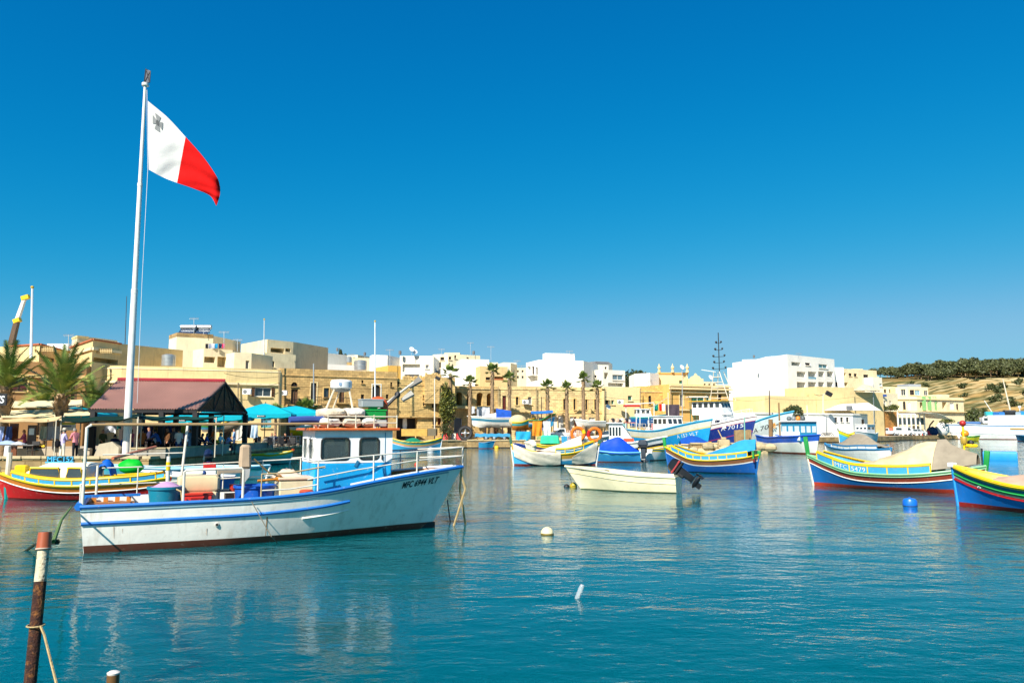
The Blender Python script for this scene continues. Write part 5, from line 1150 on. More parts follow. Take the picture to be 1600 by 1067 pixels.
a = WM[l7.name] @ H7.pt(1, .98, 1); b = G(1477, 787, -.3); b.y = a.y + .25; rope('mooring_rope', 'thick beige rope hanging from the bow of the rightmost luzzu', [a + V((-.02, -.05, .1)), a.lerp(b, .25) + V((-.06, 0, -.1)), b], .045, mat('beige rope', 'b08d55', rough=.95, bump=.5, bscale=40))
m = MB(); m.tube([(0, 0, -.9), (0, 0, 1.55)], .04, YP, 7); m.ball((0, 0, 1.6), .13, paint('a5221c'), 10, 6); m.lathe([(.1, .75), (.13, .8), (.13, 1.0), (.1, 1.05)], paint('b09032'), 8); m.box((.28, 0, .68), (.5, .3, .14), YP, ch=.05); m.ball((.28, 0, .78), .14, BLACK, 8, 5); solo('dan_buoy_pole', m, 'yellow marker pole with red ball standing in the luzzu with the cream tent', 'marker pole', A(1508, 722, 32.2))
# far boats behind luzzu 5479
g1, Hg = luzzu('white boat with blue trim under a grey tent beyond the cream tent', (1390, 725), (1294, 719), 2.0, dict(mid=1.0, ends=(1.15, 1.35), mats=[(.12, paint('2f7fae'))], low=WHITE, anti=paint('2a1c16'), gun=paint('2f7fae'), wl=.10, wash=(.1, .75, .26, WHITE, paint('2f7fae'), 6), post=(.1, .1), postm=paint('2f7fae'), inm=WHITE, deckm=WOOD))
ridge_tent(Hg, .06, .80, .22, ((0, .1), (.55, 1.25), (1, .15)), TARPG, g1, drop=.0)
loc, rz, L = place((1590, 719), (1536, 718))
fl = thing('floating_box', 'plain blue floating box cage beyond the rightmost luzzu', 'float', loc, rz)
m = MB(); m.box((L / 2, 0, .3), (L, 1.6, .75), paint('1f8fd0', chips=.1), ch=.03); m.build('body', fl)
m = MB(); m.box((L / 2, 0, .69), (L * .96, 1.5, .06), paint('2a9ad8')); m.build('lid', fl)
m = MB(); m.box((L + .05, 0, .45), (.16, .5, 1.0), BLACK, ch=.03); m.build('bracket', fl)
# buoys and floats on the water
m = MB(); m.lathe([(.12, -.12), (.22, -.08), (.235, .02), (.23, .17), (.19, .24), (.1, .26), (.04, .265), (.04, .29), (.001, .29)], paint('1468d0', rough=.35, chips=.05), 20); m.lathe([(.236, -.06), (.238, .015)], paint('2b3028'), 20); solo('mooring_buoy', m, 'blue barrel-shaped mooring buoy in front of the luzzu with white bow letters', 'buoy', G(1422, 790))
m = MB(); m.ball((0, 0, .03), .165, paint('e8d9a8', chips=0), 20, 12); m.lathe([(.166, -.02), (.168, .03), (.166, .04)], paint('6b5a1c'), 20); solo('mooring_buoy', m, 'round cream mooring buoy alone in the open water', 'buoy', G(855, 835))
m = MB(); m.ball((0, 0, .05), .17, paint('b39a26', chips=0), 16, 10); m.ball((-.3, .1, .0), .14, BLACK, 12, 8); solo('mooring_buoy', m, 'yellow and black mooring buoys under the bow of the cream dinghy', 'buoy', G(896, 761))
a = WM[dg.name] @ Hd.pt(1, .8, 1); rope('mooring_rope', 'thin line from the dinghy bow down to the yellow buoy', [a, G(894, 758, .1)], .012)
for px, py, r, c, lab in ((673, 705, .42, 'b9bdc0', 'grey round float in front of the striped small luzzu'), (776, 700, .3, 'e0b818', 'small yellow float by the far quay'), (1009 + 464, 689, .32, 'e6dcae', 'pale float right of the cream tent'), (650, 726, .13, 'c0321c', 'little red float seen through the bow rail of the working boat'), (628, 722, .12, '3a2a22', 'little dark float seen through the bow rail of the working boat'), (1007, 722, .16, '22262a', 'small black float beside the bright blue covered boat')):
    m = MB(); m.ball((0, 0, r * .15), r, paint(c, chips=0), 12, 8); solo('float', m, lab, 'float', G(px, py))
# plastic bottle adrift
PET = mat('clear plastic', (.85, .92, .93), rough=.12, var=.02, bump=0, spec=.6, trans=.72)
M_ = euler(ry=.42, rx=-.1)
m = MB(); m.lathe([(.001, -.10), (.035, -.10), (.04, -.08), (.037, -.04), (.041, -.02), (.037, .01), (.041, .03), (.037, .06), (.041, .08), (.04, .13), (.036, .17), (.03, .19), (.012, .195), (.001, .19)], PET, 16, M_); solo('plastic_bottle', m, 'empty clear plastic bottle floating upright in the foreground water', 'bottle', G(903, 934) + V((0, 0, .03)))
# rusty poles in the foreground
RUSTM = mat('rusted iron', '3c1c0d', rough=.85, var=.6, scale=22, bump=.7, bscale=60, stain=.8, stsc=11, stc=(.42, .16, .025), chips=.7, chipsc=26, chipc=(.02, .012, .008))
OLDW = mat('flaking white paint', 'cdbf9e', rough=.8, var=.25, scale=16, bump=.5, bscale=40, chips=1.0, chipsc=18, chipc=(.16, .07, .03), stain=.4, stsc=8)
def pole_pt(py): 
    t = (py - 838) / (1067 - 838); return A(lerp(70, 47, t), py, lerp(7.6, 7.35, t))
rp_ = thing('rusty_pole', 'leaning rusty pole with a paint pot on top in the left foreground', 'pole', pole_pt(1150))
m = MB(); m.tube([pole_pt(1190), pole_pt(1080), pole_pt(990), pole_pt(908)], .053, RUSTM, 14); m.build('shaft', rp_, world=True)
m = MB(); m.tube([pole_pt(908), pole_pt(880), pole_pt(845)], [.0535, .052, .049], OLDW, 14); m.build('painted_end', rp_, world=True)
c = pole_pt(858); d = (pole_pt(838) - pole_pt(858)).normalized(); Mq = Matrix.Translation(c) @ d.to_track_quat('Z', 'Y').to_matrix().to_4x4()
POTM = paint('a3502c', chips=.2)
m = MB(); m.lathe([(.056, -.005), (.070, 0), (.070, .014), (.065, .016), (.060, .16), (.001, .162)], POTM, 18, Mq); m.lathe([(.071, .001), (.0715, .012)], paint('cfb5a0'), 18, Mq)
pot = m.build('paint_pot', rp_, world=True)
vs, fs = text_mesh('CaB', .085); m = MB(); x1 = max(v.x for v in vs); out = []
for v in vs:
    th = -pi / 2 + (x1 / 2 - v.x) / .064 * -1 + .35; zz = .10 - v.y * .9 + .02
    out.append(Mq @ V((.0648 * cos(th), .0648 * sin(th), .05 + v.y)))
m.add(out, fs, WHITE); m.build('lettering', pot, False, world=True)
c = pole_pt(980)
m = MB(); m.tube([c + V((.075 * cos(t * pi / 5), .075 * sin(t * pi / 5), .02)) for t in range(10)], .008, ROPE, 5, closed=True)
m.tube([c + V((.07, -.04, .02)), c + V((.12, -.06, -.05)), A(90, 1075, 7.2)], .011, ROPE, 5); solo('rope_loop', m, 'thin cord tied round the rusty pole and led down to the right', 'cord', c, 0, world=True)
a = pole_pt(845); rope('mooring_rope', 'dark weedy rope end trailing left of the rusty pole', [a + V((-.05, .3, -.05)), G(55, 850, .12), G(38, 862, -.02)], .03, mat('weedy rope', '1f2a18', rough=.9, var=.5, scale=12, bump=.6, bscale=50))
rope('mooring_rope', 'green frayed rope from the rusty pole top up to the stern of the working boat', [a + V((0.03, .1, -.02)), A(96, 812, 11.5), on_main(-.1, -1.2, 1.02)], .02, GREENROPE)
sp_ = thing('stub_pole', 'short brown pole stub with a pale top at the bottom left', 'pole', A(177, 1067, 6.6) + V((0, 0, -.3)))
c = A(177, 1052, 6.6); m = MB(); m.lathe([(.048, -.6), (.048, -.004)], paint('6b4a24', chips=.5), 14, c=c); m.build('shaft', sp_, world=True)
m = MB(); m.lathe([(.046, -.004), (.05, .01), (.03, .022), (.001, .026)], paint('d8d0c4'), 14, c=c); m.build('cap', sp_, world=True)
# ------------------------------------------------------------------ fishing fleet by the pier
def trawler(label, stern, bow, beam, mid, bowh, bands, boot, pw=None, rail=True, flare=1.2, text=None, name='trawler', side=-1, bowx=1.2, deckm=None, gun=WHITE, sternh=None, z0=0.0, nt=26, low=None):
    loc, rz, L = place(stern, bow); root = thing(name, label, 'boat', loc, rz)
    sh = sternh or mid + .2
    H = Hull(L, ((0, beam * .40), (.2, beam * .47), (.5, beam * .5), (.75, beam * .43), (.9, beam * .24), (1, .05)), ((0, sh), (.3, mid), (.55, mid + .1), (.8, lerp(mid, bowh, .5)), (1, bowh)), ((0, -.4), (1, -.4)), pw or ((0, .25), (.5, .3), (.8, .7), (1, flare)), bowx, .1, nt)
    edges = [0, H.atz(.15)] + [H.below(d) for d, m in reversed(bands)][0:] ; mats = [boot]
    ds = [d for d, m in bands]; ms = [m for d, m in bands]
    edges = [0, H.atz(.15)] + [H.below(d) for d in reversed(ds)] + [1]
    mats = [boot, low or ms[-1]] + list(reversed(ms))
    H.bands(edges, mats, root, transom=ms[-1])
    H.rail(0, 1, 1, .08, gun, name='gunwale', parent=root); H.inner(0, .97, .6, WHITE, root); H.deck(.01, .985, .5, deckm or paint('8c8f8c'), root)
    if text:
        txt, t, z, sz, m, fo = text
        H.letter(txt, t, z, sz, m, side, .08, 1.05, parent=root, follow=(lambda tt: H.zs(tt) * .8) if fo else None)
    return root, H
def cabin(root, x0, x1, hw, z0, z1, body, roofm, wins=4, top=None, frontrake=.25, bands=None, over=.15, y=0, winm=None, sidez=None, wr=(.55, .9)):
    """wheelhouse box with raked front, windows all round, overhanging roof"""
    c = MB(); fr = frontrake * (z1 - z0)
    vs = [(x0, y - hw, z0), (x1, y - hw, z0), (x1, y + hw, z0), (x0, y + hw, z0), (x0, y - hw, z1), (x1 - fr, y - hw, z1), (x1 - fr, y + hw, z1), (x0, y + hw, z1)]
    c.add(vs, [(3, 2, 1, 0), (4, 5, 6, 7), (0, 1, 5, 4), (1, 2, 6, 5), (2, 3, 7, 6), (3, 0, 4, 7)], body); co = c.build('wheelhouse', root, False)
    za, zb = lerp(z0, z1, wr[0]), lerp(z0, z1, wr[1])
    Lw = (x1 - fr - x0) / wins
    for sd in (-1, 1):
        for i in range(wins):
            a, b = x0 + Lw * (i + .16), x0 + Lw * (i + .84); g = MB(); g.box(((a + b) / 2, y + sd * (hw + .005), (za + zb) / 2), (b - a, .03, zb - za), winm or GLASS); g.build('window', root, False)
    for e, x in ((0, x0 - .005), (1, x1 - fr * (za + zb - 2 * z0) / 2 / (z1 - z0) + .01)):
        for i in range(3):
            yy = y - hw + 2 * hw * (i + .5) / 3; g = MB(); g.box((x, yy, (za + zb) / 2), (.03, 2 * hw / 3 * .7, zb - za), winm or GLASS, ry=-atan(frontrake) * e); g.build('window', root, False)
    r = MB(); r.box(((x0 + x1 - fr) / 2, y, z1 + .05), (x1 - fr - x0 + 2 * over, 2 * hw + 2 * over, .1), roofm, ch=.02); r.build('wheelhouse_roof', root)
    return co
def railing(root, H, t0, t1, h, m, n=8, name='rail', r=.025, sides=(-1, 1), off=-.05):
    mb = MB()
    for sd in sides:
        for hh in (h, h * .5):
            P = []
            for i in range(n + 1): p = H.pt(lerp(t0, t1, i / n), 1, sd, off); p.z += hh; P.append(p)
            mb.tube(P, r, m, 5)
        for i in range(n + 1): p = H.pt(lerp(t0, t1, i / n), 1, sd, off); mb.tube([p, p + V((0, 0, h))], r, m, 5)
    return mb.build(name, root)
LWH = mat('white lettering', (.8, .8, .78), rough=.5); LBK = mat('grey lettering', (.05, .05, .06), rough=.5)
SKYB = paint('1c9ad6'); NAVY = paint('15307e'); 
v1, V1 = trawler('blue trawler with cream and sky-blue topsides, its registration in white near the bow', (995, 699), (1104, 703.5), 4.2, 2.3, 3.7, [(.22, paint('45aed6')), (.85, paint('d8d2bd')), (.95, YP)], RUST, low=SKYB, text=('A 152 VLT', .83, 1.8, .6, LWH, True), gun=paint('45aed6'))
cabin(v1, V1.L * .38, V1.L * .62, 1.15, 1.7, 4.1, WHITE, WHITEB, 3, wr=(.62, .88))
m = MB(); m.box((V1.L * .70, -1.0, 2.15), (1.4, .8, .7), YP, ch=.1); m.build('deck_winch', v1)
railing(v1, V1, .05, .35, .9, CREAMPOLE, 5)
m = MB(); m.tube([(V1.L * .5, 0, 4.2), (V1.L * .5, 0, 7.2)], .06, CREAMPOLE); m.tube([(V1.L * .5, 0, 6.6), (V1.L * .1, 0, 4.6)], .04, CREAMPOLE); m.tube([(V1.L * .1, -1, 1.8), (V1.L * .1, -1, 4.6), (V1.L * .1, 1, 4.6), (V1.L * .1, 1, 1.8)], .06, WHITE); m.build('mast', v1)
m = MB(); m.box((V1.L * .33, -.2, 2.3), (1.9, .1, 1.8), cloth('d98a86')); m.build('hung_awning', v1)
v2, V2 = trawler('navy trawler with white superstructure, yellow roof and tall lattice mast', (1018, 698.4), (1170, 701.4), 4.6, 2.5, 4.2, [(.16, paint('b8324e')), (.55, WHITE), (.62, paint('b8324e')), (1.9, NAVY), (1.98, paint('b8324e'))], RUST, low=NAVY, text=('A 7015', .865, 2.75, .72, LWH, True), gun=WHITE)
cabin(v2, V2.L * .58, V2.L * .84, 1.5, 2.6, 4.3, WHITE, WHITE, 4, over=.05, wr=(.35, .7), winm=paint('e6e8ea')); cabin(v2, V2.L * .50, V2.L * .82, 1.3, 4.35, 6.1, WHITEB, paint('d9a815'), 5, over=.4, frontrake=.3)
railing(v2, V2, .55, .97, 1.0, WHITE, 10); railing(v2, V2, .05, .4, 1.0, WHITE, 5)
m = MB(); x = V2.L * .74
for s_ in (-1, 1):
    m.tube([(x - .9, s_ * 1.0, 6.2), (x - .5, s_ * .6, 10.0)], .05, CREAMPOLE); m.tube([(x + 1.7, s_ * 1.0, 6.2), (x + .3, s_ * .6, 10.0)], .05, CREAMPOLE)
for k in range(5):
    f = k / 5; z = lerp(6.5, 10, f); m.tube([(lerp(x - .9, x - .5, f), -1 + .4 * f, z), (lerp(x + 1.7, x + .3, f), -1 + .4 * f, z)], .05, CREAMPOLE); m.tube([(lerp(x - .9, x - .5, f), 1 - .4 * f, z), (lerp(x - .9, x - .5, f), -1 + .4 * f, z)], .05, CREAMPOLE)
m.tube([(x, 0, 10), (x, 0, 15.2)], .06, BLACK)
for z, w in ((10.4, .9), (11.2, .7), (12, .8), (12.9, .5), (13.8, .35)): m.tube([(x - w, 0, z), (x + w, 0, z)], .035, BLACK); m.ball((x - w, 0, z + .15), .16, BLACK, 8, 5); m.ball((x + w, 0, z + .15), .14, BLACK, 8, 5)
m.tube([(x - .5, 0, 10), (x - 2.6, 0, 10.4)], .05, WHITE)
m.build('lattice_mast', v2)
for xx, c in ((V2.L * .66, '24468c'), (V2.L * .76, '1d2440')):
    m = MB(); m.box((xx, -1.58, 3.3), (.7, .05, .75), cloth(c)); m.build('hung_cloth', v2)
v3, V3 = trawler('white trawler bow with faded registration letters and sunflower mark, behind the small blue-cabin boat', (1105, 698.6), (1216, 699.6), 4.8, 2.9, 4.9, [(.25, paint('58bfe0')), (1.3, paint('e3ece6')), (1.38, paint('bcc7c0'))], RUST, low=paint('d9dcd4'), text=('MFA 7004', .76, 2.5, .85, LBK, True), flare=1.4, gun=paint('58bfe0'), bowx=2.2)
m = MB(); p = V3.pt(.885, .72, -1, .05)
for i in range(9): a = i * 2 * pi / 9; m.add([p, p + V((.55 * cos(a - .2), -.01, .45 * sin(a - .2))), p + V((.62 * cos(a), -.02, .52 * sin(a))), p + V((.55 * cos(a + .2), -.01, .45 * sin(a + .2)))], [(0, 1, 2, 3)], paint('d08a1c', chips=0))
m.build('painted_sun', v3, False)
v4, V4 = trawler('white boat with bright blue rail and teal wheelhouse moored at the pier end', (1198, 706), (1276, 710), 3.2, 1.65, 2.0, [(.62, paint('1f55b4')), (.72, WHITE)], RUST, low=paint('dfe0d4'), gun=paint('1f55b4'), flare=.8, bowx=.6)
cabin(v4, V4.L * .50, V4.L * .87, 1.0, 1.3, 3.3, paint('1f86ac'), WHITEB, 3, over=.2, frontrake=.0, winm=paint('cfd6d6'), wr=(.45, .78))
m = MB(); m.box((V4.L * .685, -1.03, 1.85), (V4.L * .37 - .1, .03, .9), WHITE); m.build('cabin_skirt', v4, False)
for k, c in enumerate(('5a6264', '7a7f80', 'd9822a', '4d5355')):
    m = MB(); m.ball((V4.L * (.50 + .09 * k), 0, 3.65), .27, paint(c, chips=0), 10, 6); m.build('roof_float', v4)
m = MB(); m.tube([(V4.L * .86, 0, 3.3), (V4.L * .86, 0, 5)], .04, WHITE); m.tube([(V4.L * .3, 0, 1.6), (V4.L * .3, 0, 5.4)], .09, WOOD); m.build('mast', v4)
m = MB()
for i in range(5): m.tube([(V4.L * (1.0 + .05 * i), (-.5 + .25 * i), 1.2), (V4.L * (1.06 + .05 * i), -.4 + .2 * i, 1.75), (V4.L * (1.12 + .04 * i), -.3, 1.15)], .06, BLACK, 6)
I_ = V((V4.L * 1.05, 0, 1.1)); m.v = [tuple((V(p) - I_) * 1.1) for p in m.v]; solo('hose_heap', m, 'heap of dark hoses on the quay right of the teal wheelhouse', 'hoses', (Xat(1284, 144.5, 1), 144.5, QZ + .15))
# white cabin cruiser behind the bright blue covered boat
v5, V5 = trawler('white cabin cruiser with orange patches and dark windows behind the blue covered boat', (947, 715.2), (1027, 715.8), 2.9, 1.3, 1.9, [(.25, WHITE), (.5, WHITEB)], RUST, low=paint('25303c'), flare=.8, name='cabin_cruiser', bowx=.9)
cabin(v5, V5.L * .08, V5.L * .62, 1.05, 1.1, 3.05, WHITEB, WHITEB, 4, over=.2, frontrake=.7, wr=(.45, .85))
for x, z in ((.50, 3.14), (.46, 1.62)):
    m = MB(); m.box((V5.L * x, -1.09 if z < 2 else -.5, z), (V5.L * .2, .03 if z < 2 else .7, .26 if z < 2 else .04), paint('cf4e2a', chips=0)); m.build('orange_panel', v5, False)
m = MB()
for i in range(9): m.ball((V5.L * (.1 + .045 * i), -.3 + .2 * (i % 3), 3.25 + .12 * (i % 2)), .2, paint(('c9a58a', '2a2a2c', 'd8d2c4')[i % 3], chips=0), 8, 5)
m.build('roof_gear', v5)
# hull with life rings behind the draped luzzu
v6, V6 = trawler('white hull with yellow and blue stripes and two orange life rings behind the draped luzzu', (886, 714), (950, 713), 2.6, 1.7, 2.0, [(.5, WHITE), (.8, paint('d8c23a')), (1.3, LBL)], RUST, low=WHITE, bowx=.4)
for i, (px, py) in enumerate(((903, 678), (929, 679))):
    m = MB(); c = A(px, py, 69); pts = [c + V((.55 * cos(t * pi / 8), 0, .55 * sin(t * pi / 8))) for t in range(16)]; m.tube(pts, .16, paint('e0701a', chips=0), 8, closed=True)
    m.tube([c + V((.55 * cos(t), -.005, .55 * sin(t))) for t in ((.1, .3, .5, .7) if i == 0 else (2.5, 2.8, 3.1, 3.4))], .168, (YP, REDP)[i], 8); solo('life_ring', m, ('orange and yellow life ring, the left one', 'orange and red life ring, the right one')[i] + ' above the draped luzzu', 'life ring', c, 0, world=True)
ck = thing('pot_stack', 'stack of white wire fish traps between the life rings and the draped luzzu', 'fish traps', A(898, 700, 70.2))
for i in range(3):
    for j in range(4):
        c = A(895 + 8.5 * (i - .5) , 697 - 7 * j, 70.2); m = MB()
        for a in (0, 1):
            for k in range(4): m.tube([c + V((-.22 + .15 * k, -.2 + .4 * a, -.2)), c + V((-.22 + .15 * k, -.2 + .4 * a, .22))], .02, paint('d8c2b4'), 4); m.tube([c + V((-.24, -.2 + .4 * a, -.2 + .14 * k)), c + V((.24, -.2 + .4 * a, -.2 + .14 * k))], .02, paint('c98a72'), 4)
        m.box(c + V((0, 0, -.2)), (.5, .44, .03), paint('c98a72'))
        m.build('trap', ck, False, world=True)
# boats with blue covers further back
c1, C1 = covered('white open boat with a grey outboard lying behind the luzzu with the sky-blue cover', (1009, 719.5), (1048, 717.5), 1.9, .95, WHITE, None, None, strip=YP, bow=.3)
om = thing('outboard_motor', 'grey outboard engine on the white open boat beside the bright blue cover', 'outboard', A(1008, 704, 62.6), 0); outboard((0, -.1, 0), -pi / 2, 1.6, 0, parent=om, cowl=paint('3a4048', chips=0))
c2, C2 = covered('small boat under a dark blue cover behind the luzzu with the sky-blue cover', (1062, 707), (1106, 707), 1.8, .9, WHITE, cloth('174a9c'), ((0, .5), (.4, .95), (.7, .7), (1, .05)), strip=YP)
c3, C3 = covered('low dark blue boat left of the white cabin cruiser', (832, 707), (808, 707), 1.6, .8, paint('1c3f8a'), None, None)
c4, C4 = luzzu('small luzzu with a mint green canopy moored behind the draped luzzu', (884, 711), (829, 711), 1.9, dict(mid=.95, ends=(1.2, 1.3), mats=[(.12, GRP), (.25, YP), (.4, paint('203a5a'))], low=MARP, anti=RUST, gun=YP, wl=.1, post=(.2, .2), inm=YP, deckm=WOOD))
m = MB(); m.box((C4.L * .45, 0, 1.5), (1.9, 1.5, .9), cloth('3fc89a', bump=.15), ch=.12, tx=.9); m.build('canopy', c4)
c5, C5 = covered('white canvas-wrapped boat bow beside the mint green canopy', (838, 714), (826, 714), 1.4, 1.1, TARPW, TARPW, ((0, .3), (.5, .5), (1, .1)))
rowb, RB = covered('little blue rowing boat moored against the far quay', (748, 700.6), (769, 700.6), 1.3, .75, paint('1f86b4'), None, None)
# white vessel along the right-hand quay
v8, V8 = trawler('long white vessel with an orange stripe along the right-hand quay', (1720, 687), (1489, 686), 6, 3.1, 3.6, [(.3, paint('3f7fb0')), (1.05, WHITE), (1.12, paint('3f7fb0')), (2.1, WHITE), (2.2, paint('4a6f8c'))], RUST, low=WHITE, pw=((0, .06), (.6, .08), (.85, .3), (1, .8)), bowx=1.5, side=1)
m = MB(); m.box((V8.L * .40, 0, 4.0), (V8.L * .72, 4.6, 3.0), WHITEB, ch=.1); m.build('deckhouse', v8)
m = MB(); V8.rail(.0, .62, V8.below(.75), .16, paint('d99a1e', chips=0), .02, name='orange_strake', parent=v8)
m = MB(); m.box((V8.L * .765, .0, 4.4), (1.6, 3.2, 1.4), WHITEB, ch=.08); m.build('wheelhouse', v8); m = MB(); m.box((V8.L * .765, 1.62, 4.6), (1.1, .04, .7), GLASS); m.build('window', v8)
for x, c, s_ in ((.74, '2aa3a8', 1.0), (.70, '1f5f9c', .9), (.66, '2b6db0', .9), (.60, '17191c', 1.4), (.55, '8a9aa4', .9), (.50, '1f7fb0', 1.1), (.46, '5fa352', .7)):
    m = MB(); m.box((V8.L * x, .8, 5.5 + s_ * .4), (1.7 * s_, 1.6, .95 * s_), paint(c, chips=0), ch=.15); m.build('deck_crate', v8)
m = MB(); m.tube([(V8.L * .58, 0, 5.5), (V8.L * .58 + 1.2, 0, 14)], [.2, .1], CREAMPOLE, 8); m.tube([(V8.L * .70, 0, 5.6), (V8.L * .76, 0, 9)], .08, WHITE); m.tube([(V8.L * .52, 0, 5.5), (V8.L * .52, 0, 7.5)], .08, WHITE); m.ball((V8.L * .52, 0, 7.4), .35, WHITE, 8, 5); m.build('mast', v8)
m = MB(); m.box((V8.L * .88, 0, 3.7), (4.5, 2.5, .8), paint('2f5f94', chips=0), ch=.2); m.build('net_pile', v8)
nb = MB(); nb.ball((0, 0, 1.3), 1.5, cloth('dcdad2', bscale=9, bump=.9), 18, 12, (1.05, .8, 1.05)); nb.v = [(x * (1 + .16 * rnoise(y, z, 1)), y, z * (1 + .14 * rnoise(x, y, 4))) for x, y, z in nb.v]; solo('white_net_bag', nb, 'big white net bag standing at the bow of the long white vessel', 'net bag', (Xat(1473, 180, 1), 180, QZ + .1))
nb = MB(); nb.ball((0, 0, .8), 1.2, cloth('1f3f66', bump=.8), 16, 10, (1.1, .9, .95)); nb.v = [(x * (1 + .2 * rnoise(y, z, 2)), y, z * (1 + .22 * rnoise(x * 1.3, y, 1))) for x, y, z in nb.v]; nb.tube([(-1.2, 0, .2), (-.3, .2, 2.4), (.5, 0, 3.4)], .16, DWOOD); solo('blue_gear_heap', nb, 'dark blue gear heap left of the big white net bag', 'gear', (Xat(1457, 180, 1), 180, QZ))
nb = MB(); nb.ball((0, 0, .75), .75, paint('e88a1c', chips=0), 14, 9); solo('orange_buoy', nb, 'orange ball buoy in front of the long white vessel', 'buoy', A(1508, 683, 160))
y1, Y1_ = covered('small green and yellow skiff below the orange ball buoy', (1503, 689), (1529, 689), 1.8, .9, paint('c9c21f'), None, None, strip=GRP)
y2, Y2_ = covered('dark blue skiff end cut by the right edge below the long white vessel', (1640, 690), (1590, 689), 2.2, 1.0, paint('2a6f96'), None, None)
# boats under the white quayside building
k1, K1 = luzzu('small green and yellow luzzu below the white quayside building', (1340, 691.2), (1312, 691.5), 2.4, dict(mid=1.4, ends=(2.1, 2.2), mats=[(.3, YP), (.6, paint('9ab82a'))], low=LBL, anti=RUST, gun=GRP, wl=.1, post=(.2, .4), inm=YP, deckm=WOOD))
v9, V9 = trawler('small white cabin boat below the white quayside building', (1364, 690.8), (1339, 691.6), 2.6, 1.6, 2.1, [(.3, WHITE)], RUST, low=paint('c9dbe0'), bowx=.8, flare=1.0)
cabin(v9, V9.L * .2, V9.L * .72, 1.0, 1.6, 3.2, WHITEB, WHITEB, 2, frontrake=.2, wr=(.5, .75))
# pier stones, piles
rr = random.Random(4)
pb = MB()
for i in range(46):
    x = rr.uniform(19.0, 27.4); y = rr.uniform(81.6, 82.6); s_ = rr.uniform(.5, 1.1)
    o = MB(); o.ball((x, y, rr.uniform(-.1, .75)), s_ * .6, COPE, 7, 5, (1.2, .9, .7)); pb.v += []; 
    b_ = len(pb.v); pb.v += [(vx + rr.uniform(-.07, .07), vy, vz + rr.uniform(-.05, .05)) for vx, vy, vz in o.v]; k = pb.mi(COPE)
    for f in o.f: pb.f.append(tuple(a + b_ for a in f)); pb.m.append(k)
o = pb.build('pier_rubble', None, False); tag(o, 'tumbled tan stones along the pier edge', 'rubble', kind='stuff')
pl = thing('mooring_block', 'weathered wooden pile block standing on the pier in front of the navy trawler', 'bollard', A(1161, 694, 82.5))
for i in range(4): m = MB(); m.box((-.65 + .43 * i, 0, .75), (.42, .5, 1.5 + .1 * (i % 2)), mat('pile timber', '9c8058', rough=.9, var=.3, wave=(2.5, 5, .5))); m.build('timber', pl, False)
m = MB(); m.box((0, 0, .35), (1.2, .8, .7), COPE, ch=.1); m.box((0, 0, .8), (.5, .5, .3), COPE, ch=.08); solo('stone_bollard', m, 'low tan stone bollard left of the wooden pile block', 'bollard', A(1131, 697, 82.3))
rope('mooring_rope', 'pale rope from the stone bollard up to the navy trawler', [A(1131, 690, 82.2), A(1122, 672, 86)], .06, ROPE)
for px, y0, Y, lab in ((1205, 668, 84, 'brown timber pile left of the teal wheelhouse'),):
    m = MB(); a = A(px, 700, Y); b = A(px - 1, 655, Y); m.tube([a, b], .22, WOOD, 8); solo('timber_pile', m, lab, 'pile', a, 0, world=True)
m = MB(); a = A(1164, 700, 80); b = A(1163, 652, 80); m.tube([a, b], .07, paint('7fae9c'), 6); solo('marker_post', m, 'thin pale green post at the pier edge in front of the navy trawler', 'post', a, 0, world=True)
# ------------------------------------------------------------------ flagpole and flag
POLEW = paint('e4e1d8', streak=.25, stc=(.3, .16, .06))
FPB = A(198, 690, 45); FPB.z = QZ
FPT = A(227, 133, 45.3)
fp = thing('flagpole', 'tall tapered white flagpole rising through the market, leaning slightly', 'flagpole', FPB)
def fpp(t): return FPB.lerp(FPT, t)
m = MB(); m.tube([fpp(0), fpp(.20), fpp(.43)], [.22, .21, .18], POLEW, 14); m.build('lower_shaft', fp, world=True)
m = MB(); m.tube([fpp(.43), fpp(.72)], [.155, .135], POLEW, 14); m.tube([fpp(.425), fpp(.436)], .19, POLEW, 14); m.build('middle_shaft', fp, world=True)
m = MB(); m.tube([fpp(.72), fpp(1.0)], [.12, .085], POLEW, 14); m.tube([fpp(.715), fpp(.724)], .15, POLEW, 14); m.build('upper_shaft', fp, world=True)
m = MB(); m.tube([fpp(.997), fpp(1.004)], .2, POLEW, 14); m.build('cap', fp, world=True)
m = MB(); c = FPT + V((0, 0, .08))
P = [c + V(q) for q in ((-.08, 0, 0), (.26, 0, .08), (.26, 0, .80), (-.02, 0, .95))]
m.tube(P, .035, BLACK, 5, closed=True); m.tube([P[0], P[2]], .03, BLACK, 5); m.tube([P[1], P[3]], .03, BLACK, 5); m.add([P[0], P[1], P[2], P[3]], [(0, 1, 2, 3)], mat('navy vane', (.01, .02, .05), rough=.5)); m.build('wind_vane', fp, world=True)
m = MB(); m.tube([fpp(.985) + V((.12, 0, 0)), A(231, 265, 45.2), fpp(.45) + V((.42, 0, 0)), fpp(.14) + V((.5, 0, 0))], .016, paint('c9c9c9'), 4); m.build('halyard', fp, world=True)
FW = cloth('d3d0ca', var=.05); FR = cloth('c8100e', var=.08)
FA = [(231, 158), (262, 184), (287, 211), (318, 246), (339, 277), (344, 292)]
FB_ = [(232, 265), (252, 276), (274, 285), (303, 295), (328, 306), (338, 322)]
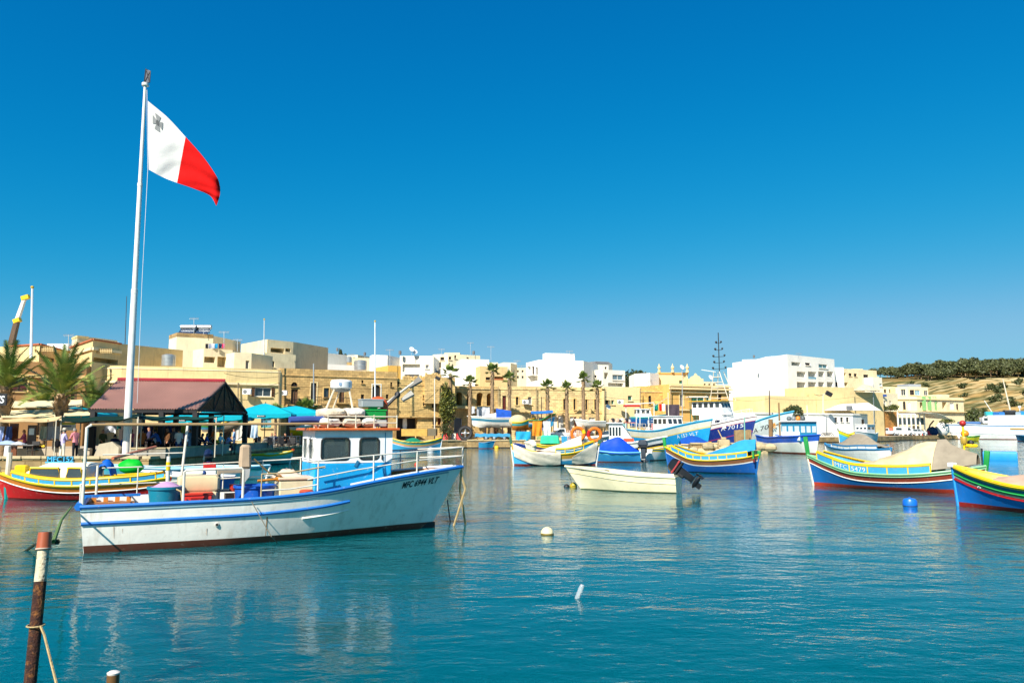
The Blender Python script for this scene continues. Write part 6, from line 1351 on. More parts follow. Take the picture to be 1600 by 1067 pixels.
def flag_pt(u, v):
    a = (spl([(i / 5, p[0]) for i, p in enumerate(FA)], u), spl([(i / 5, p[1]) for i, p in enumerate(FA)], u))
    b = (spl([(i / 5, p[0]) for i, p in enumerate(FB_)], u), spl([(i / 5, p[1]) for i, p in enumerate(FB_)], u))
    ripple = sin(pi * v)
    px = lerp(a[0], b[0], v) + ripple * 7 * sin(u * 7) * u * .5; py = lerp(a[1], b[1], v) + ripple * 2 * sin(u * 9 + 1)
    Y = 45.25 + .55 * u + .22 * sin(u * 6.5 - v * 2.0 + .4) * u ** .6 + .06 * sin(u * 14 + v * 5) * u + .075 * sin(u * 9 + v * 7.5 - 1) * min(1, u * 4) * (.5 + .5 * v) + .03 * sin(u * 21 + v * 16) * min(1, u * 5) - .15 * max(0, u - .55) * sin((u - .55) * 5 + (1 - v) * 2.2)
    return A(px, py, Y)
fl = thing('flag', 'white and red flag with a small grey cross, blown out from the flagpole', 'flag', FPT)
m = MB(); m.grid(lambda u, v: flag_pt(u * .42, v), 22, 24, FW); m.build('white_half', fl, world=True)
m = MB(); m.grid(lambda u, v: flag_pt(.42 + u * .58, v), 26, 24, FR); m.build('red_half', fl, world=True)
gc = MB(); GREY = cloth('8b8b89'); DGR = cloth('5f605f')
def fq(cu, cv, du, dv, m_):
    off = V((0, -.03, 0))
    gc.add([flag_pt(cu - du, cv - dv) + off, flag_pt(cu + du, cv - dv) + off, flag_pt(cu + du, cv + dv) + off, flag_pt(cu - du, cv + dv) + off], [(0, 1, 2, 3)], m_)
CU, CV = .105, .20
fq(CU, CV, .016, .034, GREY)
for sx, sy in ((1, 0), (-1, 0), (0, 1), (0, -1)):
    off = V((0, -.03, 0))
    if sx: q = [(CU + sx * .016, CV - .03), (CU + sx * .052, CV - .062), (CU + sx * .052, CV + .062), (CU + sx * .016, CV + .03)]
    else: q = [(CU - .014, CV + sy * .034), (CU - .03, CV + sy * .115), (CU + .03, CV + sy * .115), (CU + .014, CV + sy * .034)]
    gc.add([flag_pt(a, b) + off for a, b in q], [(0, 1, 2, 3)], GREY)
gc.add([flag_pt(CU + .017 * cos(t * pi / 6), CV + .04 * sin(t * pi / 6)) + V((0, -.045, 0)) for t in range(12)], [tuple(range(12))], DGR)
gc.build('cross', fl, False, world=True)

# ------------------------------------------------------------------ red-roofed market shed
sh = thing('market_shed', 'open market shed with a rusty pink corrugated gable roof and dark posts', 'shed', (-19, 52, QZ))
RFM = mat('pink corrugated sheet', 'b98f7e', rough=.6, var=.10, scale=.6, bump=.05, streak=.2, stc=(.34, .18, .13))
RIDGE = paint('9a2630', chips=.05); SHD = mat('dark shed steel', (.014, .012, .012), rough=.7)
e0, e1 = A(140, 638, 47), A(308, 636, 48.5); r0, r1 = A(184, 594, 51.5), A(352, 593, 53)
e1.z = e0.z; r1.z = r0.z
bk0 = V((2 * r0.x - e0.x + .0, 2 * r0.y - e0.y, e0.z)); bk1 = V((2 * r1.x - e1.x, 2 * r1.y - e1.y, e0.z))
def slope(a0, a1, b0, b1):
    m = MB(); n = 168
    nn = (a1 - a0).cross(b0 - a0).normalized()
    def fn(u, v):
        p = a0.lerp(a1, u).lerp(b0.lerp(b1, u), v); return p + nn * .04 * sin(u * n * pi / 2)
    m.grid(fn, n, 2, RFM, .012); return m
o = slope(e0, e1, r0, r1).build('roof_sheet', sh, True, world=True, ang=60); slope(bk1, bk0, r1, r0).build('roof_sheet', sh, True, world=True, ang=60)
m = MB(); m.tube([r0 + V((0, 0, .06)), r1 + V((0, 0, .06))], .13, RIDGE, 8); m.build('ridge_cap', sh, world=True)
for a, b in ((e1, bk1), (e0, bk0)):
    m = MB(); c = (a + b) / 2; z = a.z - .08; r = r1 if a is e1 else r0
    m.tube([V((a.x, a.y, z)), V((b.x, b.y, z))], .10, SHD, 4); m.tube([a + V((0, 0, -.1)), r + V((0, 0, -.1)), b + V((0, 0, -.1))], .10, SHD, 4)
    for f in (.3, .5, .7):
        p = V((a.x, a.y, z)).lerp(V((b.x, b.y, z)), f); q = a.lerp(r, f * 2) if f < .5 else (r if f == .5 else r.lerp(b, (f - .5) * 2)); m.tube([p, q], .05, SHD, 4)
    m.tube([V((a.x, a.y, z)).lerp(V((b.x, b.y, z)), .3), r], .04, SHD, 4); m.tube([V((a.x, a.y, z)).lerp(V((b.x, b.y, z)), .7), r], .04, SHD, 4)
    m.build('roof_truss', sh, world=True)
for a, b in ((e0, e1), (bk0, bk1)):
    m = MB(); m.tube([a + V((0, 0, -.16)), b + V((0, 0, -.16))], .13, SHD, 4); m.build('eaves_beam', sh, world=True)
for a, b in ((e0, e1), (bk0, bk1)):
    for f in (.04, .345, .67, .99):
        p = a.lerp(b, f); m = MB(); m.box((p.x, p.y, (p.z + QZ) / 2 - .1), (.30, .30, p.z - QZ - .2), SHD); m.build('post', sh, False, world=True)
m = MB(); p = bk0.lerp(bk1, .5); m.box((p.x - 2.5, p.y + .3, 2.0), (6.0, .12, 2.1), mat('dark shutters', (.03, .022, .018), rough=.8)); m.build('back_boarding', sh, False, world=True)
# low quay wall and kerbs
WALLM = mat('low wall render', '9c9484', rough=.9, var=.2, scale=.9, stain=.5, bump=.3, streak=.3)
lw = thing('low_wall', 'low grey concrete wall with capping along the quay edge under the shed', 'wall', (-19.7, 46, QZ))
for a, b in (((-21.6, 44.2), (-19.75, 44.6)), ((-19.75, 44.6), (-19.45, 53.2)), ((-19.4, 54.4), (-19.3, 62.5))):
    d = V((b[0] - a[0], b[1] - a[1], 0)); c = ((a[0] + b[0]) / 2 - .12, (a[1] + b[1]) / 2, 0); rz_ = atan2(d.y, d.x)
    k = max(1, int(d.length / 1.9))
    for i in range(k):
        t = (i + .5) / k; m = MB(); m.box((lerp(a[0], b[0], t) - .12, lerp(a[1], b[1], t), QZ + .27), (d.length / k - .015, .34, .54), WALLM, rz=rz_, ch=.015); m.build('wall_block', lw, False, world=True)
    m = MB(); m.box((c[0], c[1], QZ + .58), (d.length, .42, .08), COPE, rz=rz_, ch=.015); m.build('capping', lw, False, world=True)

# ------------------------------------------------------------------ parasols
TQ = cloth('0d9fb0', rough=.75, var=.08)
def parasol(label, px, py, Y, half, drop, panel=None, base=None, name='parasol', rot=0.0):
    c = A(px, py, Y); root = thing(name, label, 'parasol', (c.x, c.y, QZ), rot, 'turquoise parasols over the waterfront tables')
    zt = c.z - QZ; ze = zt - drop
    cor = [(half * cos(pi / 4 + i * pi / 2) * 1.414, half * sin(pi / 4 + i * pi / 2) * 1.414) for i in range(4)]
    for i in range(4):
        a = cor[i]; b = cor[(i + 1) % 4]; m = MB()
        def fn(u, v, a=a, b=b):
            x = lerp(a[0], b[0], u) * v; y = lerp(a[1], b[1], u) * v; return (x, y, lerp(zt, ze, v ** 1.15) - .10 * sin(pi * u) * v)
        m.grid(fn, 8, 6, TQ, .01); m.build('canopy_panel', root)
        m = MB()
        def fv(u, v, a=a, b=b): return (lerp(a[0], b[0], u) * 1.005, lerp(a[1], b[1], u) * 1.005, ze - .10 * sin(pi * u) - .30 * v - .05 * v * abs(sin(u * pi * 3)))
        m.grid(fv, 18, 2, TQ, .01); vo = m.build('valance', root)
        if i == 2:
            m = MB(); vs, fs = text_mesh('Sacramento', .2, 0, .2) if False else ([(-.36, 0, 0), (.36, 0, 0), (.36, .16, 0), (-.36, .16, 0)], [(0, 1, 2, 3)])
            ctr = V(((a[0] + b[0]) / 2, (a[1] + b[1]) / 2, ze - .33)) * 1; d = V((b[0] - a[0], b[1] - a[1], 0)).normalized(); n_ = V((d.y, -d.x, 0))
            m.add([ctr + d * v[0] + V((0, 0, v[1])) + n_ * .05 for v in vs], fs, paint('1d2a30', chips=0)); pnl = m.build('name_patch', root, False)
            m = MB()
            for k in range(7): m.add([ctr + d * q + V((0, 0, z)) + n_ * .055 for q, z in ((-.28 + .08 * k, .05), (-.235 + .08 * k, .05), (-.235 + .08 * k, .11 + .02 * (k % 2)), (-.28 + .08 * k, .11 + .02 * (k % 2)))], [(0, 1, 2, 3)], WHITE)
            m.add([ctr + d * q + V((0, 0, z)) + n_ * .055 for q, z in ((-.34, .03), (-.30, .03), (-.26, .14), (-.33, .14))], [(0, 1, 2, 3)], WHITE)
            m.build('patch_print', root, False)
    m = MB(); m.tube([(0, 0, 0), (0, 0, zt + .12)], .04, BLACK, 8)
    for a in cor: m.tube([(0, 0, zt - .05), (a[0] * .98, a[1] * .98, ze - .02)], .02, BLACK, 4)
    m.build('pole', root)
    m = MB(); m.box((0, 0, .06), (.8, .8, .12), paint('5a5a58')); m.build('base', root)
    return root
parasol('turquoise parasol nearest the shed post with a dark name patch on its valance', 415, 630, 70, 2.5, .95, rot=.18)
parasol('turquoise parasol at the right, partly behind the rolled awning of the working boat', 462, 634, 76, 2.9, .75, rot=.05)
parasol('turquoise parasol seen through the shed beside its right posts', 345, 639, 66, 2.3, .6, rot=.1)
parasol('turquoise parasol seen through the middle of the shed', 300, 644, 68, 2.0, .5, rot=.0)
parasol('turquoise parasol behind the trunk of the main palm', 118, 636, 58, 2.2, .45, rot=.1)
# white folded parasol
fpz = thing('folded_parasol', 'closed white parasol standing on the far quay behind the working boat', 'parasol', A(631, 690, 106))
m = MB(); m.lathe([(.05, 1.0), (.32, 1.2), (.42, 2.2), (.36, 3.6), (.14, 5.0), (.03, 5.3)], cloth('efece4'), 10, c=(0, 0, 0)); m.build('folded_canopy', fpz)
m = MB(); m.tube([(0, 0, 0), (0, 0, 1.2)], .05, WHITE); m.build('pole', fpz)

# ------------------------------------------------------------------ market awnings
AWB = cloth('e3cf9f', stain=.25); AWB2 = cloth('cdb183', stain=.3); NETG = cloth('0f2a22', rough=.8)
def awning(name, label, pts, m_, sag=.25, th=.02, cat='awning', nu=14, poles=True):
    """pts: four corner points, front-left, front-right, back-right, back-left"""
    P = [V(p) for p in pts]; root = thing(name, label, cat, (P[0].x, P[0].y, QZ)); m = MB()
    def fn(u, v): p = P[0].lerp(P[1], u).lerp(P[3].lerp(P[2], u), v); p.z -= sag * (sin(pi * u * 2) ** 2 * .5 + sin(pi * u) * .6) * (.4 + .6 * (1 - abs(2 * v - 1))) + .05 * rnoise(u * 4, v * 3); return p
    m.grid(fn, nu, 6, m_, th); m.build('sheet', root, world=True)
    if poles:
        for p in P:
            m = MB(); m.tube([(p.x, p.y, QZ), p], .035, CREAMPOLE, 5); m.build('pole', root, world=True)
    return root
awning('market_awning', 'long beige awning in the upper tier at the far left', (A(5, 636, 51), A(128, 634, 51), A(128, 624, 57), A(5, 626, 57)), AWB, .15)
awning('market_awning', 'cream awning strip in the middle tier beside the main palm', (A(2, 652, 46.5), A(86, 649, 47), A(86, 637, 52), A(2, 637, 52)), AWB, .1)
awning('market_awning', 'pale awning strip between the main palm and the shed', (A(100, 649, 47), A(143, 648, 47), A(143, 639, 51), A(100, 639, 51)), AWB, .05)
awning('market_awning', 'drooping tan net awning over the clothes stall', (A(-20, 656, 43.8), A(96, 656, 44), A(96, 650, 47), A(-20, 650, 47)), AWB2, .3)
awning('green_net_canopy', 'dark green shade net sagging from the main palm to the flagpole', (A(88, 657, 43.6), A(216, 651, 43.6), A(222, 645, 46.5), A(96, 651, 46.5)), NETG, .35)
awning('green_net_canopy', 'dark green shade net sagging from the flagpole past the shed posts', (A(206, 653, 44.4), A(338, 652, 46), A(350, 649, 49), A(215, 648, 47)), cloth('163a33', rough=.8), .3)
# quay-side clutter of the market
def table(label, p, w=1.6, d=.8, rz=0.0, top=None, h=.75, name='table', group=None):
    root = thing(name, label, 'table', (p[0], p[1], QZ), rz, group); m = MB(); m.box((0, 0, h), (w, d, .05), top or WOOD, ch=.01); m.build('tabletop', root)
    for x in (-w / 2 + .08, w / 2 - .08):
        for y in (-d / 2 + .08, d / 2 - .08): m = MB(); m.box((x, y, h / 2 - .02), (.05, .05, h - .03), DWOOD); m.build('leg', root)
    return root
def chair0():
    root = thing('cafe_chair', 'dark cafe chair', 'chair', (0, 0, QZ)); D_ = mat('dark wicker', (.02, .018, .017), rough=.7, var=.4)
    m = MB(); m.box((0, 0, .45), (.45, .45, .05), D_, ch=.01); m.build('seat', root)
    m = MB(); m.box((0, .21, .72), (.45, .05, .5), D_, rx=-.12, ch=.01); m.build('backrest', root)
    for x in (-.19, .19):
        for y in (-.19, .19): m = MB(); m.tube([(x, y, 0), (x, y, .44)], .018, D_, 5); m.build('leg', root)
        m = MB(); m.tube([(x * 1.15, -.2, .45), (x * 1.15, -.2, .66), (x * 1.15, .2, .68)], .018, D_, 5); m.build('armrest', root)
    return root
P_ = lambda px, Y: (Xat(px, Y, 1.5), Y)
table('wide wooden stall table with folded clothes at the far left', P_(24, 44.6), 2.6, .9, 0, paint('6d6a66'))
m = MB(); m.grid(lambda u, v: ((u - .5) * 1.4, (v - .5) * .7, .02 + .22 * sin(pi * u) * sin(pi * v) + .05 * rnoise(u * 6, v * 4)), 12, 8, cloth('8fa3c4')); solo('folded_clothes', m, 'heap of pale blue folded clothes on the far left stall table', 'clothes', (*P_(10, 44.6), QZ + .78))
m = MB(); m.grid(lambda u, v: ((u - .5) * .7, (v - .5) * .6, .02 + .16 * sin(pi * u) * sin(pi * v) + .04 * rnoise(u * 6, v * 4, 2)), 8, 8, cloth('b9c2d2')); solo('folded_clothes', m, 'small grey-blue clothes heap at the right end of the stall table', 'clothes', (*P_(28, 44.5), QZ + .78))
def garment(name, label, px0, px1, py0, py1, Y, m_, cat='garment', seed=0, fold=.08, n=12):
    a = A(px0, py0, Y); b = A(px1, py1, Y); mb = MB()
    mb.grid(lambda u, v: (lerp(a.x, b.x, u) + .03 * rnoise(u * 3, v * 3, seed), Y + fold * sin(u * 11 + seed + v * 2) * (.3 + v), lerp(a.z, b.z, v) + .04 * sin(u * 7 + seed) * v), n, 8, m_, .015)
    return solo(name, mb, label, cat, (a.x, Y, b.z), 0, world=True)
rr = random.Random(21)
for i, (x0, x1, c, lab) in enumerate(((0, 6, '9fb2d8', 'pale blue shirt at the far left of the clothes rail'), (6, 10, '6a5648', 'brown shirt hanging beside the pale blue one'), (10, 17, '4a63a0', 'denim blue dress hanging left of the brown stall post'), (64, 74, 'd8dfc9', 'pale green sheet hanging left of the lamp stem'), (75, 96, 'b9bbc2', 'large white-grey lace cloth hanging behind the couple'))):
    garment('hung_cloth', lab, x0, x1, 666, 690 if i < 3 else 686, 46.2, cloth(c), seed=i)
for i, (x0, x1, y0, y1, c, lab) in enumerate(((142, 146, 664, 686, 'd98a94', 'pink cloth hanging by the stern frame of the working boat'), (164, 182, 662, 676, 'c9ccd0', 'white sheet hanging under the green net canopy'), (183, 190, 661, 670, '1d9a9c', 'turquoise shirt hung left of the flagpole'), (216, 223, 662, 682, 'a9c0d8', 'pale blue cloth hung right of the flagpole'), (226, 238, 664, 690, '3c3552', 'dark violet dress hung right of the flagpole'), (240, 250, 662, 676, '8a6a3a', 'ochre shirt hung under the shed'), (262, 268, 664, 676, '2f3e66', 'navy shirt hung left of the middle shed post'), (284, 291, 663, 678, 'b8b04a', 'olive yellow cloth hung by the shed middle'), (292, 300, 664, 690, '5a7fa0', 'steel blue dress hung left of the right shed posts'), (378, 386, 664, 682, 'dcdad6', 'white cloth hanging right of the shed corner post'), (386, 392, 664, 684, '16161a', 'black cloth hanging right of the white one'), (392, 402, 662, 684, 'b9cbd8', 'pale blue cloth hanging left of the cafe tables'))):
    garment('hung_cloth', lab, x0, x1, y0, y1, 49.5 if x0 < 370 else 60, cloth(c), seed=i + 3)
for i, (px, Y, w, h, c, lab) in enumerate(((48.5, 45.6, .5, 1.9, '5b3a22', 'brown wooden stall board with two white notices'), (20, 46.6, .5, 2.0, '6b3c20', 'reddish wooden stall panel at the far left'))):
    m = MB(); m.box((0, 0, h / 2), (w, .08, h), paint(c)); 
    for k in range(2 if i == 0 else 0): m.box((0.0, -.05, h * (.80 - .0 * k) ), (.30, .02, .38), WHITE) if k == 0 else None
    solo('stall_board', m, lab, 'board', (*P_(px, Y), QZ))
sgn = thing('leaning_sign', 'yellow, red and green sign board leaning on the stall front', 'sign', (*P_(61, 45.2), QZ))
m = MB(); m.box((0, 0, .52), (.42, .04, .62), paint('d9b81c', chips=.1), rx=-.15, ry=.45); m.build('board', sgn); m = MB(); m.box((.07, -.045, .62), (.24, .02, .12), REDP, rx=-.15, ry=.45); m.box((-.08, -.03, .36), (.26, .02, .14), paint('4fae9a'), rx=-.15, ry=.45); m.build('print', sgn)
m = MB(); m.box((0, 0, 0), (.95, .04, .48), paint('e6e6de', chips=0)); m.box((0, -.022, .16), (.9, .01, .12), paint('d9cf2a', chips=0)); m.box((-.05, -.022, .0), (.55, .01, .07), paint('23408c', chips=0)); solo('market_sign', m, 'white and yellow printed market sign above the couple', 'sign', A(106, 666, 46.5))
wl_ = MB(); wl_.box((0, 0, .28), (4.2, .3, .56), CONC, ch=.02); solo('low_wall', wl_, 'low pale stone wall segment behind the couple', 'wall', (*P_(86, 44.9), QZ), .0)
m = MB(); m.box((0, 0, .36), (.28, .28, .75), WHITEB, tx=.85, ty=.85, ch=.03); solo('bollard', m, 'small white bollard at the quay edge above the red boat bow', 'bollard', (*P_(12, 43.7), QZ))
m = MB(); m.prism([(-.7, 0), (.75, 0), (.75, .62), (.35, .95), (-.4, .8)], 1.0, paint('b6ab93'), Matrix.Translation((0, .5, 0)) @ euler(rx=pi / 2)); solo('boat_shelter', m, 'grey beige slanted bin behind the stern frame of the working boat', 'bin', (*P_(172, 45.2), QZ))
ls = thing('display_stand', 'thin dark stand in front of the hung sheets', 'stand', (*P_(72, 44.2), QZ)); m = MB(); m.tube([(0, 0, 0), (0, 0, 2.2)], .025, BLACK, 5); m.build('stem', ls); m = MB(); m.box((0, 0, 1.05), (.5, .3, .05), BLACK); m.build('tray', ls)
sg = thing('letter_sign', 'black sign with white letters cut off by the left edge', 'sign', A(3, 624, 40)); m = MB(); m.box((-.5, 0, 0), (1.5, .08, .62), BLACK); m.build('board', sg)
vs, fs = text_mesh("'TS", .52, 0, .12, .95, .01); m = MB(); mx_ = max(v.x for v in vs); m.add([(v.x - mx_ + .17, -.05, v.y - .18) for v in vs], fs, LWH); m.build('lettering', sg, False)
m = MB(); m.tube([(-.3, .1, -.3), (-.3, .1, -2.1)], .05, BLACK); m.build('post', sg)
ch = chair0(); ch.location = V((*P_(52, 44.6), QZ)); ch['label'] = 'dark chair beside the far left stall table'
rr = random.Random(8)
CHP = [(408, 62, 'dark cafe chair nearest the low wall gap'), (416, 64, None), (424, 61, None), (432, 66, None), (440, 63, None), (448, 66, None), (456, 62, None), (463, 68, None), (402, 68, None), (420, 69, None), (436, 71, None), (452, 71, None)]
for i, (px, Y, lab) in enumerate(CHP):
    c = dup(ch, (*P_(px, Y), QZ), rr.uniform(0, 6.28), lab or 'dark cafe chair among the tables under the turquoise parasols', group=None if lab else 'dark cafe chairs under the parasols')
for px, Y, lab in ((412, 65, 'cafe table nearest the shed under the parasols'), (430, 64, 'cafe table in the middle under the parasols'), (447, 68, 'cafe table at the right end under the parasols'), (330, 50, 'long dark market table inside the shed behind the seated people'), (255, 49, 'market table with bags under the left half of the shed')):
    table(lab, P_(px, Y), .9 if 'cafe' in lab else 3.0, .8, 0, DWOOD)
rl_ = thing('quay_railing', 'thin steel railing along the cafe edge of the quay', 'railing', (-19.3, 66, QZ))
for i in range(8):
    m = MB(); y = 63.5 + i * 1.1; m.tube([(-19.5, y, QZ), (-19.5, y, QZ + 1.0)], .025, GALV, 5); m.build('post', rl_, world=True)
for z in (.55, 1.0): m = MB(); m.tube([(-19.5, 63.5, QZ + z), (-19.5, 71.2, QZ + z)], .02, GALV, 5); m.build('bar', rl_, world=True)
bk = thing('bicycle', 'bicycle leaning on the cafe railing', 'bicycle', (*P_(418, 62.8), QZ))
for x in (-.5, .5): m = MB(); m.tube([(x + .33 * cos(t * pi / 8), 0, .34 + .33 * sin(t * pi / 8)) for t in range(16)], .025, BLACK, 5, closed=True); m.build('wheel', bk)
m = MB(); m.tube([(-.5, 0, .34), (-.1, 0, .34), (.4, 0, .8), (-.25, 0, .85), (-.1, 0, .34)], .02, GALV, 5); m.tube([(.5, 0, .34), (.38, 0, 1.0)], .02, GALV, 5); m.tube([(-.5, 0, .34), (-.25, 0, .85)], .018, GALV, 5); m.build('frame', bk); m = MB(); m.box((-.27, 0, .95), (.25, .12, .06), BLACK); m.build('saddle', bk); m = MB(); m.tube([(.38, -.25, 1.02), (.38, .25, 1.02)], .018, BLACK, 5); m.build('handlebar', bk)

# ------------------------------------------------------------------ palms
TRK = mat('palm trunk', '8d7355', rough=.95, var=.4, scale=5, bump=.8, bscale=18, stain=.3)
FRG = leafm((.10, .155, .028)); FRG2 = leafm((.20, .235, .045)); FRD = leafm((.22, .15, .075))
def frond_mesh(Lf, droop, m_, n=26, lw=.19, up=.32, seed=0):
    rr = random.Random(seed); mb = MB()
    def ax(t): return V((Lf * (t - .12 * droop * t * t), 0, Lf * (up * t - droop * t * t * .75)))
    mb.tube([ax(i / 8) for i in range(9)], [.035 * (1 - .08 * i) for i in range(9)], FRG2, 4)
    for i in range(n):
        t = .16 + .84 * i / (n - 1); p = ax(t); d = (ax(min(1, t + .02)) - ax(t - .02)).normalized()
        l_ = lw * Lf * (sin(pi * min(1, .15 + t * .8)) ** .7) * rr.uniform(.85, 1.1)
        for s in (-1, 1):
            side = V((d.x * .55, s * .8, .22 + rr.uniform(-.12, .12))).normalized(); tip = p + side * l_ + V((0, 0, -.18 * l_)); w = .022 + .012 * Lf
            q = d * w; mb.add([p - q, p + q, tip], [(0, 1, 2)] if s > 0 else [(0, 2, 1)], m_)
    return mb.mesh('frond', False)
def palm(label, base, h, r0, r1, Lf, nf, name='palm_tree', bulb=0.0, fan=False, group=None, lean=(0, 0), elev=(-.5, 1.25), seed=0, dead=0):
    rr = random.Random(seed); root = thing(name, label, 'palm tree', base, 0, group)
    m = MB(); n = 26; prof = []
    P = []; RR = []
    for i in range(n + 1):
        t = i / n; P.append(V((lean[0] * t * t, lean[1] * t * t, h * t))); b = bulb * math.exp(-((t - .80) / .16) ** 2)
        RR.append(lerp(r0, r1, t) * (1 + b) * (1 + (.07 if i % 2 else -.05)))
    m.tube(P, RR, TRK, 12); m.build('trunk', root)
    top = P[-1]
    if bulb or dead:
        m = MB()
        for i in range(70 if bulb else 46):
            a = rr.uniform(0, 2 * pi); z = h * (rr.uniform(.66, .98) if bulb else rr.uniform(.74, 1.0)); rad = lerp(r0, r1, z / h) * (1 + bulb * math.exp(-((z / h - .80) / .16) ** 2))
            p = V((rad * cos(a), rad * sin(a), z)); q = p + V((cos(a) * .2, sin(a) * .2, .26 if bulb else -.5)); t_ = V((-sin(a), cos(a), 0)) * .09
            m.add([p - t_, p + t_, q], [(0, 1, 2)], TRK if bulb else FRD)
        m.build('leaf_bases', root, False)
    ms = []
    for k in range(4):
        if fan:
            mb = MB(); st = Lf * .45; up = (.15, .0, -.2, .25)[k]
            mb.tube([(0, 0, 0), (st, 0, st * up)], .025, FRG2, 4)
            for i in range(17):
                a = (i - 8) * .17; c = V((st, 0, st * up)); l_ = Lf * .62 * (1 - .04 * abs(i - 8)); tip = c + V((cos(a) * l_, sin(a) * l_, l_ * up * .6 - .25 * l_ * (abs(i - 8) / 8) ** 1.5 - .08 * l_)); mid = c + (tip - c) * .6 + V((0, 0, .03)); w = V((-sin(a), cos(a), 0)) * .05 * Lf
                mb.add([c, mid - w, tip, mid + w], [(0, 1, 2, 3)], FRG if i % 3 else FRG2)
            ms.append(mb.mesh('frond', False))
        else: ms.append(frond_mesh(Lf * (.92 + .06 * k), (.22, .42, .7, .34)[k], FRG if k % 2 else FRG2, seed=seed + k))
    for i in range(nf):
        a = i * 2.39996 + rr.uniform(-.2, .2); t = i / max(1, nf - 1); el = lerp(elev[1], elev[0], t ** .9) + rr.uniform(-.1, .1)
        o = bpy.data.objects.new('frond', ms[(i * 3 + (2 if el < .2 else 0)) % 4]); COL.objects.link(o); o.parent = root; o.location = top + V((0, 0, -.25 * t * (1 if not fan else .6)))
        o.rotation_euler = (rr.uniform(-.25, .25), -el, a); o.scale = (rr.uniform(.88, 1.08),) * 3
    return root
def gz(px, Y): return (Xat(px, Y, 2.0), Y, QZ)
palm('big date palm with a bulging trunk in front of the balustraded house', gz(92, 49), 3.9, .29, .25, 3.2, 30, bulb=.6, seed=1, elev=(.0, 1.45), name='date_palm')
palm('date palm cut by the left edge of the picture', gz(4, 48), 4.3, .3, .26, 2.9, 30, bulb=.5, seed=2, elev=(-.1, 1.45), name='date_palm')
palm('smaller date palm between the two big ones', gz(66, 58), 3.3, .26, .24, 2.6, 24, bulb=.4, seed=3, elev=(-.2, 1.4), name='date_palm')
palm('small date palm half hidden behind the left end of the shed roof', gz(143, 60), 2.9, .26, .24, 2.9, 24, bulb=.4, seed=4, elev=(-.2, 1.4), name='date_palm')
palm('small fan palm in front of the brown stone house door', gz(477, 88), 3.6, .16, .13, 1.7, 22, fan=True, seed=5, elev=(-.2, 1.4), name='fan_palm')
palm('low fan palm peeping over the parasols', gz(430, 82), 3.0, .15, .13, 1.4, 18, fan=True, seed=6, elev=(.1, 1.3), name='fan_palm')
for i, (px, top, Y, lab) in enumerate(((734, 598, 107, 'slim fan palm in front of the arcade, left of the boat trailer'), (769, 580, 107, 'tallest slim fan palm left of the long terrace'), (796, 592, 108, 'slim fan palm at the left end of the long terrace'), (856, 605, 109, 'slim fan palm, first of four along the long terrace'), (886, 607, 109.5, 'slim fan palm, second of four along the long terrace'), (912, 593, 109, 'slim fan palm, third and tallest of four along the long terrace'), (934, 606, 110, 'slim fan palm at the right end of the long terrace'))):
    hh = A(px, top, Y).z - QZ; palm(lab, gz(px, Y), hh, .33, .19, 1.3, 15, fan=True, seed=20 + i, elev=(-.15, 1.4), name='fan_palm', dead=1)
# ------------------------------------------------------------------ trees made of leaf clumps
def leaf_crown(c, rx, ry, rz, n, size, m_, seed, lob=5, mats=None):
    rr = random.Random(seed); mb = MB(); lobes = [(V((rr.uniform(-.55, .55) * rx, rr.uniform(-.55, .55) * ry, rr.uniform(-.4, .5) * rz)), rr.uniform(.45, .7)) for _ in range(lob)]
    for i in range(n):
        lc, lr = lobes[i % lob]; a = rr.uniform(0, 2 * pi); b = math.acos(rr.uniform(-1, 1)); r = lr * rr.uniform(.6, 1.05)
        p = V(c) + lc + V((rx * r * sin(b) * cos(a), ry * r * sin(b) * sin(a), rz * r * cos(b)))
        s = size * rr.uniform(.6, 1.3); q = V((rr.gauss(0, 1), rr.gauss(0, 1), rr.gauss(0, 1) + .4)).normalized(); u = q.orthogonal().normalized() * s; w = q.cross(u).normalized() * s * .6
        mb.add([p - u, p - w * .8, p + u, p + w], [(0, 1, 2, 3)], (mats or [m_])[rr.randrange(len(mats or [m_]))])
    return mb
def tree(label, base, h, rx, rz, n, size, mats, seed=0, name='tree', cat='tree', group=None, trunk=.2, bark=None):
    root = thing(name, label, cat, base, 0, group); rr = random.Random(seed); m = MB()
    m.tube([(0, 0, -.2), (rr.uniform(-.1, .1), 0, h * .4), (rr.uniform(-.2, .2), rr.uniform(-.2, .2), h * .8)], [trunk, trunk * .8, trunk * .3], bark or TRK, 7)
    for k in range(4): a = k * 1.6 + rr.uniform(0, 1); m.tube([(0, 0, h * .4), (rx * .5 * cos(a), rx * .5 * sin(a), h * .72)], [trunk * .5, trunk * .15], bark or TRK, 5)
    m.build('trunk', root); leaf_crown((0, 0, h - rz), rx, rx, rz, n, size, None, seed, 7, mats).build('crown', root, False)
    return root
GA = leafm((.05, .065, .018)); GB = leafm((.075, .085, .025)); GC = leafm((.035, .05, .016)); GY = leafm((.20, .19, .03)); GY2 = leafm((.12, .14, .025))
iv = tree('trunk overgrown with yellow-green ivy beside the arcaded house', gz(703, 107), 8.0, 1.35, 3.2, 2600, .17, [GY, GY2, GB], 31, 'ivy_tree', trunk=.3)
for i in range(5): pass
palm('ragged palm crown topping the ivy-covered trunk', (gz(703, 107.3)[0], 107.3, QZ + 4), 5.2, .25, .2, 1.6, 12, fan=True, seed=40, name='fan_palm', elev=(-.3, 1.2))
tree('small dark shrub at the foot of the ivy-covered trunk', gz(697, 106), 2.4, .9, 1.0, 500, .13, [GA, GC], 32, 'shrub', 'shrub', trunk=.06)
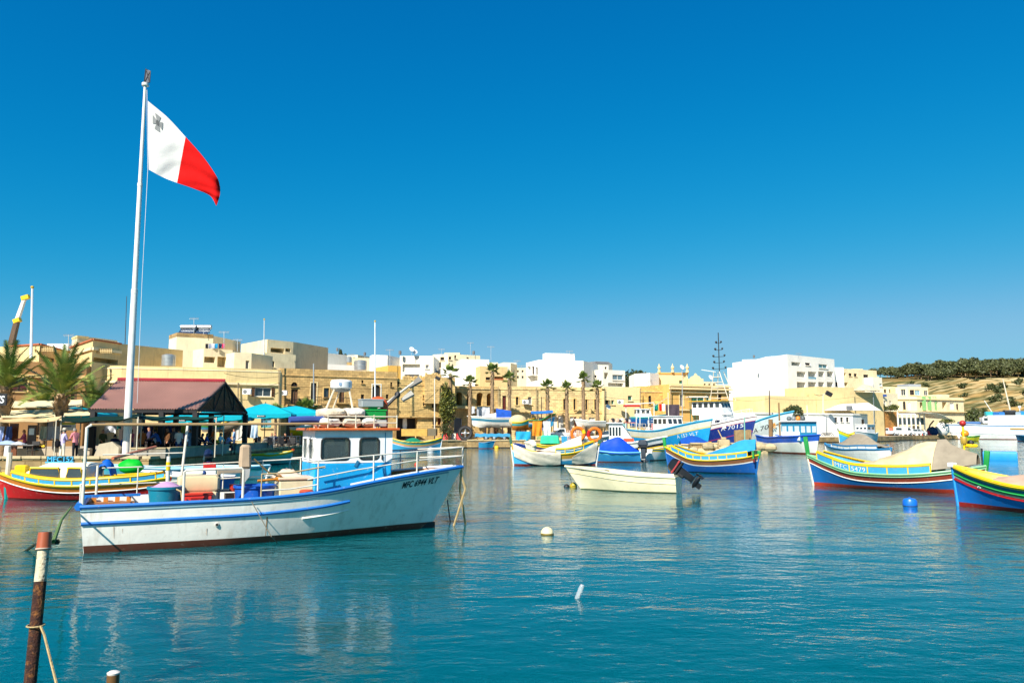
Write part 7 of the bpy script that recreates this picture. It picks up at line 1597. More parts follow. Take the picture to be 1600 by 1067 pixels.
tree('tall dark cypress on the skyline roofs', (*A(531, 572, 146).xy, A(531, 572, 146).z), 3.4, .55, 1.7, 700, .14, [GA, GC], 33, 'cypress', trunk=.08)
tree('smaller cypress beside the tall one on the skyline roofs', (*A(538, 572, 146).xy, A(538, 572, 146).z), 2.4, .45, 1.2, 500, .13, [GA, GC], 34, 'cypress', trunk=.08)
tree('broad dark tree left of the ornate yellow building skyline', (*A(988, 606, 150).xy, 8.0), 6.2, 2.6, 2.6, 1500, .32, [GA, GB, GC], 35)
tree('broad olive-green tree behind the low white roof room', (*A(1006, 606, 152).xy, 8.0), 5.6, 2.8, 2.4, 1500, .32, [GA, GB], 36)
tree('round dark green tree above the white quayside building', (*A(1238, 645, 147).xy, 2.5), 4.8, 2.1, 2.0, 1800, .2, [GA, GC, GB], 37)
for i, (px, lab) in enumerate(((1362, 'left clump of the hedge on the orange stone wall'), (1376, 'middle clump of the hedge on the orange stone wall'), (1391, 'right clump of the hedge on the orange stone wall'))): tree(lab, A(px, 643, 169), 1.6, 1.5, .8, 500, .2, [GB, GY2], 50 + i, 'hedge_clump', 'hedge', trunk=.05)
tree('bright green bush in front of the cream waterfront house', A(1483, 663, 178), 1.6, 1.8, .8, 500, .2, [GY2, GB], 55, 'bush', 'bush', trunk=.05)
# pine wood along the hilltop
PN = [leafm((.082, .092, .030)), leafm((.115, .120, .042)), leafm((.058, .070, .026))]
protos = []
for k in range(4): protos.append(tree('umbrella pine', (0, 0, 0), 7.0 + k * .5, 5.2 + .5 * (k % 2), 2.5, 900, .62, PN, 60 + k, 'pine_tree', 'tree', 'pines of the hilltop wood', .3))
rr = random.Random(77); cnt = 0; spots = []
for row, (py0, Y) in enumerate(((571, 470), (574, 462), (579, 450), (584, 438), (589, 428), (595, 420))):
    px = 1366 + row * 14
    while px < 1640:
        if row >= 3 and px < 1432: px += 9; continue
        if row == 5 and not (1450 < px < 1560): px += 9; continue
        if rr.random() < .90: spots.append((px, Y + rr.uniform(-7, 7)))
        px += rr.uniform(9, 13)
for i, (px, Y) in enumerate(spots):
    x = (px - 800) / FPX * Y; s = rr.uniform(.72, 1.1) * (.85 if px < 1430 else 1)
    z = hill_h(x, Y) - .4
    if i < 4: o = protos[i]; o.location = V((x, Y, z)); o.scale = (s,) * 3
    else: o = dup(protos[i % 4], (x, Y, z), rr.uniform(0, 6.28), scale=s)
    o['label'] = 'dark green pine in the wood along the hilltop'
for i in range(60):
    px = rr.uniform(1500, 1640) if i > 6 else rr.uniform(1380, 1500); Y = rr.uniform(232, 262) if i % 2 else rr.uniform(275, 410); x = (px - 800) / FPX * Y
    if i < 2: pb_ = [tree('green bush scattered on the terraced hillside', (x, Y, hill_h(x, Y)), 2.2, 1.9, 1.1, 260, .3, [GA, GB], 90 + i, 'bush', 'bush', 'bushes on the terraced hillside', .08)] if i == 0 else pb_
    o = pb_[0] if i == 0 else dup(pb_[0], (x, Y, hill_h(x, Y) - .2), rr.uniform(0, 6), scale=rr.uniform(.7, 1.7)); o['label'] = 'green bush scattered on the terraced hillside'
sb = MB()
for i in range(5200):
    px = rr.uniform(1500, 1650); Y = rr.uniform(220, 250); x = (px - 800) / FPX * Y; z = hill_h(x, Y) + rr.uniform(0, 2.2) * rr.random(); s = rr.uniform(.2, .45)
    q = V((rr.gauss(0, 1), rr.gauss(0, 1), rr.gauss(0, 1))).normalized(); u = q.orthogonal() * s; w = q.cross(u.normalized()) * s * .7; p = V((x, Y, z)); sb.add([p - u, p - w, p + u, p + w], [(0, 1, 2, 3)], (GB, GY2, GA)[i % 3])
o = sb.build('undergrowth', None, False); tag(o, 'green scrub at the foot of the terraced hill', 'scrub', kind='stuff')
# ------------------------------------------------------------------ people
import bmesh
SKIN = mat('skin', 'c98f6d', rough=.6, var=.06, bump=0); SKIN2 = mat('tanned skin', 'a86d4a', rough=.6, var=.06, bump=0)
HAIRD = mat('dark hair', (.012, .009, .007), rough=.6); HAIRG = mat('grey hair', (.25, .24, .22), rough=.7); HAIRB = mat('brown hair', (.07, .035, .015), rough=.6)
SHOE = mat('shoe leather', (.05, .045, .04), rough=.6)
def person(label, loc, rz, shirt, legs, pose='stand', hair=HAIRD, skin=SKIN, h=1.7, hat=None, lean=.04, arms=((.1, .2), (.1, .2)), long_sleeve=False, shorts=False, stride=0.0, headnod=0.0, group=None, hairlen=0.0, long=0.0):
    k = h / 1.72
    ph = .92 if pose == 'stand' else .50
    if pose == 'dangle': ph = .10
    u = V((0, sin(lean), cos(lean))); pel = V((0, 0, ph)); J = {}; E = []; Rr = {}; tagb = {}
    def jt(n, p, r, par=None, tg=None):
        J[n] = V(p); Rr[n] = r
        if par: E.append((par, n)); tagb[(par, n)] = tg
    jt('pel', pel, (.135, .105)); jt('spine', pel + u * .2, (.12, .09), 'pel', 's'); jt('chest', pel + u * .40, (.155, .105), 'spine', 's'); jt('neck', pel + u * .55, (.055, .055), 'chest', 's')
    hd = V((0, sin(lean + headnod), cos(lean + headnod)))
    jt('jaw', J['neck'] + hd * .08 + V((0, .015, 0)), (.062, .07), 'neck', 'h'); jt('skull', J['neck'] + hd * .19, (.078, .092), 'jaw', 'h'); jt('crown', J['neck'] + hd * .265, (.05, .055), 'skull', 'h')
    jt('nose', J['neck'] + hd * .14 + V((0, .105, -.0)), (.013, .013), 'jaw', 'h')
    for s, sd in ((-1, 'l'), (1, 'r')):
        jt('ear' + sd, J['neck'] + hd * .15 + V((s * .088, -.0, 0)), (.014, .02), 'jaw', 'h')
        a, e = arms[0 if s < 0 else 1]
        sh = J['chest'] + u * .07 + V((s * .175, 0, 0)); jt('sh' + sd, sh, (.062, .06), 'chest', 's')
        d1 = V((s * .12, sin(a), -cos(a))).normalized(); el = sh + d1 * .29; jt('el' + sd, el, (.043, .043), 'sh' + sd, 'ua')
        d2 = V((-s * .10 * (e > .6), sin(a + e), -cos(a + e))).normalized(); wr = el + d2 * .25; jt('wr' + sd, wr, (.03, .026), 'el' + sd, 'fa')
        pm = wr + d2 * .075; jt('pm' + sd, pm, (.034, .016), 'wr' + sd, 'hd'); side = V((1, 0, 0)) if abs(d2.x) < .9 else V((0, 1, 0)); nrm = d2.cross(side).normalized()
        for f in range(4):
            r0 = pm + d2 * .02 + side * (-.027 + .018 * f); L_ = (.065, .075, .07, .055)[f]; m1 = r0 + (d2 - nrm * .1).normalized() * L_ * .55; m2 = m1 + (d2 - nrm * .55).normalized() * L_ * .45
            jt(f'f{f}a' + sd, m1, (.009, .009), 'pm' + sd, 'hd'); jt(f'f{f}b' + sd, m2, (.008, .008), f'f{f}a' + sd, 'hd')
        t1 = wr + d2 * .035 + side * (-s * .05) ; jt('th' + sd, t1 + d2 * .03, (.010, .010), 'wr' + sd, 'hd')
        hp = pel + V((s * .09, 0, -.04)); jt('hp' + sd, hp, (.095, .095), 'pel', 'l')
        if pose == 'stand': f = stride * s + .02; kn = abs(stride) * .6 + .04
        elif pose == 'sit': f = 1.5; kn = 1.5
        else: f = 1.35 + .1 * s; kn = 1.3
        kp = hp + V((s * .015, sin(f), -cos(f))) * .42; jt('kn' + sd, kp, (.06, .06), 'hp' + sd, 'l'); ap = kp + V((0, sin(f - kn), -cos(f - kn))) * .41; jt('an' + sd, ap, (.042, .042), 'kn' + sd, 'sn')
        jt('to' + sd, ap + V((s * .02, .15, -.045)), (.038, .028), 'an' + sd, 'ft')
    names = list(J); bm = bmesh.new(); lay = bm.verts.layers.skin.verify(); vv = {}
    for n in names:
        v = bm.verts.new(J[n]); v[lay].radius = Rr[n]; v[lay].use_root = (n == 'pel'); vv[n] = v
    for a, b in E: bm.edges.new((vv[a], vv[b]))
    me = bpy.data.meshes.new('body'); bm.to_mesh(me); bm.free()
    tmp = bpy.data.objects.new('body', me); COL.objects.link(tmp); tmp.modifiers.new('skin', 'SKIN'); sd_ = tmp.modifiers.new('sub', 'SUBSURF'); sd_.levels = 1
    TMPV.append(tmp)
    return (tmp, label, loc, rz, k, J, E, tagb, shirt, legs, hair, skin, hat, long_sleeve, shorts, group, hairlen, long, hd)
TMPV = []; QUEUE = []
def P(*a, **k): QUEUE.append(person(*a, **k))
def finish_people():
    bpy.context.view_layer.update(); dg = bpy.context.evaluated_depsgraph_get()
    for (tmp, label, loc, rz, k, J, E, tagb, shirt, legs, hair, skin, hat, ls, shorts, group, hairlen, long, hd) in QUEUE:
        me = bpy.data.meshes.new_from_object(tmp.evaluated_get(dg)); vs = [v.co.copy() for v in me.vertices]; ns = [v.normal.copy() for v in me.vertices]; fs = [tuple(p.vertices) for p in me.polygons]
        bpy.data.objects.remove(tmp); bpy.data.meshes.remove(me)
        segs = [(J[a], J[b], tagb[(a, b)]) for a, b in E]
        def cls(p):
            best = 9; bt = None
            for a, b, t in segs:
                d = b - a; q = max(0, min(1, (p - a).dot(d) / max(1e-9, d.length_squared))); x = (p - a - d * q).length - (.06 if t == 's' else 0)
                if x < best: best = x; bt = t
            return bt
        tg = [cls(sum((vs[i] for i in f), V()) / len(f)) for f in fs]
        root = thing('person', label, 'person', loc, rz, group); root['kind'] = 'thing'
        root.scale = (k,) * 3
        b = MB(); b.v = [tuple(v) for v in vs]
        for f, t in zip(fs, tg): b.f.append(f); b.m.append(b.mi(SHOE if t == 'ft' else skin))
        b.build('body', root)
        def part(name, cond, m, off, flare=0.0):
            idx = {}; p = MB()
            for f, t in zip(fs, tg):
                c = sum((vs[i] for i in f), V()) / len(f)
                if not cond(t, c): continue
                q = []
                for i in f:
                    if i not in idx: idx[i] = len(p.v); w = vs[i] + ns[i] * off; p.v.append(tuple(w))
                    q.append(idx[i])
                p.f.append(tuple(q)); p.m.append(p.mi(m))
            if p.f: p.build(name, root)
        part('shirt', lambda t, c: (t == 's' and c.z < J['neck'].z + .02) or t == 'ua' or (ls and t == 'fa'), shirt, .014)
        if long: part('skirt', lambda t, c: t == 'l', shirt, .03)
        part('trousers', lambda t, c: t == 'l' or (t == 'sn' and not shorts) or (t == 's' and c.z < J['pel'].z + .03), legs, .009)
        jw = J['jaw']; sk = J['skull']
        part('hair', lambda t, c: t == 'h' and (c.z > sk.z + .035 or (c.y < sk.y - .015 and c.z > jw.z - .02 - hairlen)), hair, .012)
        e = MB()
        for s in (-1, 1): e.ball(jw.lerp(sk, .55) + V((s * .03, .082, 0)), .009, BLACK, 6, 4)
        e.build('eyes', root)
        if hat:
            m = MB(); M_ = Matrix.Translation(sk + hd * .03); m.lathe([(.17, -.0), (.165, .008), (.105, .012), (.10, .09), (.06, .12), (.001, .125)], hat, 14, M_); m.build('hat', root)
LAV = cloth('b3a8cf'); PINK = cloth('e0898f'); PK2 = cloth('c95f78'); WTR = cloth('e6ddc9'); DKT = cloth('22252c'); JEAN = cloth('2c4a7c'); NVY = cloth('16213f'); BLU = cloth('3a62a8'); LTB = cloth('8fb4d8'); WHC = cloth('e4e2dc'); BRN = cloth('6b4a30'); GRYC = cloth('6d7076'); BLKC = cloth('131316'); OLV = cloth('5d5c38'); ORC = cloth('c9733a')
def at(px, Y, z=QZ): return (Xat(px, Y, 1.8), Y, z)
P('woman in a sun hat, lavender blouse and cream trousers, seen from behind on the quay', at(98, 43.75), -.5, LAV, WTR, hair=HAIRG, hat=cloth('c9c2ae'), h=1.66, arms=((.25, 1.0), (.35, 1.1)), long_sleeve=True, lean=.08, stride=.06)
P('stout man in a pink shirt and dark trousers beside the woman in the sun hat', at(118, 43.8), 1.1, PINK, DKT, hair=HAIRG, skin=SKIN2, h=1.74, arms=((.4, 1.0), (.3, 1.2)), lean=.12, headnod=.4)
P('woman in a pink top with short hair behind the far left stall table', at(39, 46.2), 2.4, PK2, DKT, hair=HAIRB, h=1.62, arms=((.6, .9), (.5, 1.0)), lean=.12, long_sleeve=True)
P('seated man in navy, leftmost of the people sitting behind the low wall', at(178, 45.4, QZ + .1), .3, NVY, DKT, 'sit', lean=.35, arms=((.7, .6), (.7, .6)), long_sleeve=True)
P('seated person in a bright blue shirt bent forward beside the flagpole foot', at(193, 45.2, QZ + .1), .2, BLU, JEAN, 'sit', lean=.5, arms=((.9, .5), (.9, .5)), hair=HAIRB)
P('person in a pink top standing just right of the flagpole foot', at(205, 46.6), 2.8, PK2, JEAN, hair=HAIRB, h=1.66, arms=((.3, .9), (.3, 1.0)))
P('tall person in dark violet standing under the left half of the shed', at(233, 48.2), 2.2, cloth('3a3a55'), BLKC, h=1.78, arms=((.1, .3), (.4, 1.2)), long_sleeve=True)
P('person in a blue shirt stooping over the market table under the shed', at(249, 47.6), 1.6, BLU, DKT, h=1.7, lean=.5, arms=((.9, .3), (.9, .3)))
P('person in a brown jacket standing behind the second frame post of the working boat', at(262, 49.2), 2.6, BRN, DKT, h=1.72, long_sleeve=True, arms=((.1, .4), (.2, .3)))
P('woman in a white top and denim shorts in the middle of the shed', at(279, 47.8), .4, WHC, JEAN, h=1.68, shorts=True, arms=((.3, 1.1), (.2, .4)), hair=HAIRD)
P('person in a grey shirt standing deep in the middle of the shed', at(271, 52), 3.0, GRYC, BLKC, h=1.75, arms=((.1, .3), (.1, .3)))
P('woman in a pale blue dress browsing left of the right shed posts', at(297, 48.6), 1.9, LTB, LTB, h=1.66, long=1, arms=((.5, .8), (.4, .8)), hair=HAIRB)
P('person in olive walking behind the woman in the pale blue dress', at(289, 51), 1.4, OLV, DKT, h=1.74, stride=.25, arms=((.3, .3), (-.3, .3)))
P('person in navy and white sitting on the low wall at the shed middle', at(311, 50.2, QZ + .12), -.9, NVY, JEAN, 'sit', lean=.3, arms=((.6, .7), (.6, .7)))
P('person in a blue top sitting next to the navy one on the low wall', at(320, 51.3, QZ + .12), -1.2, BLU, JEAN, 'sit', lean=.2, arms=((.5, .7), (.5, .6)), hair=HAIRB)
P('woman in a white top sitting on the low wall with a yellow bag', at(343, 53.2, QZ + .12), -1.8, WHC, WTR, 'sit', lean=.15, arms=((.6, .8), (.5, .7)), hair=HAIRD)
P('person in a blue top and dark jeans sitting with legs hanging over the quay edge', at(354, 53.9, QZ + .45), -1.57, LAV, NVY, 'dangle', lean=.3, arms=((.8, .8), (.8, .8)), hair=HAIRD)
P('woman with long dark hair and white shawl standing right of the shed corner post', at(380, 58), 2.0, WHC, DKT, h=1.66, hair=HAIRD, hairlen=.15, arms=((.2, .9), (.2, .8)))
for px, Y, c, lab in ((401, 66.5, BLKC, 'cafe guest in black at the left table under the parasols'), (425, 67, GRYC, 'cafe guest in grey left of the pair under the parasols'), (431, 67.5, NVY, 'cafe guest in navy right of the pair under the parasols'), (447, 66, BLKC, 'cafe guest in black at the right end under the parasols'), (456, 70, BRN, 'cafe guest in brown farthest right under the parasols')):
    P(lab, at(px, Y, QZ), 2.0 + px * .37 % 3, c, DKT, 'sit', lean=.1, arms=((.5, .9), (.4, .9)))
for px, Y, c, c2, lab in ((222, 47.4, ORC, DKT, 'person in an orange top just left of the violet one under the shed'), (241, 50.5, WHC, BLKC, 'person in white deep behind the stooping blue shirt'), (285, 49.6, PK2, JEAN, 'person in pink between the denim shorts and the olive one'), (304, 49.4, BLKC, JEAN, 'person in black right of the pale blue dress'), (160, 46.8, OLV, DKT, 'person in olive under the green net left of the flagpole'), (334, 55, ORC, BLKC, 'person in an orange top standing behind the seated pair'), (366, 60, LTB, JEAN, 'person in pale blue walking behind the shed corner post')):
    P(lab, at(px, Y), px * 1.3 % 6, c, c2, h=1.62 + px % 5 * .03, arms=((.2, .5), (.3, .8)), stride=.1, hair=(HAIRD, HAIRB, HAIRG)[px % 3])
P('man in a lavender shirt standing on the far quay beside the white pickup', at(895, 110, QZ), 2.9, LAV, DKT, h=1.8, hair=HAIRD)
finish_people()
m = MB(); m.box((0, 0, .15), (.3, .2, .3), YP, ch=.04); solo('yellow_bag', m, 'yellow bag on the low wall beside the woman in the white top', 'bag', at(339, 53.0, QZ + .62))
m = MB(); m.box((0, 0, 0), (.30, .18, .36), BLKC, ch=.05); m.tube([(0, 0, .15), (.05, .05, .5), (.1, .1, .75)], .015, BLACK, 5); solo('shoulder_bag', m, 'dark shoulder bag hanging at the side of the woman in the sun hat', 'bag', (at(90.5, 43.7)[0], 43.65, QZ + .85))
# ------------------------------------------------------------------ boats and gear standing on the quay
def landboat(label, px0, px1, py, Y, beam, hgt, bands, low, gun=WHITE, bow=.5, name='beached_boat', bowh=None, dY=0.0):
    a = A(px0, py, Y); b = A(px1, py, Y + dY); d = b - a; root = thing(name, label, 'boat', a, atan2(d.y, d.x)); L = d.xy.length
    bh = bowh or hgt * 1.3
    H = Hull(L, ((0, beam * .4), (.3, beam * .5), (.65, beam * .45), (.88, beam * .22), (1, .03)), ((0, hgt), (.5, hgt), (1, bh)), ((0, 0), (.85, 0), (1, .25)), ((0, .4), (.6, .45), (1, .9)), bow)
    ds = [x for x, _ in bands]; ms = [m_ for _, m_ in bands]
    H.bands([0] + [H.below(x) for x in reversed(ds)] + [1], [low] + list(reversed(ms)), root, transom=low); H.rail(0, 1, 1, .06, gun, name='gunwale', parent=root); H.deck(.02, .97, .12, WOOD, root)
    cz = a.z - QZ
    if cz > .15:
        for t in (.25, .7):
            m = MB(); m.box((L * t, 0, -cz / 2 + .02), (.2, beam * .7, cz), DWOOD); m.build('cradle_block', root)
    return root, H
tb, TH = landboat('white motor boat with a blue canopy standing on a trailer on the far quay', 800, 741, 668, 107, 2.3, 1.35, [(.25, WHITE), (.6, paint('2f7f9c'))], WHITE, bow=1.0, bowh=1.6)
m = MB(); 
def cud(u, v): 
    x = lerp(TH.L * .38, TH.L * .86, u); hw = .85 * (1 - .55 * u); b = pi * v; return (x, -hw * math.copysign(abs(cos(b)) ** .5, cos(b)), 1.32 + .75 * (1 - u) ** .6 * abs(sin(b)) ** .6)
m.grid(cud, 8, 10, WHITEB); m.build('cuddy', tb)
m = MB()
def can(u, v): 
    x = lerp(TH.L * .02, TH.L * .42, u); b = pi * v; return (x, -1.0 * math.copysign(abs(cos(b)) ** .4, cos(b)), 1.3 + (1.0 + .35 * u) * abs(sin(b)) ** .5)
m.grid(can, 8, 10, cloth('2450a8')); m.build('canopy', tb)
tr = thing('boat_trailer', 'rusty boat trailer with a blue sheet under the white motor boat', 'trailer', A(770, 682, 106.6) * V((1, 1, 0)) if False else (A(770, 682, 106.6).x, 106.6, QZ))
for y in (-.9, .9): m = MB(); m.box((0, y, .5), (5.2, .12, .14), paint('3a4a5c', chips=.8)); m.build('rail', tr)
for x in (-.9, .2, 1.6):
    for y in (-1.05, 1.05): m = MB(); m.lathe([(.12, -.1), (.36, -.1), (.38, 0), (.36, .1), (.12, .1)], BLACK, 14, Matrix.Translation((x, y, .38)) @ euler(rx=pi / 2)); wo = m.build('wheel', tr); m = MB(); m.lathe([(.001, -.11), (.17, -.11), (.17, .11), (.001, .11)], GALV, 12, Matrix.Translation((x, y, .38)) @ euler(rx=pi / 2)); m.build('rim', wo)
m = MB(); m.grid(lambda u, v: (lerp(-2.4, 2.4, u), -1.15 + .06 * rnoise(u * 7, v * 3), .95 - .45 * v + .05 * sin(u * 30)), 24, 4, cloth('3f8fb8'), .02); m.build('hanging_sheet', tr)
m = MB(); m.tube([(.8 * cos(t * pi / 10), .12 * sin(t * pi / 10), .8 * sin(t * pi / 10)) for t in range(20)], .26, BLACK, 8, closed=True); m.tube([(-.7, 0, 0), (.7, .1, 0)], .09, GALV, 5); m.tube([(0, 0, -.7), (0, .1, .7)], .09, GALV, 5); m.ball((0, 0, 0), .25, GALV, 8, 5); solo('big_tyre', m, 'big black tyre leaning left of the boat trailer', 'tyre', (A(727, 670, 106.5).x, 106.5, QZ + 1.0))
for i, (px0, px1, mm, lab) in enumerate(((692, 703.5, paint('d3161c', chips=.05), 'left red water-filled barrier on the far quay'), (704, 712.5, paint('d9d2c0', chips=.05), 'cream water-filled barrier between the two red ones on the far quay'), (713, 722, paint('d3161c', chips=.05), 'right red water-filled barrier on the far quay'))):
    a = A(px0, 682, 107.5); b = A(px1, 682, 107.5); w = (b.x - a.x) - .05; m = MB(); m.prism([(-.3, 0), (.3, 0), (.26, .35), (.13, .55), (.11, .98), (-.11, .98), (-.13, .55), (-.26, .35)], w, mm, Matrix.Translation((-w / 2, 0, 0)) @ euler(rx=pi / 2, rz=pi / 2)); solo('traffic_barrier', m, lab, 'barrier', ((a.x + b.x) / 2, 107.5, QZ))
pn = thing('wooden_pontoon', 'yellow-brown flat wooden pontoon with a dark end lying on the quay', 'pontoon', (A(655, 682, 104).x, 104, QZ + .2))
a = A(629, 670, 104); b = A(669, 670, 104); c = A(682, 670, 104); z = a.z - A(629, 681, 104).z
m = MB(); m.box((((a.x + b.x) / 2), 104, a.z - z / 2), (b.x - a.x, 2.2, z), mat('yellow planks', 'c09a4a', rough=.8, var=.2, wave=(1.2, 2, .3, 'Z'))); m.build('deck_section', pn, False, world=True)
m = MB(); m.box((((c.x + b.x) / 2 + .02), 104.05, a.z - z / 2 + .03), (c.x - b.x, 2.1, z), paint('6d6450')); m.build('end_section', pn, False, world=True)
h1, HH1 = landboat('small white boat with an orange stripe behind the wooden pontoon', 640, 659, 669, 109, 1.8, .8, [(.25, WHITE), (.5, paint('d8761f'))], paint('c9661f'))
m = MB(); m.box((0, 0, .6), (.6, .5, 1.9), GRP, tx=.5); solo('green_fin', m, 'green and white upright fin behind the wooden pontoon', 'fin', A(658, 668, 108.5) + V((0, 0, .3)))
h2, HH2 = landboat('white boat hull with a dark outboard behind the right end of the wooden pontoon', 681, 664, 669, 110, 1.8, 1.0, [(.3, WHITE)], WHITE)
m = MB(); m.box((0, 0, .5), (.9, .8, 1.2), paint('2a3a34', chips=0), ch=.2); solo('covered_engine', m, 'dark green covered engine on the white hull behind the pontoon', 'engine', A(672, 667, 109) + V((0, 0, .2)))
# luzzu ashore with blue roof
h3, HH3 = landboat('luzzu ashore under a sky-blue canvas roof with cloths hanging from it', 826, 863, 668, 104, 2.3, 1.0, [(.15, GRP), (.35, ORP), (.5, WHITE)], LBL, gun=GRP, bowh=1.9)
m = MB(); m.grid(lambda u, v: (lerp(HH3.L * .1, HH3.L * 1.02, u), lerp(-1.2, 1.2, v), 2.2 - .35 * abs(2 * v - 1) + .15 * u - .05 * sin(pi * u)), 10, 8, cloth('2a6cb8'), .03); m.build('canvas_roof', h3)
m = MB()
for x in (.12, .95):
    for y in (-1.1, 1.1): m.tube([(HH3.L * x, y, .8), (HH3.L * x, y, 1.9)], .04, WOOD)
m.build('roof_posts', h3)
garment('hung_cloth', 'orange cloth hanging from the luzzu ashore', 832, 847, 658, 681, 102.6, cloth('e08a2c'), seed=2, fold=.12); garment('hung_cloth', 'white cloth hanging from the luzzu ashore right of the orange one', 849, 860, 658, 680, 102.6, WHC, seed=4, fold=.12)
h4, HH4 = landboat('luzzu ashore with teal and orange stripes under a cream tarpaulin', 800, 831, 672, 105, 2.2, 1.1, [(.2, YP), (.5, TEALP), (.9, ORP)], ORP, gun=YP, bowh=1.6)
m = MB(); m.ball((HH4.L * .3, 0, 1.2), .95, TARPC, 14, 8, (1.3, .9, .95)); m.build('tarpaulin', h4)
garment('hung_cloth', 'turquoise sheet spread on the quay wall below the luzzu ashore', 806, 829, 674, 688, 103, cloth('2a9ac4'), seed=7, fold=.1)
h5, HH5 = landboat('grey-white dinghy ashore in front of the white doors', 946, 903, 668, 109, 1.9, .9, [(.2, WHITE), (.3, paint('8fa0a8'))], paint('d6d4cc'))
h6, HH6 = landboat('blue and white boat behind the cabin cruiser', 985, 1040, 668, 111.5, 2.0, 1.5, [(.2, TEALP), (.9, BLP)], BLP, gun=TEALP)
cabin(h6, HH6.L * .15, HH6.L * .6, .9, 1.3, 2.6, WHITEB, WHITEB, 3)
h7, HH7 = landboat('luzzu under a grey sheet behind the shed with a yellow and green rail', 318, 372, 675, 72, 2.1, .75, [(.15, YP), (.3, GRP), (.5, LBL)], WHITE, gun=YP, bowh=1.2)
m = MB(); m.box((HH7.L * .2, 0, 1.15), (1.5, 1.3, .8), cloth('9fc9d6'), ch=.1); m.build('blue_sheet', h7); m = MB(); m.ball((HH7.L * .62, 0, .8), .95, TARPG, 14, 8, (1.5, .85, .9)); m.build('grey_sheet', h7)
h8, HH8 = landboat('yellow boat end behind the cafe tables left of the wheelhouse', 455, 478, 681, 74, 1.6, .8, [(.2, WHITE)], YP, gun=WHITE)
# vehicles
def vehicle(label, px, Y, rz, L, body, kind='pickup', name='pickup_truck', win=GLASS):
    root = thing(name, label, 'pickup' if kind == 'pickup' else kind, (Xat(px, Y, 1.6), Y, QZ), rz); hw = .85
    if kind == 'van': prof = [(-L / 2, .35), (L / 2, .35), (L / 2, .95), (L / 2 - .35, 1.1), (L / 2 - .9, 1.85), (-L / 2 + .1, 1.95), (-L / 2, 1.8)]
    elif kind == 'pickup': prof = [(-L / 2, .45), (L / 2, .40), (L / 2, .95), (L / 2 - 1.0, 1.05), (L / 2 - 1.6, 1.65), (L / 2 - 2.5, 1.68), (L / 2 - 2.65, 1.05), (-L / 2, 1.05)]
    else: prof = [(-L / 2, .4), (L / 2, .35), (L / 2, .75), (L / 2 - 1.0, .95), (L / 2 - 1.7, 1.42), (-L / 2 + .6, 1.42), (-L / 2, .98)]
    m = MB(); m.prism(prof, 2 * hw, body, Matrix.Translation((0, hw, 0)) @ euler(rx=pi / 2)); m.build('body', root, False)
    for s in (-1, 1):
        if kind == 'van': wv = [[(L / 2 - 1.55, 1.15), (L / 2 - .75, 1.15), (L / 2 - 1.0, 1.7), (L / 2 - 1.55, 1.72)], [(-L / 2 + .5, 1.2), (-L / 2 + 1.9, 1.2), (-L / 2 + 1.9, 1.7), (-L / 2 + .5, 1.72)]]
        elif kind == 'pickup': wv = [[(L / 2 - 2.45, 1.12), (L / 2 - 1.3, 1.12), (L / 2 - 1.68, 1.55), (L / 2 - 2.4, 1.57)]]
        else: wv = [[(L / 2 - 2.2, .98), (L / 2 - 1.25, .98), (L / 2 - 1.75, 1.34), (L / 2 - 2.2, 1.34)], [(-L / 2 + .5, .98), (L / 2 - 2.3, .98), (L / 2 - 2.3, 1.34), (-L / 2 + .8, 1.34)]]
        for w in wv: m = MB(); m.add([(x, s * (hw + .012), z) for x, z in w], [(0, 1, 2, 3)], win); m.build('window', root, False)
        for x in (-L / 2 + .85, L / 2 - .8):
            m = MB(); m.lathe([(.1, -.1), (.30, -.1), (.33, 0), (.30, .1), (.1, .1)], BLACK, 16, Matrix.Translation((x, s * hw, .33)) @ euler(rx=pi / 2)); wo = m.build('wheel', root); m = MB(); m.lathe([(.001, -.12), (.18, -.12), (.18, .12), (.001, .12)], GALV, 12, Matrix.Translation((x, s * hw, .33)) @ euler(rx=pi / 2)); m.build('rim', wo)
        m = MB(); m.box((L / 2 + .005, s * .6, .72), (.03, .28, .16), paint('e9e6d8', rough=.2)); m.build('headlight', root, False)
    m = MB()
    a, b = (prof[3], prof[4]); m.add([(a[0] + .015 - .05, -hw + .08, a[1] + .06), (a[0] - .035, hw - .08, a[1] + .06), (b[0] + .03, hw - .12, b[1] - .05), (b[0] + .03, -hw + .12, b[1] - .05)], [(0, 1, 2, 3)], win); m.build('windscreen', root, False)
    m = MB(); m.box((L / 2 + .03, 0, .48), (.1, 2 * hw, .16), BLACK, ch=.02); m.build('bumper', root, False)
    return root
vehicle('white pickup parked on the far quay in front of the white doors', 876, 108.5, .25 + pi, 4.2, WHITEB, 'pickup')
vehicle('white pickup with red load parked by the orange stone wall', 1384, 170, pi + .1, 4.6, WHITEB, 'pickup')
m = MB(); m.box((0, 0, .3), (1.6, 1.3, .7), paint('d9705a', chips=0), ch=.2); solo('red_load', m, 'reddish load in the pickup bed by the orange stone wall', 'load', (Xat(1389, 170, 1.6), 170, QZ + 1.0))
vehicle('white van with dark windows right of the pickup with the red load', 1409, 172, .15, 4.9, WHITEB, 'van', 'parked_van')
vehicle('pale car parked in front of the restaurant pavilion', 1432, 175, .1, 4.0, paint('c9cdd0', rough=.25), 'car', 'parked_car')
m = MB(); m.grid(lambda u, v: (lerp(-2.4, 2.4, u), lerp(-.8, .8, v), .1 + .3 * sin(pi * u) * sin(pi * v) + .1 * rnoise(u * 6, v * 4)), 14, 6, cloth('4a8f78')); solo('net_heap', m, 'green net heap on the right-hand quay in front of the white van', 'net', (Xat(1402, 166, 1), 179.5 if False else 176.0, QZ))
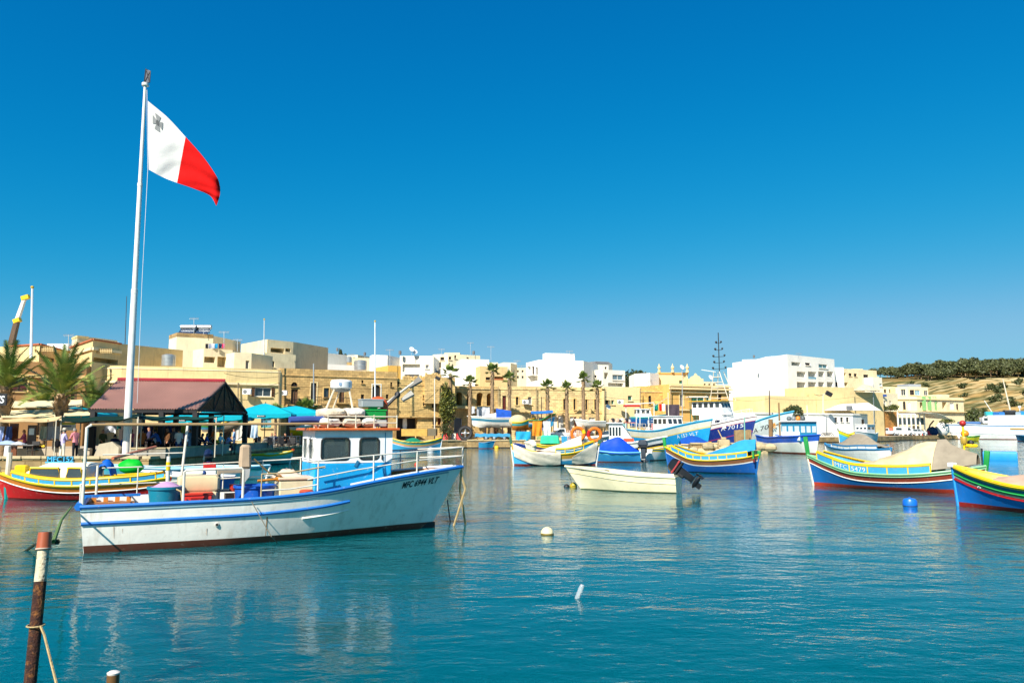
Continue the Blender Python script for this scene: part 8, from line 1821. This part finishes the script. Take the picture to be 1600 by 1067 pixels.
for i, px in enumerate((1426, 1432, 1438, 1445, 1452)):
    m = MB(); m.prism([(-.3, 0), (.3, 0), (.13, .55), (.11, .98), (-.11, .98), (-.13, .55)], .95, paint('cf2a22', chips=.05) if i % 2 == 0 else WHITE, Matrix.Translation((-.48, 0, 0)) @ euler(rx=pi / 2, rz=pi / 2))
    solo('traffic_barrier', m, ('leftmost red', 'left white', 'middle red', 'right white', 'rightmost red')[i] + ' barrier of the row in front of the cream waterfront house', 'barrier', (Xat(px, 179.5, 1.5), 179.5, QZ))
# ------------------------------------------------------------------ masts, lamps, wires
def mast(label, px, y0, y1, Y, r, m_, name='mast', cat='mast', dx=0, ball=False):
    a = A(px, y1, Y); b = A(px + dx, y0, Y); root = thing(name, label, cat, a); m = MB(); m.tube([a, b], [r, r * .7], m_, 7); m.build('shaft', root, world=True)
    if ball: m = MB(); m.ball(b, r * 1.2, paint('c9a52a', chips=0), 8, 5); m.build('finial', root, world=True)
    return root
mast('thin pale mast rising from the cream loggia house', 412, 499, 592, 94, .09, paint('b9c4c8'), dx=1, ball=True)
mast('white flag mast rising from the quay before the brown stone house', 586, 502, 680, 98, .11, paint('dfe3e6'), dx=0, ball=True)
mast('grey utility pole in front of the arched doors of the brown stone house', 490, 568, 680, 90, .10, GALV, name='utility_pole', cat='pole')
mast('short white mast on the far left rooftop behind the palms', 48.5, 449, 560, 72, .13, paint('dfe3e6'), dx=2, ball=True)
mast('dark lattice antenna mast behind the flagpole', 195, 463, 548, 95, .05, paint('40382f'), dx=3, name='antenna_mast')
mast('dark utility pole in front of the cream house wall at the right', 1203, 610, 680, 140, .12, DWOOD, name='utility_pole', cat='pole', dx=-1)
mast('thin pale pole beside the orange stone wall', 1366, 600, 672, 163, .10, GALV, name='utility_pole', cat='pole', dx=-2)
mast('dark pole between the white pickup and the terrace doors', 846, 620, 676, 112, .08, DWOOD, name='utility_pole', cat='pole')
mast('thin wooden pole by the ornate yellow building', 1066, 578, 660, 112, .07, GALV, name='utility_pole', cat='pole')
def lamp(label, px, y0, y1, Y, arm, head=.45):
    a = A(px, y1, Y); b = A(px, y0, Y); root = thing('street_lamp', label, 'street lamp', a); m = MB(); m.tube([a, b], [.09, .06], paint('d8d4c8'), 7); m.build('pole', root, world=True)
    c = b + V((arm, 0, .1)); m = MB(); m.tube([b, c], .05, paint('d8d4c8'), 6); m.build('arm', root, world=True); m = MB(); m.box(c, (head * 1.6, .4, head), BLACK, ch=.08, ry=.5); m.build('flood_lamp', root, world=True)
lamp('tall lamp post with a dark floodlight in front of the ruined front', 679, 592, 690, 105.5, .45)
lamp('floodlight post on the white quayside building with a dark head', 1286, 616, 645, 145, 1.1, .8)
m = MB(); m.tube([A(1272, 616, 145), A(1280, 618, 145), A(1286, 617, 145)], .05, BLACK, 5); solo('lamp_bracket', m, 'thin curved bracket left of the floodlight post', 'bracket', A(1280, 618, 145), 0, world=True)
# crane boom
cr = thing('crane_boom', 'telescopic crane boom with a yellow tip behind the left palms', 'crane', A(16, 545, 95))
for i, (a, b, r, m_) in enumerate((((16, 545), (27, 500), .42, paint('5d4630')), ((27, 500), (38, 468), .30, paint('e0dccf')),)):
    m = MB(); m.tube([A(*a, 95), A(*b, 95)], [r, r * .85], m_, 4); m.build('boom_section', cr, world=True)
m = MB(); m.box(A(40, 465, 95), (.9, .5, .5), YP, ry=-.3); m.build('boom_head', cr, world=True); m = MB(); m.box(A(27, 501, 95), (.8, .6, .5), YP, ry=-.4); m.build('boom_collar', cr, world=True)
def wires(label, pts, sag=.5, r=.025, n=1, gap=.35):
    m = MB()
    for k in range(n):
        for (a, b) in zip(pts, pts[1:]):
            P = []
            for i in range(11): t = i / 10; p = a.lerp(b, t); p = p + V((0, 0, -sag * 4 * t * (1 - t) - gap * k)); P.append(p)
            m.tube(P, r, BLACK, 3, cap=False)
    return solo('overhead_wire', m, label, 'cable', pts[0], 0, world=True)
wires('dark cables strung along the brown stone house', [A(352, 600, 81.5), A(436, 598, 84.5), A(440, 598, 96), A(520, 600, 99), A(620, 603, 103)], .5)
wires('dark cable across the ruined front and the arcaded house', [A(613, 606, 102), A(690, 608, 107), A(779, 612, 111)], .35)
wires('dark cable pair across the long terrace', [A(779, 616, 111.5), A(846, 622, 112), A(945, 622, 114)], .35, n=1)
wires('dark cable along the yellow house fronts', [A(945, 620, 114), A(1050, 623, 116), A(1140, 616, 119)], .35)
wires('thin cables crossing the cream house walls at the right', [A(1140, 622, 135), A(1203, 622, 140), A(1334, 620, 152), A(1366, 618, 160)], .5)
wires('thin cables above the long cream house wall', [A(350, 583, 79), A(436, 588, 83)], .3)
# ------------------------------------------------------------------ roof clutter
TANKM = metal('b4b6b4', rough=.35, metal=.6)
def tank(label, px, py, Y, r, h): m = MB(); m.lathe([(r, 0), (r, h * .33), (r * 1.03, h * .34), (r, h * .36), (r, h * .7), (r * 1.03, h * .71), (r, h * .73), (r, h), (r * .5, h * 1.08), (.001, h * 1.09)], TANKM, 16); solo('water_tank', m, label, 'water tank', A(px, py, Y))
tank('small steel water tank behind the flagpole roofs', 230, 569, 88, .5, 1.2); tank('large steel water tank left of the tall cream house', 263, 572, 84, .72, 1.2)
tank('steel water tank on the white roof wall above the brown stone house', 563, 578, 110, .9, 1.3); tank('tiny water tank on the cream roof left of the white tower house', 545, 566, 130, .5, .9)
def solar(label, px, py, Y):
    root = thing('solar_heater', label, 'solar heater', A(px, py, Y)); m = MB(); m.box((0, 0, .55), (1.9, 1.6, .1), mat('solar glass', (.03, .05, .09), rough=.15, spec=.8), rx=.65); m.build('panel', root, False); m = MB(); m.lathe([(.001, -1.0), (.3, -.98), (.3, .98), (.001, 1.0)], TANKM, 12, Matrix.Translation((0, .6, 1.25)) @ euler(ry=pi / 2)); m.build('cylinder', root)
    m = MB(); m.tube([(-.8, .6, -.3), (-.8, .6, 1.2)], .04, GALV); m.tube([(.8, .6, -.3), (.8, .6, 1.2)], .04, GALV); m.build('stand', root)
solar('left solar water heater on the tall cream house', 291, 525, 99); solar('right solar water heater on the tall cream house', 315, 525, 99.5)
def aerial(label, px, y0, y1, Y, w=1.2, kind=0):
    a = A(px, y1, Y); b = A(px, y0, Y); m = MB(); m.tube([a, b], .035, GALV, 4)
    if kind == 0:
        m.tube([b + V((-w * .6, 0, -.1)), b + V((w * .6, 0, -.1))], .025, GALV, 4)
        for k in range(6): x = -w * .5 + w * k / 5; m.tube([b + V((x, -.2, -.1)), b + V((x, .2, .1)), b + V((x, .2, -.3))], .018, GALV, 3)
    elif kind == 1: m.lathe([(.001, 0), (.25, .03), (.42, .12), (.40, .12), (.24, .05), (.001, .02)], WHITE, 12, Matrix.Translation(b) @ euler(rx=1.1, rz=.5))
    else: m.lathe([(.22, -.3), (.24, .25), (.05, .35)], DGREY, 8, Matrix.Translation(b))
    solo('roof_aerial' if kind == 0 else 'satellite_dish' if kind == 1 else 'chimney_cowl', m, label, 'aerial' if kind == 0 else 'dish' if kind == 1 else 'chimney', a, 0, world=True)
for px, y0, y1, Y, k, lab in ((225, 541, 552, 95, 0, 'television aerial on the roofs just right of the flagpole'), (303, 497, 522, 98, 0, 'thin aerial between the two solar heaters'), (318, 513, 522, 98, 0, 'short aerial right of the solar heaters'), (350, 518, 545, 88, 0, 'aerial with dark tip beside the hung washing'), (371, 530, 549, 92, 0, 'wide television aerial left of the loggia house'), (527, 546, 558, 150, 2, 'dark chimney cowl left of the cypress trees'), (549, 553, 560, 140, 0, 'aerial right of the cypress trees'), (570, 553, 560, 139, 2, 'pale chimney cowl left of the white tower house'), (609, 546, 572, 111, 0, 'aerial above the narrow yellow house'), (625, 551, 558, 121, 2, 'dark chimney cowl at the left roof edge of the white modern house'), (643, 546, 557, 121, 1, 'satellite dish on the white modern house roof'), (648, 550, 557, 121.5, 1, 'second lower satellite dish on the white modern house roof'), (690, 545, 556, 134, 0, 'aerial on the left end of the cream apartment house'), (735, 535, 556, 135, 0, 'tall thin aerial on the cream apartment house'), (740, 551, 556, 135, 2, 'dark chimney cowl on the cream apartment house'), (767, 541, 563, 127, 0, 'aerial on the white stepped gable'), (808, 563, 572, 125, 0, 'aerial at the right end of the cream flats'), (815, 571, 600, 120, 0, 'aerial in the gap left of the white cube house'), (890, 548, 555, 125, 0, 'small aerial on the white roof block'), (950, 636, 646, 113, 1, 'white satellite dish low on the yellow plastered house'), (1009, 583, 596, 121, 0, 'aerial above the low white roof room'), (1065, 574, 583, 124.5, 1, 'round dish on the ornate upper storey'), (1110, 590, 601, 120, 1, 'pale dish on the right roof of the ornate building'), (1178, 557, 563, 171, 2, 'dark chimney cowl on the white apartment block'), (1248, 552, 560, 150, 0, 'small aerial on the white apartment block roof'), (1362, 603, 613, 160, 0, 'aerial on the low cream house wall'), (107, 523, 540, 88, 0, 'thin aerial beside the cream stair tower')): aerial(lab, px, y0, y1, Y, 1.0, k)
rr = random.Random(3)
for i, (px, c, lab) in enumerate(((321, '22252c', 'dark cloth on the roof washing line, leftmost'), (326, '8a8fa0', 'grey cloth on the roof washing line'), (331, 'c9ccd4', 'white cloth on the roof washing line'), (336, '1f8fc0', 'bright blue cloth on the roof washing line'), (342, '23304f', 'navy cloth on the roof washing line'), (347, 'c2275f', 'crimson cloth on the roof washing line, rightmost'))):
    garment('hung_washing', lab, px, px + 4.2, 537, 544.5, 88.5, cloth(c), 'washing', i, .05, 6)
for px, y0, Y, lab in ((1320, 603, 160, 'beige tarpaulin heap on the low cream house roof'),):
    m = MB(); m.grid(lambda u, v: ((u - .5) * 5.5, (v - .5) * 3, .2 + 1.4 * sin(pi * u) ** 1.5 * sin(pi * v) + .2 * rnoise(u * 4, v * 3)), 14, 8, cloth('cdbb98'), .02); solo('roof_tarpaulin', m, lab, 'tarpaulin', A(1352, 612, 163))
garment('hung_cloth', 'grey-white sheets hung over the arcade balcony', 745, 765, 636, 651, 109.5, cloth('c2c6cc'), seed=5, fold=.12); garment('hung_cloth', 'small pale cloth hung over the left end of the arcade balcony', 734, 742, 635, 646, 109.3, cloth('d6d8da'), seed=8, fold=.1)
for px0, px1, c, lab in ((1022, 1028.5, '12806a', 'green cloth of the washing hung behind the blue trawler'), (1030, 1034, 'c9221f', 'red cloth of the washing hung behind the blue trawler'), (1034.5, 1039.5, 'e6e4e0', 'white cloth of the washing hung behind the blue trawler')): garment('hung_washing', lab, px0, px1, 631, 642, 107, cloth(c), 'washing', 2, .06, 6)
garment('hung_net', 'dark violet net curtain hung behind the blue trawler', 1040, 1062, 632, 652, 107.5, cloth('4a4048'), 'net', 3, .1)
nb = MB(); nb.lathe([(.8, 0), (.8, 1.9), (.7, 2.0), (.001, 2.0)], paint('7fb8b4'), 14); solo('teal_barrel', nb, 'pale teal barrel on the quay below the yellow plastered house', 'barrel', (Xat(972, 112, 2), 112, QZ + 1.0))
for px, c, lab, w in ((985, 'b8623c', 'rust-red net heap on the quay below the yellow plastered house', 3.2), (1006, 'c9a894', 'pale net heap left of the hung washing', 2.6), (850, '7c8a5a', 'olive net heap under the luzzu ashore', 2.0), (950, 'd9d2c4', 'white gear heap right of the grey-white dinghy', 2.4)):
    m = MB(); m.grid(lambda u, v: ((u - .5) * w, (v - .5) * 1.6, .1 + 1.2 * (sin(pi * u) * sin(pi * v)) ** .6 + .2 * rnoise(u * 5, v * 4)), 14, 8, cloth(c, bump=.8)); solo('net_heap', m, lab, 'net', (Xat(px, 110, 2), 111.3, QZ))
fr_ = thing('tubular_awning', 'white tubular awning frame behind the cabin cruiser', 'frame', (Xat(1000, 106, 3), 106, 0))
for x in (978, 1000, 1022):
    a = A(x, 690, 106); b = A(x, 630, 106); m = MB(); m.tube([a, b], .06, WHITE, 6); m.build('post', fr_, world=True)
m = MB(); m.tube([A(978, 632, 106), A(1022, 629, 106)], .06, WHITE, 6); m.build('crossbar', fr_, world=True)
m = MB(); m.box(A(987, 634, 106.2), (2.2, .9, .25), REDP); m.build('red_roof', fr_, False, world=True)
# balusters of the left terraces
for (px0, px1, py0, py1, Y, lab) in ((67, 97, 543, 551, 77.5, 'left row of stone balusters on the far left terrace'), (152, 180, 545, 552, 79, 'row of stone balusters on the terrace left of the flagpole')):
    root = thing('balustrade', lab, 'balustrade', A(px0, py1, Y)); n = int((px1 - px0) / 2.6)
    base = MB(); a = A(px0, py0, Y); b = A(px0, py1, Y); hgt = a.z - b.z; base.lathe([(.1, 0), (.06, hgt * .15), (.11, hgt * .4), (.05, hgt * .75), (.1, hgt)], STN3, 8); me = base.mesh('baluster')
    for i in range(n): o = bpy.data.objects.new('baluster', me); COL.objects.link(o); o.parent = root; q = A(px0 + (px1 - px0) * i / n, py1, Y) - A(px0, py1, Y); o.location = q - V((0, .35 + (.0 if px0 > 100 else .9), 0)) * 1.0
